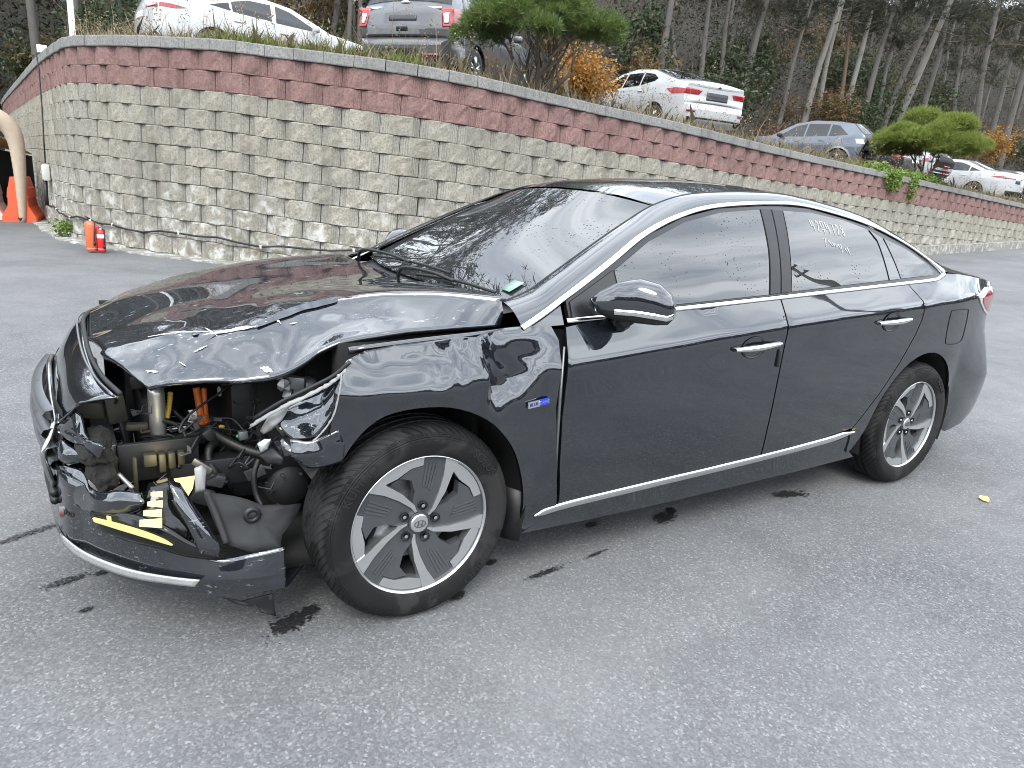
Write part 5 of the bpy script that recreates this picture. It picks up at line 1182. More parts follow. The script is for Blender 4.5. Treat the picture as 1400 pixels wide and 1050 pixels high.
def build_sides():
    for sgn in (-1, 1):
        L = sgn < 0
        fd = side_panel('front_door', door_front(sgn), M_HP, sgn); rd = side_panel('rear_door', door_rear(sgn), M_HP, sgn)
        # quarter panel with the fuel flap opening line
        q = [(x+.004, z) for x, z in R_EDGE]+belt(2.55, 2.83, 4)[1:]+[(2.90, 1.112), (3.05, 1.108), (3.2, 1.096), (3.45, 1.07), (3.62, 1.045), (3.75, 1.02), (3.785, .90), (3.80, .70), (3.79, .50), (3.76, .28), (3.55, .225), (3.33, .205), (3.205, .262)]
        q += RA[::-1]+[(2.39, .30), (2.37, .235), (2.335, .225), (2.31, .29), (2.286, .345)]
        qp = side_panel('quarter_panel', q, M_HP, sgn, grid=.03)
        if L:
            side_panel('front_fender', fender_outline(), M_HP, sgn, dent=fender_dent, grid=.016)
        else:
            f = [(x, z) for x, z in AR[::-1]]+[(-.30, .55), (-.50, .60), (-.48, .70), (-.25, .84), (.0, .90), (.30, .935), (.507, .937)]+[(x-.008, z) for x, z in D_LEAD[1:]]+[(.55, .26), (.42, .20)]
            side_panel('front_fender', f, M_HP, sgn)
        # sill, bright strip
        side_panel('side_skirt', [(.405, .195), (.402, .25), (.43, .262), (.56, .283), (1.0, .298), (1.63, .315), (2.28, .338), (2.33, .30), (2.365, .225), (2.40, .195), (2.0, .186), (1.0, .182)], M_HP, sgn, -.006)
        ribbon('sill_strip', [(.455, .256), (.60, .275), (1.0, .290), (1.63, .308), (2.1, .329), (2.31, .350)], lambda t: .040*min(1, t*14+.15)*min(1, (1-t)*10+.1), M_CHROME, CAR, sgn, .008)
        # glazed area: black frame, panes on top of it
        dlo = [(.535, .962)]+[(.533, 1.02), (.75, 1.129), (.962, 1.234), (1.179, 1.307), (1.401, 1.352), (1.734, 1.380), (1.991, 1.380), (2.356, 1.324), (2.599, 1.249), (2.799, 1.160), (2.885, 1.118), (2.86, 1.098)]+belt(2.82, .54, 12, .012)
        side_panel('window_frame', dlo, M_TRIM, sgn, -.004, hem=.02)
        panes = [[(.765, .990), (.765, 1.118), (.962, 1.217), (1.179, 1.292), (1.401, 1.337), (1.648, 1.360), (1.60, 1.20), (1.535, 1.030), (1.1, 1.006)],
                 [(1.682, 1.040), (1.74, 1.20), (1.80, 1.362), (1.985, 1.362), (2.20, 1.338), (2.345, 1.306), (2.385, 1.25), (2.392, 1.084), (2.0, 1.060)],
                 [(2.50, 1.090), (2.455, 1.268), (2.599, 1.226), (2.76, 1.155), (2.80, 1.120), (2.78, 1.106)]]
        for k, (pp, nm) in enumerate(zip(panes, ('front_side_window', 'rear_side_window', 'quarter_window'))):
            side_panel(nm, pp, M_WGLASS, sgn, .001, hem=.006)
        # divider bar in body-grey satin, and the front corner triangle
        side_panel('window_divider', [(2.402, 1.084), (2.395, 1.26), (2.365, 1.30), (2.44, 1.27), (2.49, 1.088)], M_HP, sgn, .002, hem=.006)
        side_panel('door_pillar_trim', [(1.545, 1.032), (1.608, 1.20), (1.655, 1.362), (1.72, 1.364), (1.665, 1.20), (1.608, 1.036)], M_BLACK, sgn, .003, hem=.006)
        side_panel('door_pillar_trim', [(1.616, 1.036), (1.672, 1.20), (1.727, 1.364), (1.792, 1.362), (1.732, 1.20), (1.674, 1.039)], M_BLACK, sgn, .003, hem=.006)
        side_panel('mirror_corner_trim', [(.545, .965), (.545, 1.018), (.757, 1.118), (.757, .985)], M_TRIM, sgn, .003, hem=.006)
        ch = [(.345, .940), (.44, .985), (.533, 1.032), (.75, 1.140), (.962, 1.245), (1.179, 1.318), (1.401, 1.363), (1.734, 1.391), (1.991, 1.391), (2.356, 1.335), (2.599, 1.260), (2.799, 1.171), (2.90, 1.122)]
        ribbon('window_chrome', ch, lambda t: .016 if t < .9 else .016+.02*(t-.9)*10, M_CHROME, CAR, sgn, .006)
        ribbon('belt_chrome', belt(.520, 2.80, 10, .006)+[(2.87, 1.098), (2.905, 1.116)], lambda t: .017 if t < .93 else .017+.022*(t-.93)/.07, M_CHROME, CAR, sgn, .006)
        # front quarter: small painted triangle ahead of the door under the pillar
        side_panel('pillar_base', [(.375, .942), (.44, .972), (.505, 1.006), (.508, .946)], M_HP, sgn, .0, hem=.006)
        # door pulls with their hollows
        for (x0, x1, z0, z1), par in (((1.302, 1.574, .826, .838), fd), ((2.264, 2.530, .894, .904), rd)):
            xm, zm = (x0+x1)/2-.02, (z0+z1)/2; c0 = HS(xm, zm)
            V = []; F = []; n = 20
            rr = [(1.0, .0018), (.86, .0010), (.80, -.004), (.5, -.02), (.0, -.024)]
            for r_, d in rr:
                for k in range(n):
                    a = 2*math.pi*k/n; X, Z = xm+.072*r_*math.cos(a), zm-.002+.046*r_*math.sin(a); V.append((X, sgn*(HS(X, Z)+d+.0025), Z))
            for i in range(len(rr)-1):
                for k in range(n): F.append((i*n+k, i*n+(k+1) % n, (i+1)*n+(k+1) % n, (i+1)*n+k))
            b = MB(); b.add(V, F); b.build('handle_hollow', M_TRIM, par)
            pts = [(x0+(x1-x0)*i/8, sgn*(HS(x0+(x1-x0)*i/8, z0+(z1-z0)*i/8)+.012+.016*math.sin(math.pi*i/8)), z0+(z1-z0)*i/8) for i in range(9)]
            b = MB(); rows = []
            for i, pt in enumerate(pts):
                wv = .012*(.55+.45*math.sin(math.pi*min(1, max(0, (i+.6)/9.2)))); rows.append([(pt[0], pt[1]-sgn*.012, pt[2]-wv), (pt[0], pt[1]+sgn*.004, pt[2]-wv*.8), (pt[0], pt[1]+sgn*.007, pt[2]), (pt[0], pt[1]+sgn*.003, pt[2]+wv*.8), (pt[0], pt[1]-sgn*.012, pt[2]+wv)])
            b.grid(rows).build('door_handle', M_CHROME, par)
        # fuel flap outline
        if L:
            fl = [(2.935, .92), (2.95, .78), (2.99, .752), (3.13, .752), (3.165, .79), (3.15, .915), (3.10, .932), (2.97, .932)]
            b = MB(); Lc = crom(fl, 5, True); Lc = np.vstack([Lc, Lc[:1]])
            b.tube([(x, sgn*(HS(x, z)+.0008), z) for x, z in Lc], .0022, 5, False); b.build('fuel_flap_seam', M_DARK, qp)
            MB().box((1.585, sgn*(HS(1.585, .80)+.004), .775), (.014, .012, .075), bev=.004).build('door_edge_guard', M_BLACK, fd)
        # tail lamp
        tl = [(3.235, .998), (3.40, 1.035), (3.60, 1.030), (3.74, 1.005), (3.765, .95), (3.70, .895), (3.55, .870), (3.42, .905), (3.30, .955)]
        o = side_panel('tail_lamp', tl, M_CLEAR_LENS, sgn, .006, hem=.012, grid=.03)
        side_panel('red_lens', [(3.30, .985), (3.42, 1.018), (3.60, 1.015), (3.73, .985), (3.70, .92), (3.56, .888), (3.44, .915), (3.34, .955)], M_RED_LENS, sgn, .011, parent=o, hem=.006, grid=.03)
def fender_outline():
    return AR[::-1]+[(-.262, .60), (-.30, .655), (-.288, .73), (-.282, .80), (-.248, .852), (-.235, .868), (-.177, .893), (-.086, .905), (.02, .913), (.15, .923), (.281, .941), (.38, .946), (.455, .944), (.475, .90), (.468, .80), (.462, .68), (.478, .55), (.505, .42), (.535, .30), (.545, .262), (.42, .205)]
build_sides()

# door gap: dark hinge pillar behind the sprung fender
MB().box((.505, -.80, .60), (.13, .06, .62)).build('hinge_pillar', M_DARK, CAR)
MB().tube([(.492, -.905, .88), (.488, -.912, .70), (.500, -.905, .52), (.515, -.90, .38)], [.004, .007, .006, .003], 5).build('torn_edge', M_STEEL, CAR)

# roof rails, roof, glass, boot
CA = [(.345, .935), (.44, .982), (.533, 1.034), (.75, 1.143), (.962, 1.249), (1.179, 1.322), (1.401, 1.367), (1.734, 1.396), (1.991, 1.396), (2.356, 1.340), (2.599, 1.265), (2.799, 1.176), (2.90, 1.126), (3.06, 1.108), (3.25, 1.094), (3.45, 1.072), (3.62, 1.046), (3.75, 1.02)]
CB = [(.36, .715, 1.000), (.47, .700, 1.035), (.56, .684, 1.081), (.775, .640, 1.190), (.95, .605, 1.274), (1.13, .575, 1.352), (1.35, .565, 1.405), (1.75, .565, 1.433), (2.02, .567, 1.428), (2.42, .58, 1.378), (2.62, .59, 1.318), (2.80, .60, 1.255), (2.95, .61, 1.205), (3.08, .62, 1.165), (3.25, .63, 1.120), (3.45, .64, 1.098), (3.62, .645, 1.083), (3.74, .645, 1.06)]
def rails():
    A = crom([(x, HS(x, z), z) for x, z in CA], 6); B = crom(CB, 6)
    for sgn in (-1, 1):
        rows = []
        for a, b in zip(A, B):
            a = np.array(a); b = np.array(b); d = b-a; nrm = np.array([0, d[2], -d[1]]); nrm = nrm/np.linalg.norm(nrm); r = []
            for k in range(8):
                t = k/7; q = a+d*t+nrm*.085*np.linalg.norm(d)*4*t*(1-t)*(1 if a[0] < 2.95 else .5); r.append((q[0], sgn*q[1], q[2]))
            rows.append(r)
        MB().grid(rows).build('roof_rail', M_HP, CAR)
        # dark seam between rail and roof/windscreen
        MB().tube([(x, sgn*(y-.002), z-.001) for x, y, z in B[:75]], .0045, 5, False).build('rail_seam', M_RUB, CAR)
    def span(rows, n=4):
        """mirror-symmetric net: rows of (x, y, z) from centre to edge"""
        net = [[(x, -y, z) for x, y, z in r[::-1]]+[q for q in r if q[1] > 0] for r in rows]; return patch(net, n, 4)
    ws = [[(.385, 0, .972), (.395, .4, .974), (.43, .69, .990)], [(.56, 0, 1.085), (.575, .38, 1.078), (.615, .670, 1.090)], [(.79, 0, 1.225), (.805, .34, 1.214), (.845, .622, 1.212)], [(1.075, 0, 1.386), (1.09, .30, 1.376), (1.13, .568, 1.343)]]
    MB().grid(span(ws, 5)).build('windscreen', M_WSHIELD, CAR)
    rf = [[(1.085, 0, 1.393), (1.10, .30, 1.384), (1.14, .568, 1.350)], [(1.30, 0, 1.440), (1.31, .30, 1.432), (1.33, .561, 1.400)], [(1.70, 0, 1.470), (1.70, .30, 1.462), (1.70, .560, 1.431)], [(2.10, 0, 1.460), (2.10, .30, 1.452), (2.10, .565, 1.420)], [(2.40, 0, 1.420), (2.405, .30, 1.413), (2.42, .578, 1.375)]]
    MB().grid(span(rf, 6)).build('roof', M_HP, CAR)
    rw = [[(2.41, 0, 1.416), (2.415, .30, 1.409), (2.43, .574, 1.371)], [(2.75, 0, 1.31), (2.76, .3, 1.302), (2.78, .594, 1.258)], [(3.12, 0, 1.175), (3.10, .3, 1.17), (3.05, .612, 1.168)]]
    MB().grid(span(rw, 6)).build('rear_window', M_WGLASS, CAR)
    bt = [[(3.125, 0, 1.170), (3.105, .3, 1.165), (3.06, .615, 1.163)], [(3.35, 0, 1.135), (3.35, .3, 1.130), (3.35, .632, 1.105)], [(3.62, 0, 1.118), (3.62, .3, 1.112), (3.62, .642, 1.080)], [(3.78, 0, 1.112), (3.775, .3, 1.105), (3.745, .642, 1.057)], [(3.80, 0, 1.06), (3.79, .3, 1.055), (3.755, .66, 1.02)], [(3.86, 0, .85), (3.85, .3, .845), (3.78, .68, .84)], [(3.89, 0, .66), (3.88, .35, .65), (3.795, .72, .64)], [(3.90, 0, .45), (3.885, .35, .45), (3.788, .755, .45)], [(3.85, 0, .27), (3.84, .35, .25), (3.755, .76, .27)]]
    MB().grid(span(bt, 3)).build('boot_and_bumper', M_HP, CAR)
    # parcel of small rear pieces: dark boot seam and antenna-like spoiler lip
    MB().tube([(3.18, -.60, 1.155), (3.16, -.3, 1.168), (3.155, 0, 1.172), (3.16, .3, 1.168), (3.18, .60, 1.155)], .006, 5).build('boot_seam', M_RUB, CAR)
rails()

# cowl, wipers, sticker on the glass
def cowl():
    rows = []
    for y in np.linspace(-.70, .70, 15):
        rows.append([(.27+.02*abs(y), y, .945), (.33, y, .950), (.40+.02*abs(y), y, .962), (.435+.06*y*y, y, .985)])
    MB().grid(rows).build('cowl', M_BLACK, CAR)
    for k, (a, b) in enumerate((((.385, .50, 1.005), (.425, -.20, 1.018)), ((.375, .0, .985), (.425, -.56, .996)))):
        a, b = Vector(a), Vector(b); up = Vector((-.45, 0, .89))
        w = empty('wiper', (0, 0, 0)); w.parent = CAR
        arm = [a+Vector((-.05, .10, -.03)), a+Vector((-.05, .03, .02))+up*.015, a.lerp(b, .3)+up*.045+Vector((-.02, 0, 0)), a.lerp(b, .52)+up*.022]
        MB().tube([Vector(q) for q in crom([tuple(q) for q in arm], 5)], [.008]*8+[.007]*8, 6).build('wiper_arm', M_BLACK, w)
        MB().tube([Vector(q)+up*.012 for q in crom([tuple(a.lerp(b, t)+Vector((.012*math.sin(t*3.1), 0, .008*math.sin(t*3.1)))) for t in (0, .33, .66, 1)], 5)], .006, 6).build('wiper_blade', M_RUB, w)
    y0 = -.60
    MB().grid([[(.455, -.60, 1.016), (.46, -.53, 1.016)], [(.515, -.60, 1.047), (.52, -.53, 1.047)]]).build('windscreen_sticker', simple('green_sticker', (.22, .36, .29), .4), CAR, solid=.002)
cowl()

# side mirrors
def mirrors():
    for sgn in (-1, 1):
        root = empty('side_mirror', (.70, sgn*.98, 1.03)); root.parent = CAR
        # sections along the outward axis: pointed at the door, full outboard
        secs = [(-.105, -.095, -.006, .010, .012), (-.075, -.075, -.004, .040, .034), (-.03, -.035, .006, .066, .055), (.02, .010, .012, .074, .064), (.065, .055, .006, .068, .066), (.092, .085, -.006, .050, .058), (.104, .098, -.014, .02, .03)]
        V = []; F = []; n = 18
        for (ox, oy, oz, rz_, rx) in secs:
            for k in range(n):
                a = 2*math.pi*k/n; ca, sa = math.cos(a), math.sin(a); e = .75
                cx = math.copysign(abs(ca)**e, ca)*rx; cz = math.copysign(abs(sa)**e, sa)*rz_
                # section plane is turned so that the broad face looks forward
                V.append((ox+cx*.70, -(-sgn)*0+sgn*(oy+.0+cx*-.55), oz+cz))
        for i in range(len(secs)-1):
            for k in range(n): F.append((i*n+k, i*n+(k+1) % n, (i+1)*n+(k+1) % n, (i+1)*n+k))
        F += [tuple(range(n)), tuple((len(secs)-1)*n+k for k in range(n))]
        top = [f for f in F if sum(V[i][2] for i in f)/len(f) > -.028]; bot = [f for f in F if f not in top]
        b = MB(); b.add(V, top); b.build('mirror_cap', M_HP, root)
        b = MB(); b.add(V, bot); b.build('mirror_base', M_TRIM, root)
        b = MB(); rows = []
        idx = []
        for i in range(2, len(secs)):
            ring = [Vector(V[i*n+k]) for k in range(n)]; c = sum(ring, Vector())/n
            fr = min(ring, key=lambda v: abs(v.z-(-.022)) + (0 if v.x-c.x < 0 else 1)); idx.append(fr+(fr-c).normalized()*.004)
        rows = [[(q.x, q.y, q.z+.010), (q.x-.004, q.y+sgn*.003, q.z), (q.x, q.y, q.z-.008)] for q in idx]
        b.grid(rows).build('turn_signal_strip', M_CHROME, root)
        MB().tube([(.045, -sgn*.10, -.075), (.02, -sgn*.06, -.06), (.0, -sgn*.01, -.045)], [.042, .036, .03], 10).build('mirror_foot', M_TRIM, root)
mirrors()
# ------------------------------------------------------------ wheels of the sedan
def text_mesh(body, size, extrude=.0006):
    cu = bpy.data.curves.new('lettering', 'FONT'); cu.body = body; cu.size = size; cu.extrude = extrude; cu.align_x = 'CENTER'; cu.align_y = 'CENTER'
    o = bpy.data.objects.new('lettering', cu); COL.objects.link(o); bpy.context.view_layer.update()
    me = bpy.data.meshes.new_from_object(o.evaluated_get(bpy.context.evaluated_depsgraph_get())); bpy.data.objects.remove(o); bpy.data.curves.remove(cu); return me

def m_tread():
    t = NT('tyre_tread'); o = t.obj(); s = t.n('SeparateXYZ', {0: o}).outputs
    a = t.math('ARCTAN2', s[2], s[0]); rr = t.math('SQRT', t.math('ADD', t.math('MULTIPLY', s[0], s[0]), t.math('MULTIPLY', s[2], s[2])))
    ph = t.math('ADD', t.math('MULTIPLY', a, 70.0), t.math('MULTIPLY', t.math('ABSOLUTE', t.math('SUBTRACT', s[1], .10)), 260.0))
    w = t.math('SINE', ph); g = t.ramp(w, [(.0, 1.0), (.62, 1.0), (.80, 0.0)])
    crown = t.ramp(rr, [(.3065, 0.0), (.3125, 1.0)]); h = t.math('MULTIPLY', g, crown)
    # moulded rings on the sidewall
    ring = t.math('MULTIPLY', t.math('SINE', t.math('MULTIPLY', rr, 900.0)), t.ramp(rr, [(.292, 0.0), (.297, .25), (.305, .25), (.308, 0.0)]))
    n = t.noise(o, 9, 5, .65); wet = t.ramp(t.noise(o, 5.5, 4, .6, .8), [(.50, 0.0), (.56, 1.0)])
    c = t.mix(n, (.007, .007, .007), (.018, .018, .018)); c = t.mix(t.math('MULTIPLY', t.math('SUBTRACT', 1.0, h), t.math('MULTIPLY', crown, .85)), c, (.003, .003, .003))
    c = t.mix(t.math('MULTIPLY', wet, .6), c, (.032, .032, .032))
    ro = t.math('SUBTRACT', .55, t.math('MULTIPLY', wet, -.15))
    return t.bsdf(c, ro, 0, Normal=t.bump(t.math('ADD', h, ring), 1.0, .006), Specular_IOR_Level=.16)
M_TREAD = m_tread()
RIM = .234; M_RIB = simple('wheel_rib', (.10, .104, .11), .32, .5, scale=20)
def pol(a, r, rot=0): return (RIM*r*math.cos(R(a+rot)), RIM*r*math.sin(R(a+rot)))
def face_y(x, z): r = math.hypot(x, z)/RIM; return .008+.020*max(0, 1-r)**1.0
def rim_piece(poly, off, back, grid=.014, flare=None):
    """slab cut from the wheel face: front skin lifted by off, walls running back"""
    V, F = cdt_panel(poly, lambda x, z: face_y(x, z)+off, grid)
    cnt = {}
    for f in F:
        for a, b in zip(f, f[1:]+f[:1]): k = (min(a, b), max(a, b)); cnt[k] = cnt.get(k, 0)+1
    V = list(V); F = list(F); mp_ = {}
    for (a, b), n in cnt.items():
        if n == 1:
            for q in (a, b):
                if q not in mp_: mp_[q] = len(V); V.append((V[q][0], V[q][1]+back, V[q][2]))
            F.append((a, b, mp_[b], mp_[a]))
    m = MB(); m.add(V, F); return m
def build_rim_parts():
    parts = []
    def rim_ang(poly, k): return [pol(a, r, 72*k) for a, r in poly]
    A_ = lambda a0, a1, r, n: [(a0+(a1-a0)*i/n, r) for i in range(n+1)]
    dark = [(44, .27), (53, .45), (60.5, .72), (67, .955)]+A_(69, 87, .962, 5)+[(88.6, .955), (88.8, .845), (100, .838), (113.5, .77), (102, .66), (99, .47), (105, .36), (111, .27), (98, .24), (75, .235), (55, .24)]
    ring = A_(88.8, 132, .985, 8)+[(133.5, .85), (127, .835), (116, .795), (101, .846), (89.2, .855)]
    spoke = [(38, .17), (45, .27), (57, .5), (64, .74), (70, .985), (64, .987), (57.5, .985), (55.5, .80), (47.5, .55), (33, .28), (29, .17)]
    flank = [(61, .84), (59.5, .68), (47, .41), (38, .33), (36, .27), (49.0, .54), (56.3, .80), (57.8, .86)]
    groove = [[(71+4.6*j-1.1*1, .48+.02*j), (74.5+3.4*j, .88), (76.1+3.4*j, .88), (74.6+4.6*j-1.1, .48+.02*j)] for j in range(4)]
    for k in range(5):
        parts.append(('rim_panel', rim_piece(rim_ang(dark, k), .004, .03), M_GREYR)); parts.append(('rim_segment', rim_piece(rim_ang(ring, k), .0, .03), M_MACH))
        parts.append(('spoke', rim_piece(rim_ang(spoke, k), -.003, .035), M_MACH))
        m = rim_piece(rim_ang(flank, k), .006, .03)
        m.v = [(x, y+(.020*max(0, math.cos(0)) if abs(((math.degrees(math.atan2(z, x))-72*k) % 360)-52) < 7.5 and math.hypot(x, z)/RIM < .70 else 0), z) for x, y, z in m.v]
        parts.append(('spoke_flank', m, M_FLANK))
        for gr in groove: parts.append(('rim_rib', rim_piece(rim_ang(gr, k), .0012, .006), M_RIB))
        lx, lz_ = pol(78+72*k, .25)
        parts.append(('lug_nut', MB().lathe([(.0155, .006), (.0145, .030)], 'Y', (lx, .012, lz_), 16), M_DARK))
        parts.append(('lug_nut_head', MB().lathe([(.0085, .030), (.0085, .014), (.006, .009), (.0005, .008)], 'Y', (lx, .010, lz_), 8), M_CHROME))
    hub = [pol(a, .30) for a in range(0, 360, 12)]
    parts.append(('hub', rim_piece(hub, .0065, .03), M_GREYR))
    parts.append(('centre_cap', MB().lathe([(.031, .030), (.031, .016), (.028, .0125), (.015, .011), (.0005, .0105)], 'Y', (0, 0, 0), 32), M_MACH))
    em = MB(); em.tube([(.019*math.cos(a), .0095, .0115*math.sin(a)) for a in np.linspace(0, 6.283, 25)], .0012, 5)
    em.tube([(-.009, .0095, -.0075), (-.005, .0095, .0085)], .0018, 5).tube([(.005, .0095, -.0085), (.009, .0095, .0075)], .0018, 5).tube([(-.008, .0095, -.001), (.008, .0095, .001)], .0018, 5)
    parts.append(('cap_emblem', em, M_GREYR))
    barrel = MB().lathe([(RIM*.975, .004), (RIM*.955, .012), (RIM*.93, .03), (RIM*.87, .06), (RIM*.85, .17), (RIM*.90, .19)], 'Y', n=72)
    parts.append(('rim_barrel', barrel, M_GREYR)); parts.append(('rim_lip', MB().lathe([(RIM+.002, -.002), (RIM-.001, -.004), (RIM-.0045, -.001), (RIM*.974, .004)], 'Y', n=72), M_MACH))
    parts.append(('brake_disc', MB().lathe([(.145, .085), (.142, .078), (.09, .078), (.088, .06), (.0005, .055)], 'Y', n=40), M_STEEL))
    parts.append(('brake_caliper', MB().box((-.115, .075, -.045), (.06, .05, .11), rot=Matrix.Rotation(.35, 3, 'Y').to_euler(), bev=.012), M_STEEL))
    return [(n, pymesh(n, m.v, m.f, True), mt) for n, m, mt in parts]
def fix_mesh(me, ang=35):
    bm = bmesh.new(); bm.from_mesh(me); bmesh.ops.recalc_face_normals(bm, faces=bm.faces); bm.to_mesh(me); bm.free(); me.set_sharp_from_angle(angle=R(ang))
RIMP = build_rim_parts()
for n_, me, mt in RIMP: fix_mesh(me); me.materials.append(mt)
_TR = .331
TPROF = [(.232, .0), (.238, -.006), (.252, -.011), (.275, -.0165), (.292, -.017), (.304, -.012), (.313, -.003), (.320, .006), (.3265, .018), (_TR-.001, .030), (_TR, .042), (_TR, .050), (_TR-.007, .052), (_TR-.007, .060), (_TR, .062), (_TR, .086), (_TR-.007, .088), (_TR-.007, .097), (_TR, .099), (_TR, .122), (_TR-.007, .124), (_TR-.007, .133), (_TR, .135), (_TR, .158), (_TR-.004, .172), (.320, .186), (.305, .20), (.275, .207), (.235, .195)]
_tm = MB().lathe(TPROF, 'Y', n=128); TYRE = pymesh('tyre', _tm.v, _tm.f); fix_mesh(TYRE, 60); TYRE.materials.append(M_TREAD)
M_LETTER = simple('sidewall_lettering', (.013, .013, .013), .42)
def wrap_text(body, ang, rad, size):
    me = text_mesh(body, size, .0008)
    for v in me.vertices:
        a = R(ang)-v.co.x/rad; r = rad+v.co.y
        v.co = (r*math.cos(a), -.0172-v.co.z, r*math.sin(a))
    me.materials.append(M_LETTER); return me
LETT = [wrap_text('KUMHO', 140, .281, .042), wrap_text('SOLUS', 42, .281, .040), wrap_text('KUMHO', 320, .281, .042)]
def hero_wheel(x, y, sgn, steer=0, roll=0):
    w = empty('wheel', (x, y, .327)); w.parent = CAR
    w.rotation_euler = (0, 0, steer) if sgn < 0 else (0, 0, math.pi+steer)
    objs = [('tyre', TYRE)]+[(n, me) for n, me, mt in RIMP]+[('tyre_lettering', me) for me in LETT]
    for n, me in objs:
        o = mesh_obj(n, me, None, w)
        if n not in ('brake_disc', 'brake_caliper'): o.rotation_euler = (0, roll, 0)
    return w
hero_wheel(0, -.898, -1, R(.3), 0); hero_wheel(2.805, -.905, -1, 0, R(-4)); hero_wheel(0, .898, 1, 0, .5); hero_wheel(2.805, .905, 1, 0, 1.1)
# wheel wells
for cx, sgn, r_ in ((0, -1, .405), (2.805, -1, .402), (0, 1, .405), (2.805, 1, .402)):
    b = MB(); rows = []
    for y in (.885, .80, .65, .50): rows.append([(cx+r_*math.cos(a), sgn*y, .325+r_*math.sin(a)) for a in np.linspace(-.35 if cx else -.25, math.pi+(.3 if cx else -.55 if sgn < 0 else .3), 22)])
    b.grid(rows).build('wheel_arch_liner', simple('arch_liner', (.014, .014, .014), .85, bump=.3), CAR)
    MB().box((cx, sgn*.48, .40), (.80, .03, .70)).build('inner_arch_wall', M_DARK, CAR)
MB().box((1.4, 0, .215), (3.6, 1.50, .05)).build('floor_pan', M_DARK, CAR)
# front mud guard flap behind the wheel
MB().grid([[(.395, -.87, .36), (.36, -.80, .36), (.34, -.68, .36)], [(.402, -.872, .25), (.37, -.80, .24), (.35, -.68, .24)], [(.40, -.868, .165), (.37, -.80, .155), (.35, -.68, .16)]]).build('mud_guard', M_BLACK, CAR, solid=.006)
# ------------------------------------------------------------ crushed front end
def crumple(G, amp, scale, seed, mask=None):
    G = np.array(G); sh = G.shape; P_ = G.reshape(-1, 3); n = vnoise(P_, scale, seed, 3)
    du = np.gradient(G, axis=0); dv = np.gradient(G, axis=1); nr = np.cross(du, dv); nr /= np.maximum(np.linalg.norm(nr, axis=2, keepdims=True), 1e-9)
    k = n.reshape(sh[0], sh[1], 1)*amp
    if mask is not None: k = k*mask(G)[..., None]
    return G+nr*k
def shell(name, G, mat, parent=CAR, solid=.004, sharp=60):
    return MB().grid([[tuple(q) for q in r] for r in G]).build(name, mat, parent, solid=solid, sharp=sharp)
def plate(name, pts, mat, parent=CAR, solid=.004, amp=.006, seed=1, bulge=.012):
    """torn flat-ish piece: outline in space filled round its centre with an uneven surface"""
    P_ = [np.array(p) for p in pts]; n = len(P_); c = sum(P_)/n; nr = np.zeros(3)
    for i in range(n): nr += np.cross(P_[i]-c, P_[(i+1) % n]-c)
    nr /= np.linalg.norm(nr); nr = nr if nr[1] < 0 else -nr; rs = random.Random(seed); V = []; F = []; rings = 4
    E_ = []
    for i in range(n):
        for k in range(3): E_.append(P_[i]+(P_[(i+1) % n]-P_[i])*k/3)
    m = len(E_)
    for r in range(rings):
        f = 1-r/rings
        for e in E_:
            q = c+(e-c)*f+nr*(bulge*(1-f*f)); V.append(q)
    V.append(c+nr*bulge); V = np.array(V); V += np.outer(vnoise(V, 22, seed, 2)*amp, nr)
    for r in range(rings-1):
        for i in range(m): F.append((r*m+i, r*m+(i+1) % m, (r+1)*m+(i+1) % m, (r+1)*m+i))
    for i in range(m): F.append(((rings-1)*m+i, (rings-1)*m+(i+1) % m, len(V)-1))
    b = MB(); b.add([tuple(v) for v in V], F); return b.build(name, mat, parent, solid=solid, sharp=55)
def tubep(name, pts, r, mat, parent=CAR, n=8, sub=5, ridge=0.0):
    L = crom(pts, sub); rr = [r*(1+(ridge if i % 2 else -ridge)) for i in range(len(L))]
    return MB().tube([tuple(q) for q in L], rr, n).build(name, mat, parent)

HG = patch(N['hood'], 5, 9)
def hood_mask(G):      # the blow landed on the left front
    return np.clip((-.10-G[..., 1])/.25, .06, 1)*np.clip((.25-G[..., 0])/.5, .15, 1)
HG = crumple(HG, .016, 5.5, 4, hood_mask); HG = crumple(HG, .006, 13, 8, hood_mask)
HOOD = shell('hood', HG, M_HPS, CAR, .012, 70)
# paint knocked off along the folds
def chips():
    rs = random.Random(12); nr_, nc = HG.shape[:2]
    def spot(u, v, L, w, ang):
        i, j = int(u*(nr_-1)), int(v*(nc-1)); c = HG[i, j]; du = HG[min(i+1, nr_-1), j]-c; dv = HG[i, min(j+1, nc-1)]-c
        n = np.cross(dv, du); n /= np.linalg.norm(n); n = n if n[2] > 0 else -n; du /= np.linalg.norm(du); dv /= np.linalg.norm(dv)
        a = dv*math.cos(ang)+du*math.sin(ang); b = np.cross(n, a); V = []; m = 9
        for k in range(m):
            t = k/(m-1)*2-1; ww = w*(1-t*t)*rs.uniform(.4, 1.3); o = rs.uniform(-.25, .25)*w
            V += [tuple(c+a*L*t+b*(o+ww)+n*.003), tuple(c+a*L*t+b*(o-ww)+n*.003)]
        return V, [(2*k, 2*k+1, 2*k+3, 2*k+2) for k in range(m-1)]
    for (u, v, L, w, ang) in ((.66, .16, .05, .003, .1), (.665, .27, .06, .004, .05), (.68, .40, .075, .006, -.15), (.72, .36, .03, .003, .6), (.75, .52, .022, .005, 1.2), (.84, .30, .03, .004, -.5), (.93, .08, .02, .004, .4), (.97, .44, .018, .007, .9), (.66, .48, .02, .003, .9), (.90, .2, .012, .002, 1.0), (.80, .55, .012, .003, .3)):
        V, F = spot(u, v, L, w, ang); b = MB(); b.add(V, F); b.build('paint_chip', M_PRIMER, HOOD, solid=.001)
chips()

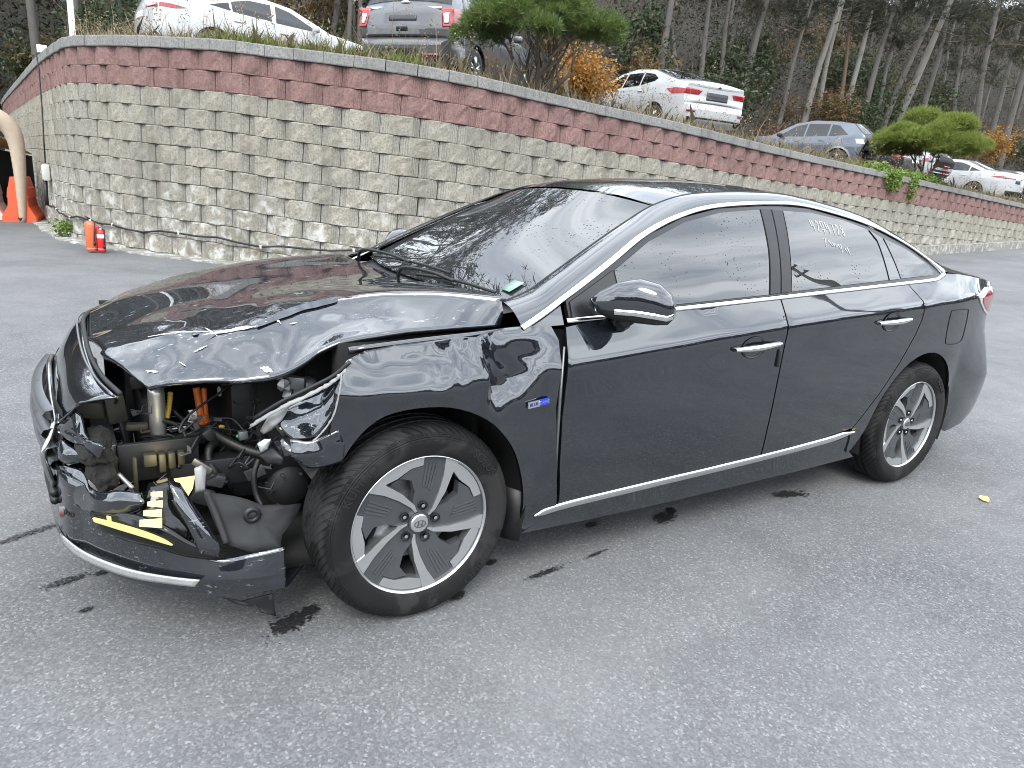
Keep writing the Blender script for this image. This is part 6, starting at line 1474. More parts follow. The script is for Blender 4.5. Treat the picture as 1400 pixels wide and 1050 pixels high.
# bumper cover in its pieces
BT = crumple(patch(N['bumper_top'], 6, 5), .004, 7, 3); shell('bumper_top', BT, M_HP, CAR, .005)
tubep('bumper_seal', [(x+.004, y, z+.006) for x, y, z in N['bumper_strip']], .007, M_RUB, CAR, 8, 6)
tubep('bumper_seal_lip', [(x-.014, y, z+.004) for x, y, z in N['bumper_strip']], .0035, M_STEEL, CAR, 6, 6)
BL = crumple(patch(N['bumper_low'], 5, 5), .003, 8, 6); LB = shell('bumper_lower', BL, M_HPS, CAR, .005)
shell('bumper_chrome_lip', [[(x-.010, y-.010, z) for x, y, z in r] for r in patch(N['chrome_lip'], 3, 4)], simple('lip_silver', (.50, .50, .49), .28, .6), CAR, .004)
FLP = crumple(patch(N['flap'], 5, 4), .010, 14, 9); shell('bumper_flap', FLP, M_HPS, CAR, .005)
shell('fog_lamp_bezel', patch(N['bezel'], 4, 4), simple('gloss_black', (.006, .006, .006), .10), CAR, .005)
DR = shell('light_bar', [[(x-.004, y-.012, z) for x, y, z in r] for r in patch(N['drl_bar'], 2, 4)], M_DRL, CAR, .006)
plate('light_bar_tab', [(x, y-.012, z) for x, y, z in N['drl_tab']], M_DRL, DR, .004, 0, 2, 0)
LH = plate('lamp_housing', N['lamp_housing'], simple('gloss_black', (.006, .006, .006), .10), CAR, .01, .004, 3, .015)
for k in range(4): plate('led', [(x-.01, y-.028, z) for x, y, z in N['led%d' % k]], M_LED, LH, .005, 0, 3, .001)
plate('corner_blade', N['blade'], M_HPS, CAR, .008, .004, 5, .016)
plate('lamp_reflector', N['reflector'], emis('lit_reflector', (1, .88, .45), .7), CAR, .006, .004, 6, .004)
_lp = bpy.data.lights.new('fog_lamp_bulb', 'POINT'); _lp.energy = .16; _lp.color = (1, .85, .38); _lp.shadow_soft_size = .03
_lo = bpy.data.objects.new('fog_lamp_bulb', _lp); COL.objects.link(_lo); _lo.location = (-.70, -.60, .54); _lo.parent = CAR
plate('clear_bracket', N['bracket_clear'], simple('hazy_plastic', (.25, .25, .25), .25), CAR, .02, .003, 7, .006)
plate('paint_shard', N['blue_shard'], M_HPS, CAR, .005, .006, 8, .010)
plate('crumpled_corner', N['lump'], M_HPS, CAR, .02, .012, 9, .02)
LIN = plate('splash_liner', N['liner'], M_TAN, CAR, .006, .024, 10, .01)
tubep('liner_brace', N['liner_rod'], .009, M_TAN, CAR, 6, 4)
hx = Vector(N['liner_hole'][0]).lerp(Vector(N['liner_hole'][1]), .5)
MB().lathe([(.026, .0), (.022, -.006), (.012, -.006), (.011, .002)], 'Y', tuple(hx-Vector((0, .015, 0))), 20).build('liner_grommet', M_BLACK, LIN)
plate('undertray', N['undertray'], M_BLACK, CAR, .004, .006, 11, .0)
# sticker remains
ST = patch(N['bumper_low'], 5, 5); c0 = Vector(ST[8, 27])
def decal():
    # torn cloth-like sticker with the last letters of a race badge
    o = Vector((-.944, -.405, .345)); root = MB()
    a = Vector((.50, -.80, .02)).normalized(); up = Vector((0, -.12, 1)).normalized(); n = a.cross(up).normalized(); n = n if n.y < 0 else -n
    def quad(nm, x0, x1, z0, z1, mat, d):
        q = [o+a*x0+up*z0+n*d, o+a*x1+up*(z0+.012)+n*d, o+a*x1+up*(z1+.010)+n*d, o+a*x0+up*(z1-.012)+n*d]
        b = MB(); b.grid([[tuple(q[0]), tuple(q[1])], [tuple(q[3]), tuple(q[2])]]); b.build(nm, mat, LB, solid=.001)
    quad('torn_sticker', -.01, .065, -.022, .028, simple('grey_sticker', (.20, .21, .21), .6), .014)
    quad('sticker_mark', -.004, .018, -.016, .010, simple('sticker_red', (.22, .06, .05), .6), .017)
    me = text_mesh('WD', .026); M_ = Matrix((a, up, n)).transposed()
    for v in me.vertices: v.co = M_ @ v.co+o+a*.042+up*.006+n*.018
    mesh_obj('sticker_letters', me, simple('sticker_black', (.012, .012, .012), .6), LB)
decal()
# grille: dark mouth, frame and bars
def grille():
    rows = []
    for y in np.linspace(-.42, .42, 13):
        k = 1-(y/.5)**2; rows.append([(-.915-.04*k, y, .66), (-.925-.045*k, y, .52), (-.915-.04*k, y, .40)])
    MB().grid(rows).build('grille_backing', M_DARK, CAR)
    for i, z in enumerate((.635, .585, .535, .485, .435)):
        pts = [(-.948-.052*(1-(y/.5)**2)-.008*math.sin(i*1.3), y*(1-.06*abs(i-2)), z+.004*math.sin(y*5)) for y in np.linspace(-.40, .40, 13)]
        b = MB(); rows = [[(x+.02, y, z_-.018), (x-.004, y, z_-.014), (x-.012, y, z_), (x-.004, y, z_+.012), (x+.02, y, z_+.016)] for x, y, z_ in pts]
        b.grid(rows).build('grille_bar', simple('grille_satin', (.20, .21, .22), .3, .7), CAR)
    fr = [(-.952, .30, .655), (-.958, .12, .665), (-.956, -.13, .632), (-.950, -.33, .612), (-.962, -.37, .575), (-.985, -.385, .52), (-.975, -.36, .44), (-.968, -.30, .40), (-.985, 0, .385), (-.968, .30, .40), (-.97, .40, .50), (-.95, .40, .62), (-.952, .30, .655)]
    tubep('grille_frame', fr, .009, simple('grille_frame_chrome', (.42, .42, .42), .2, .95), CAR, 7, 6)
    for z, dz in ((.385, 0), (.36, .01)): tubep('grille_lower_bar', [(-.97, -.36, z), (-.99, 0, z-.01), (-.96, .38, z)], .012, M_BLACK, CAR)
grille()
# fender nose remains
shell('fender_nose', crumple(patch(N['fender_nose'], 6, 6), .010, 13, 5), M_HPS, CAR, .004)
shell('fender_lip', crumple(patch(N['fender_lip'], 6, 6), .010, 12, 7), M_HPS, CAR, .004)
M_RIP = simple('torn_edge_plastic', (.24, .24, .235), .5, scale=60, bump=.4)
def torn_strip():
    L = crom(N['torn_strip'], 8); rs = random.Random(2); rows = []
    for i, q in enumerate(L):
        w = .007*(.7+rs.random()*.5); rows.append([(q[0]+rs.uniform(-.003, .003), q[1]-.004, q[2]+w), (q[0], q[1]-.014-rs.uniform(0, .006), q[2]), (q[0], q[1]-.002, q[2]-w)])
    MB().grid(rows).build('torn_bracket', M_RIP, CAR, solid=.003)
    tubep('torn_trim', [(x+.02, y+.01, z+.02) for x, y, z in N['torn_strip']], .007, M_BLACK, CAR, 6, 5)
    L = crom([(-.262, -.893, .845), (-.272, -.905, .80), (-.288, -.908, .735), (-.315, -.905, .69), (-.345, -.90, .658)], 7); rows = []
    for q in L: w = .004*(.6+rs.random()*.6); rows.append([(q[0]-w, q[1], q[2]), (q[0], q[1]-.006, q[2]), (q[0]+w, q[1]+.004, q[2])])
    MB().grid(rows).build('torn_fender_edge', M_RIP, CAR, solid=.002)
torn_strip()
plate('torn_flap', N['torn_flap'], M_RIP, CAR, .004, .012, 14, .006); plate('lamp_shard', N['lamp_shard'], simple('hazy_lens', (.45, .46, .47), .3), CAR, .006, .01, 15, .008)
plate('bent_bracket', N['bracket_blue'], M_HPS, CAR, .004, .008, 16, .008); plate('bent_bracket', N['bracket_dark'], M_BLACK, CAR, .004, .008, 17, .006)
# right headlamp (far side, whole)
b = MB(); b.grid([[(-.78, .58, .735), (-.66, .74, .735), (-.46, .855, .765)], [(-.83, .60, .69), (-.70, .78, .685), (-.47, .875, .72)], [(-.85, .62, .65), (-.73, .80, .64), (-.49, .88, .67)]]); b.build('headlamp', M_CLEAR_LENS, CAR, solid=.01)
side_panel('bumper_corner', [(-.75, .35), (-.75, .63), (-.50, .66), (-.33, .60), (-.40, .35)], M_HP, 1)

# ------------------------------------------------------------ what the gap lays open
EB = empty('engine_bay', (-.4, 0, .3)); EB.parent = CAR
def eb(o): o.parent = EB; o.location = Vector(o.location)-Vector((-.4, 0, .3)); return o
eb(MB().box((.30, 0, .60), (.03, 1.36, .66)).build('bulkhead', M_DARK, CAR))
eb(MB().box((-.25, .58, .56), (1.05, .03, .50)).build('inner_wing', M_DARK, CAR))
eb(MB().box((-.22, .0, .235), (.80, 1.0, .03)).build('engine_tray', M_DARK, CAR))
eb(MB().box((-.20, -.02, .55), (.50, .80, .44), bev=.04).build('engine_block', simple('engine_black', (.008, .008, .008), .6, bump=.3), CAR))
A = lambda k: Vector(N['at_'+k])
rsj = random.Random(77)
def ebox(name, at, d, mat, ry=0.0, rz=0.0, bev=.006):
    return eb(MB().box(at, d, rot=(Matrix.Rotation(rz, 3, 'Z') @ Matrix.Rotation(ry, 3, 'Y')).to_euler(), bev=bev).build(name, mat, CAR, sharp=40))
eb(MB().lathe([(.0005, -.085), (.023, -.082), (.024, -.06), (.024, .06), (.023, .08), (.0005, .085)], 'Z', tuple(Vector(N['can'][0]).lerp(Vector(N['can'][1]), .5)), 24).build('receiver_can', simple('alu_can', (.58, .57, .52), .38, .75, bump=.1), CAR))
for nm, key, r, mt, rid in (('yellow_hose', 'yellow_hose', .008, M_YEL, .1), ('high_voltage_cable', 'orange_cable', .012, M_ORNG, 0), ('high_voltage_cable', 'orange_cable2', .009, M_ORNG, 0), ('ribbed_hose', 'hose_a', .016, M_BLACK, .10), ('ribbed_hose', 'hose_b', .013, M_BLACK, .10), ('drain_hose', 'hose_c', .009, M_BLACK, 0), ('wiring', 'cable_d', .007, M_BLACK, 0), ('wiring', 'cable_e', .008, M_BLACK, 0), ('wiring', 'wire_f', .004, M_BLACK, 0), ('bolt_rod', 'rod', .006, M_STEEL, 0)):
    eb(tubep(nm, N[key], r, mt, CAR, 9, 9, rid))
# condenser and support frame across the nose
eb(MB().box((-.69, .15, .50), (.035, .86, .40)).build('radiator', simple('radiator_fins', (.014, .014, .014), .7, bump=.4), CAR))
for z in (.31, .70): ebox('radiator_support', (-.72, .14, z), (.05, .92, .045), M_BLACK)
# bumper beam and its torn foam
ebox('bumper_beam', (-.83, .05, .52), (.06, 1.10, .10), M_STEEL)
for k, (key, d) in enumerate((('foam', (.09, .20, .10)), ('foam2', (.08, .16, .11)))):
    bm = bmesh.new(); bmesh.ops.create_icosphere(bm, subdivisions=4, radius=.5)
    V = np.array([v.co for v in bm.verts]); nn = vnoise(V, 3.2, k+3, 4); V = V*(1+.45*nn[:, None]); F = [[v.index for v in f.verts] for f in bm.faces]; bm.free()
    c = A(key); q = MB(); q.add([(c.x+v[0]*d[0], c.y+v[1]*d[1], c.z+v[2]*d[2]) for v in V], F); eb(q.build('torn_foam', M_FOAM, CAR, smooth=False))
ebox('shutter_cell', A('box_yel'), (.036, .03, .04), M_OLIVE)
for k in range(3): ebox('shutter_cell', A('box_yel2')+Vector((.026*(k-1), 0, .004*k)), (.020, .03, .06-.008*k), M_OLIVE)
ebox('shutter_frame', A('box_yel2')+Vector((-.03, .03, 0)), (.22, .02, .12), M_BLACK); ebox('shutter_frame', A('box_yel2')+Vector((-.10, -.02, -.03)), (.012, .02, .13), M_OLIVE)
ebox('lamp_carrier', A('box_yel_top'), (.10, .03, .05), M_OLIVE, .15); ebox('lamp_carrier', A('plate_yel'), (.055, .02, .085), M_OLIVE, -.1, .2)
ebox('connector', A('connector'), (.06, .03, .022), M_OLIVE, .1); ebox('support_bar', A('support'), (.18, .03, .045), M_BLACK, -.08)
ebox('battery_case', A('batt')+Vector((.06, .08, .0)), (.26, .2, .2), M_BLACK); ebox('fuse_cover', A('batt')+Vector((.02, 0, .14)), (.26, .18, .05), simple('engine_black', (.008, .008, .008), .6, bump=.3))
for k in range(7):
    c = A('alu_a').lerp(A('motor'), rsj.random())+Vector((rsj.uniform(-.03, .03), rsj.uniform(-.03, .03), rsj.uniform(-.03, .03)))
    ebox('bent_metal', c, (rsj.uniform(.02, .06), rsj.uniform(.01, .03), rsj.uniform(.015, .04)), (M_STEEL, M_RIP, M_ALUD)[k % 3], rsj.uniform(-1, 1), rsj.uniform(-1, 1), .004)
eb(MB().lathe([(.0005, -.035), (.03, -.034), (.034, -.02), (.034, .02), (.028, .034), (.0005, .035)], 'X', tuple(A('motor')), 20).build('small_motor', M_ALUD, CAR))
eb(MB().lathe([(.0005, -.05), (.06, -.05), (.075, -.03), (.075, .03), (.05, .06), (.0005, .06)], 'Y', tuple(A('gear')), 28).build('gearbox_cover', simple('cast_metal', (.045, .045, .045), .6, .5, bump=.4), CAR))
for k in range(6): eb(MB().lathe([(.006, -.008), (.006, .0), (.0005, .001)], 'Y', tuple(A('gear')+Vector((.062*math.cos(k), -.06, .062*math.sin(k)))), 8).build('cover_bolt', M_STEEL, CAR))
ebox('gearbox', A('gear2')+Vector((.05, .10, 0)), (.28, .14, .2), simple('cast_metal', (.045, .045, .045), .6, .5, bump=.4), .1, .0, .03)
ebox('green_plug', A('green'), (.03, .01, .012), M_GRN, .3); ebox('yellow_tag', A('yel_tag'), (.02, .008, .01), M_YEL, .2); ebox('orange_connector', A('orange_conn'), (.03, .02, .025), M_ORNG); ebox('white_clip', A('white_conn'), (.012, .012, .035), M_RIP)
ebox('washer_pump', A('pump'), (.05, .04, .04), M_ALUD, .4); ebox('strut_tower', (-.10, -.50, .62), (.30, .10, .40), M_DARK); ebox('chassis_leg', (-.42, -.50, .45), (.50, .07, .09), M_BLACK)
for k in range(10):
    c = Vector((rsj.uniform(-.62, -.30), rsj.uniform(-.62, -.5), rsj.uniform(.38, .62))); ebox('loose_bracket', c, (rsj.uniform(.02, .07), rsj.uniform(.008, .02), rsj.uniform(.015, .05)), (M_BLACK, M_ALUD, M_BLACK, M_STEEL)[k % 4], rsj.uniform(-1, 1), rsj.uniform(-.7, .7), .003)
for k in range(8):
    p0 = Vector((rsj.uniform(-.65, -.40), rsj.uniform(-.58, -.42), rsj.uniform(.40, .66))); pts = [tuple(p0+Vector((rsj.uniform(-.1, .1)*i, rsj.uniform(-.03, .03)*i, rsj.uniform(-.07, .05)*i))) for i in range(4)]
    eb(tubep('wiring', pts, rsj.uniform(.002, .005), (M_BLACK, M_RUB, M_ALUD)[k % 3], CAR, 5, 5))
# more of the tangle: angle brackets, clips, split plastic and loom ends
for k in range(46):
    c = Vector((rsj.uniform(-.80, -.32), rsj.uniform(-.62, -.42), rsj.uniform(.36, .70))); L_ = rsj.uniform(.015, .05); w_ = rsj.uniform(.006, .02)
    rot_ = Matrix.Rotation(rsj.uniform(0, 6.28), 3, 'Z') @ Matrix.Rotation(rsj.uniform(-1.2, 1.2), 3, 'X')
    q = [rot_ @ Vector(v)+c for v in ((0, 0, 0), (L_, 0, 0), (L_, w_, 0), (0, w_, 0), (L_*1.02, 0, L_*rsj.uniform(.3, .9)), (L_*1.02, w_, L_*rsj.uniform(.3, .9)))]
    b = MB(); b.add(q, [(0, 1, 2, 3), (1, 4, 5, 2)]); eb(b.build(('bent_clip', 'split_plastic', 'angle_bracket')[k % 3], (M_BLACK, M_BLACK, M_ALUD, M_BLACK, M_STEEL, M_RUB, M_OLIVE)[k % 7], CAR, smooth=False, solid=.0025))
for k in range(16):
    p0 = Vector((rsj.uniform(-.78, -.35), rsj.uniform(-.60, -.42), rsj.uniform(.42, .72))); pts = [tuple(p0)]
    for i in range(4): p0 = p0+Vector((rsj.uniform(-.06, .07), rsj.uniform(-.03, .03), rsj.uniform(-.07, .03))); pts.append(tuple(p0))
    eb(tubep('loose_wire', pts, rsj.uniform(.0016, .0045), (M_BLACK, M_RUB, M_BLACK, M_TAN)[k % 4], CAR, 5, 5))
# struts of the fender seam under the hood edge
tubep('fender_rail', [(-.21, -.80, .885), (0, -.82, .905), (.2, -.83, .918), (.40, -.82, .930)], .012, M_HP, CAR, 6, 4)
eb(MB().box((.02, -.74, .80), (.50, .06, .20)).build('inner_wing', M_DARK, CAR))

# drive badge on the fender
def badge():
    c = Vector((.392, -(HS(.392, .69)+.004), .700)); root = empty('fender_badge', c); root.parent = CAR
    a = Vector((1, .02, .10)).normalized(); up = Vector((-.1, -.05, 1)).normalized(); n = Vector((0, -1, 0)); M_ = Matrix((a, up, n)).transposed()
    def part(nm, me, mat):
        for v in me.vertices: v.co = M_ @ v.co
        mesh_obj(nm, me, mat, root)
    for nm, x0, x1, mt in (('badge_plate', -.042, .004, M_CHROME), ('badge_plate', .004, .042, simple('badge_blue', (.01, .04, .45), .25))):
        me = pymesh(nm, [(x0, -.011, 0), (x1, -.011, 0), (x1, .011, 0), (x0, .011, 0), (x0, -.011, .005), (x1, -.011, .005), (x1, .011, .005), (x0, .011, .005)], [(4, 5, 6, 7), (0, 1, 5, 4), (1, 2, 6, 5), (2, 3, 7, 6), (3, 0, 4, 7)], False); part(nm, me, mt)
    for txt, x, mt in (('BLUE', -.019, simple('badge_ink', (.02, .03, .20), .4)), ('DRIVE', .023, M_CHROME)):
        me = text_mesh(txt, .0165, .0006)
        for v in me.vertices: v.co = (v.co.x*.92+x, v.co.y, v.co.z+.0058)
        part('badge_letters', me, mt)
badge()
# chalked plate number on the rear side window
def chalk():
    t = Vector((1, 0, -.03)); root = empty('window_writing', (2.07, -.72, 1.27)); root.parent = CAR
    def on(x, z): return (x-2.07, -(HS(x, z)+.003)+.72, z-1.27)
    G = {'4': [[(0, 1), (0, .45), (.6, .45)], [(.5, .9), (.45, 0)]], '2': [[(0, .8), (.3, 1), (.6, .75), (.05, .05), (.65, .05)]], '7': [[(0, .95), (.6, .95), (.35, 0)]], '8': [[(.55, .85), (.2, 1), (.1, .75), (.5, .35), (.3, 0), (.05, .25), (.55, .85)]],
         'M': [[(0, 1), (.6, 1), (.6, .5), (0, .5), (0, 1)], [(-.1, .3), (.7, .3)], [(.3, .3), (.3, 0)]]}
    mb = MB(); x, z = 1.945, 1.285
    for k, c in enumerate('42M4728'):
        for st in G[c]: mb.tube([on(x+a*.028, z+b*.048) for a, b in st], .0011, 4)
        x += .033; z -= .003
    mb.build('chalk_line', M_PRIMER, root); mb = MB()
    for st in ([(1.985, 1.255), (2.005, 1.258), (1.99, 1.222)], [(2.02, 1.25), (2.04, 1.225)], [(2.045, 1.24), (2.05, 1.225), (2.06, 1.238), (2.065, 1.222), (2.075, 1.234)], [(2.08, 1.235), (2.09, 1.215)], [(2.10, 1.235), (2.095, 1.20)], [(2.12, 1.22), (2.13, 1.20)], [(2.14, 1.222), (2.145, 1.19)]): mb.tube([on(a, b) for a, b in st], .0011, 4)
    mb.build('chalk_line', M_PRIMER, root)
chalk()

# ------------------------------------------------------------ stains under and round the car
for a in ((-.38, -.76, .10, .055, .35, 1), (-.30, -.72, .04, .03, .2, 12), (1.30, -.70, .10, .05, .3, 2), (1.38, -.66, .04, .03, .9, 13), (2.09, -.77, .15, .05, -.25, 3), (.53, -.86, .15, .022, .12, 4), (.80, -.83, .10, .014, .15, 14), (.17, -.85, .05, .03, .5, 5), (.39, -.71, .04, .02, .4, 15), (-1.08, .21, .20, .03, .45, 6), (-.97, -.21, .10, .03, .35, 7), (-.86, -.20, .04, .02, .3, 8), (-.92, -.42, .03, .015, .3, 9), (1.9, -.55, .05, .03, .3, 10), (.95, -.62, .05, .025, .3, 11)):
    stain(*a)
# ------------------------------------------------------------ small things by the wall
def extinguisher(name, label, loc, h, r, col, band, handle, seed):
    root = empty(name, loc); m = simple(name+'_'+str(seed), col, .35, bump=.03)
    MB().lathe([(.0005, .0), (r*.92, .002), (r*.95, .02), (r*.95, .05), (r, .06), (r, h*.74), (r*.93, h*.80), (r*.62, h*.86), (r*.32, h*.885), (.0005, h*.89)], 'Z', n=24).build('bottle', m, root)
    if band: MB().lathe([(r+.0015, h*.55), (r+.0015, h*.70)], 'Z', n=24).build('label_band', simple('white_label', (.78, .78, .76), .5), root)
    MB().lathe([(r+.001, .035), (r*.98, .052)], 'Z', n=24).build('foot_ring', simple('faded_ring', (.45, .20, .18), .6), root)
    MB().lathe([(.022, h*.88), (.022, h*.93), (.0005, h*.93)], 'Z', n=14).build('valve', M_ALU, root)
    b = MB(); b.tube([(0, 0, h*.93), (-.03, 0, h*.97), (-.07, -.01, h*1.02)], [.012, .011, .008], 6); b.tube([(0, 0, h*.91), (-.05, 0, h*.925), (-.075, 0, h*.93)], .008, 6); b.build('lever', handle, root)
    L = crom([(.01, -.01, h*.92), (.045, -r*.7, h*.86), (.045, -r*1.02, h*.65), (.03, -r*1.06, h*.42), (.028, -r*1.06, h*.30)], 5)
    MB().tube([tuple(q) for q in L], .009, 6).tube([tuple(L[-1]), tuple(L[-1]-np.array([0, 0, .06]))], [.011, .017], 7).build('hose', M_BLACK, root)
    tag(root, label, 'fire extinguisher')
extinguisher('fire_extinguisher', 'faded orange fire extinguisher with black lever at the foot of the wall', (-.45, 9.68, .02), .50, .082, (.62, .13, .05), False, M_BLACK, 1)
extinguisher('fire_extinguisher', 'small bright red fire extinguisher with a white label band', (-.33, 9.58, .02), .37, .056, (.60, .02, .025), True, simple('red_lever', (.5, .03, .03), .4), 2)

def barrier(name, label, loc, rz, col, seed):
    root = empty(name, loc, rz); m = simple(name+str(seed), col, .5, bump=.08)
    prof = [(.30, 0), (.30, .10), (.19, .30), (.185, .31), (.17, .47), (.185, .48), (.16, .66), (.145, .68), (.10, .88), (-.10, .88), (-.145, .68), (-.16, .66), (-.185, .48), (-.17, .47), (-.185, .31), (-.19, .30), (-.30, .10), (-.30, 0)]
    L = .50; V = []; F = []; n = len(prof)
    for k, (x, s) in enumerate(((-L, .94), (-L+.03, 1), (L-.03, 1), (L, .94))): V += [(x, y*s, z) for y, z in prof]
    for k in range(3):
        for i in range(n-1): F.append((k*n+i, k*n+i+1, (k+1)*n+i+1, (k+1)*n+i))
    F += [tuple(range(n)), tuple(3*n+i for i in range(n))[::-1]]
    b = MB(); b.add(V, F); b.build('barrier_body', m, root, smooth=False)
    MB().lathe([(.05, .88), (.05, .90), (.0005, .90)], 'Z', (.15, 0, 0), 14).build('filler_cap', m, root)
    tag(root, label, 'barrier')
barrier('water_barrier', 'orange plastic water-filled road barrier at the end of the wall', (-1.42, 15.45, 0), R(82), (.72, .10, .035), 1)
barrier('water_barrier', 'dirty white plastic road barrier behind the orange one', (-2.02, 15.95, 0), R(84), (.55, .53, .47), 2)
# fabric shelter whose sleeve-wrapped leg stands by the barrier
def shelter():
    root = empty('fabric_shelter', (-1.6, 15.3, 0)); m = simple('beige_canvas', (.46, .37, .28), .8, scale=12, bump=.3)
    o = Vector((-1.6, 15.3, 0))
    L = crom([(-1.44, 14.95, 0), (-1.42, 14.93, .5), (-1.40, 14.92, 1.05), (-1.41, 14.92, 1.55), (-1.50, 14.92, 1.82), (-1.72, 14.92, 2.0), (-2.3, 14.95, 2.2), (-3.6, 15.0, 2.4)], 5)
    rr = np.interp(np.arange(len(L)), [0, 8, 17, 24, 35], [.055, .10, .155, .17, .20])
    MB().tube([Vector(q)-o for q in L], list(rr), 12).build('leg_sleeve', m, root)
    MB().grid([[(-4.5, 1.6, 2.0), (.40, 1.6, 1.3)], [(-4.5, 1.62, 0), (.40, 1.62, 0)]]).build('interior_shade_sheet', M_DARK, root, solid=.02)  # near-black sheet stands in for the shade inside the shelter
    MB().grid([[(-4.5, -.3, 2.35), (-.4, -.3, 1.85)], [(-4.5, 1.7, 2.2), (.40, 1.7, 1.35)]]).build('roof_sheet', simple('ochre_sheet', (.35, .25, .12), .8), root, solid=.02)
    MB().tube([Vector((-1.44, 14.95, .0))-o, Vector((-1.47, 14.93, .1))-o], [.03, .06], 8).build('leg_foot', M_BLACK, root)
    tag(root, 'beige fabric shelter with one sleeve-wrapped leg beside the orange barrier', 'shelter')
shelter()
# light pole standing behind the wall's end
def pole():
    x, y = -.72, 15.35; z = lz(x+.35, y); root = empty('light_pole', (x+.45, y, z))
    MB().lathe([(.075, -.1), (.075, .06), (.058, .07), (.050, 4.5), (.045, 7.0), (.0005, 7.0)], 'Z', n=16).build('shaft', simple('white_pole', (.62, .63, .64), .4), root)
    MB().box((0, 0, .02), (.24, .24, .03), bev=.005).build('base_plate', M_STEEL, root)
    MB().tube([(0, 0, 6.9), (.1, -.3, 7.1), (.2, -1.0, 7.2)], .03, 8).build('bracket_arm', simple('white_pole', (.62, .63, .64), .4), root)
    MB().box((.22, -1.15, 7.19), (.16, .42, .07), bev=.02).build('lamp_head', M_ALUD, root)
    tag(root, 'white light pole rising behind the curved end of the wall', 'pole')
pole()
# wall services
def on_wall(x_or_s, zz, out=.06, by_s=True):
    P, t, nr = wall_frame(x_or_s); k = max(0, (P.z-CAPH-zz)/BH); q = Vector((P.x, P.y, 0))+nr*(out+k*BATTER); q.z = zz; return q, t, nr
s_box = float(np.interp(-14.2, -_wp[:120, 1], _ws[:120]))
def services():
    q, t, nr = on_wall(s_box, 1.02, .07); M_ = Matrix((t, -nr, Vector((0, 0, 1)))).transposed()
    root = empty('junction_box', q); root.rotation_euler = M_.to_euler()
    MB().box((0, 0, 0), (.20, .11, .30), bev=.012).build('box_body', simple('pale_plastic', (.55, .55, .50), .5), root)
    MB().box((0, -.06, 0), (.17, .02, .26), bev=.006).build('box_lid', simple('pale_plastic', (.55, .55, .50), .5), root)
    tag(root, 'pale grey junction box fixed to the wall above a black conduit', 'junction box')
    P, t2, nr2 = wall_frame(s_box-.3); root = empty('junction_box', (P.x, P.y, P.z)+Vector() if False else Vector((P.x, P.y, P.z))); 
    MB().box((0, 0, .07), (.17, .14, .14), bev=.012).build('box_body', simple('white_plastic', (.66, .66, .64), .45), root)
    tag(root, 'small white box sitting on the wall cap', 'junction box')
    mb = MB(); P0 = Vector((P.x, P.y, P.z-.02))+nr2*.10
    a, _, _ = on_wall(s_box-.1, 2.2, .075); b_, _, _ = on_wall(s_box, 1.2, .075)
    o = mb.tube([P0, on_wall(s_box-.25, 2.9, .08)[0], a, on_wall(s_box-.03, 1.7, .08)[0], b_], .014, 6).build('cable', M_BLACK, None)
    tag(o, 'black cable dropping from the wall cap to the junction box', 'cable')
    o = MB().tube([on_wall(s_box+.02, .88, .09)[0], on_wall(s_box+.02, .6, .09)[0], on_wall(s_box+.04, .40, .085)[0]], .035, 8).build('conduit', M_BLACK, None)
    tag(o, 'thick black conduit below the junction box', 'conduit')
    pts = []
    s = s_box+.04; S_end = s_box+10.5; k = 0
    while s < S_end:
        f = (s-s_box)/10.5; zz = .40+.10*math.sin(k*.9)*.25-.12*f+.0; pts.append(on_wall(s, zz-.02*math.sin(k*2.1), .055)[0]); s += .35; k += 1
    root = empty('wall_cable', pts[0]); MB().tube([q-pts[0] for q in pts], .016, 6).build('cable_run', M_BLACK, root)
    for j in range(3, len(pts)-1, 4): MB().box(pts[j]-pts[0], (.03, .05, .05), bev=.006).build('cable_clip', simple('pale_plastic', (.55, .55, .50), .5), root)
    tag(root, 'black cable clipped along the lower courses of the wall', 'cable')
services()
shrub('weed_tuft', 'small yellow-green weed at the foot of the wall', (-.75, 11.9, .0), (.16, .14, .16), M_GREENL, 90, 31, .06, 4)
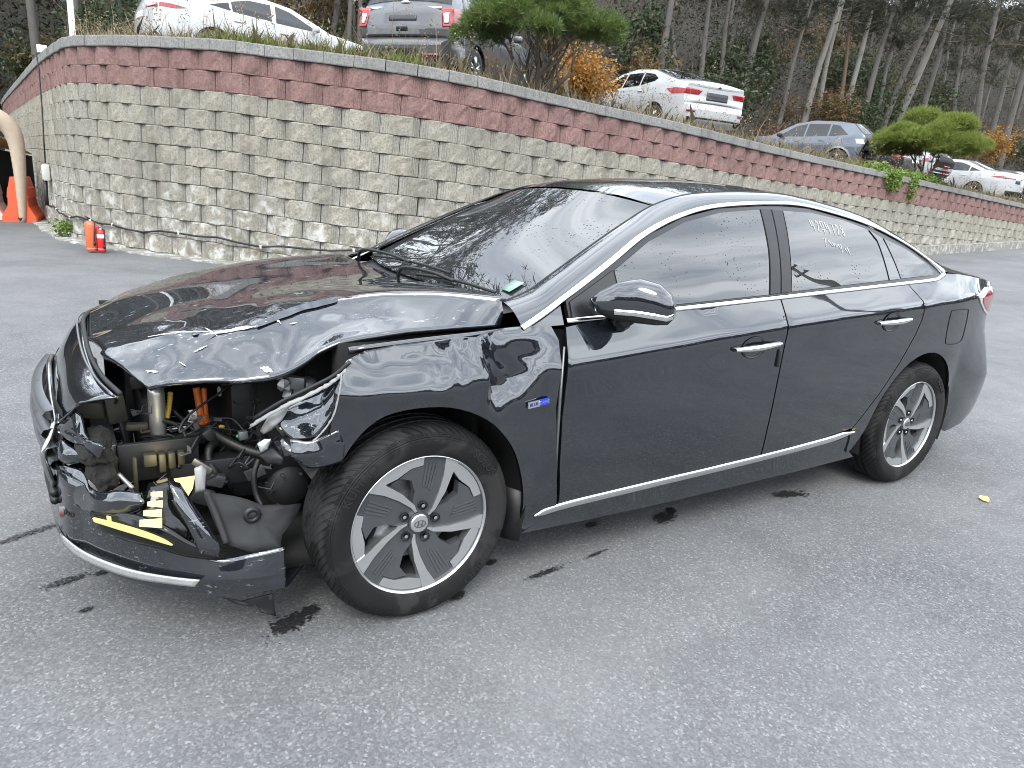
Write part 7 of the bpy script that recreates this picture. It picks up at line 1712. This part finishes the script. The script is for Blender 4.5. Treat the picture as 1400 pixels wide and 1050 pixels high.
# one fallen leaf
def leaf():
    b = MB(); b.grid([[(0, -.03, .006), (.03, -.018, .012), (.06, 0, .008)], [(0, .0, .004), (.035, .008, .006), (.07, .012, .010)], [(.01, .026, .008), (.03, .03, .014), (.055, .02, .01)]])
    o = b.build('fallen_leaf', simple('yellow_leaf', (.55, .42, .16), .7), None, loc=(3.0, -1.25, .003)); tag(o, 'single pale yellow leaf lying on the asphalt behind the sedan', 'leaf')
leaf()

# ------------------------------------------------------------ the other side of the lot, behind the viewer
def far_wood():
    g = np.random.default_rng(77); n = 5200; a = g.uniform(R(-160), R(4), n); r = g.uniform(52, 74, n)
    X = r*np.cos(a); Y = r*np.sin(a); top = np.interp(np.degrees(a), [-160, -60, -40, -33, -25, 5], [8, 8.5, 8.5, 7, 6, 5.5])+1.8*vnoise(np.c_[np.cos(a)*9, np.sin(a)*9, a*0], 1.0, 5, 3)+(r-52)*.16
    C = np.stack([X, Y, ground_z(X, Y)+g.uniform(0, 1, n)**.8*top], -1)
    V, F = leaf_cloud(C, 1.1, 7, (1.0, 1.0, .8), 78, .1, .6); tag(mesh_obj('far_wood', np_mesh('far_wood', V, F), M_HILLN), 'dark wood along the far side of the lot', 'wood', kind='stuff')
    th = np.linspace(R(-165), R(5), 60); b = MB(); rows = []
    for t_ in th:
        k = 1+.25*math.sin(t_*5.3)+.12*math.sin(t_*11); rows.append([(50*math.cos(t_), 50*math.sin(t_), -.2), (62*math.cos(t_), 62*math.sin(t_), 2.5*k), (85*math.cos(t_), 85*math.sin(t_), 5*k), (130*math.cos(t_), 130*math.sin(t_), 6*k)])
    b.grid(rows); tag(b.build('far_hills', M_SOILD, None), kind='structure')
M_SOILD = simple('wood_floor', (.025, .024, .016), .95)
far_wood()
def utility_pole(x, y):
    root = empty('utility_pole', (x, y, float(ground_z(x, y)))); m = simple('pole_concrete', (.10, .10, .098), .8)
    MB().lathe([(.19, -.3), (.19, 0), (.11, 10.6), (.0005, 10.6)], 'Z', n=12).build('shaft', m, root)
    for z, w in ((10.3, .5), (9.3, .55)):
        MB().box((0, 0, z), (.14, w*2, .14)).build('cross_arm', m, root)
        for s in (-1, 1): MB().lathe([(.05, 0), (.06, .10), (.03, .20), (.0005, .22)], 'Z', (0, s*w*.85, z+.06), 8).build('insulator', M_BLACK, root)
    tag(root, 'concrete utility pole across the lot, mirrored in the rear side window', 'utility pole')
utility_pole(16.7, -9.0)
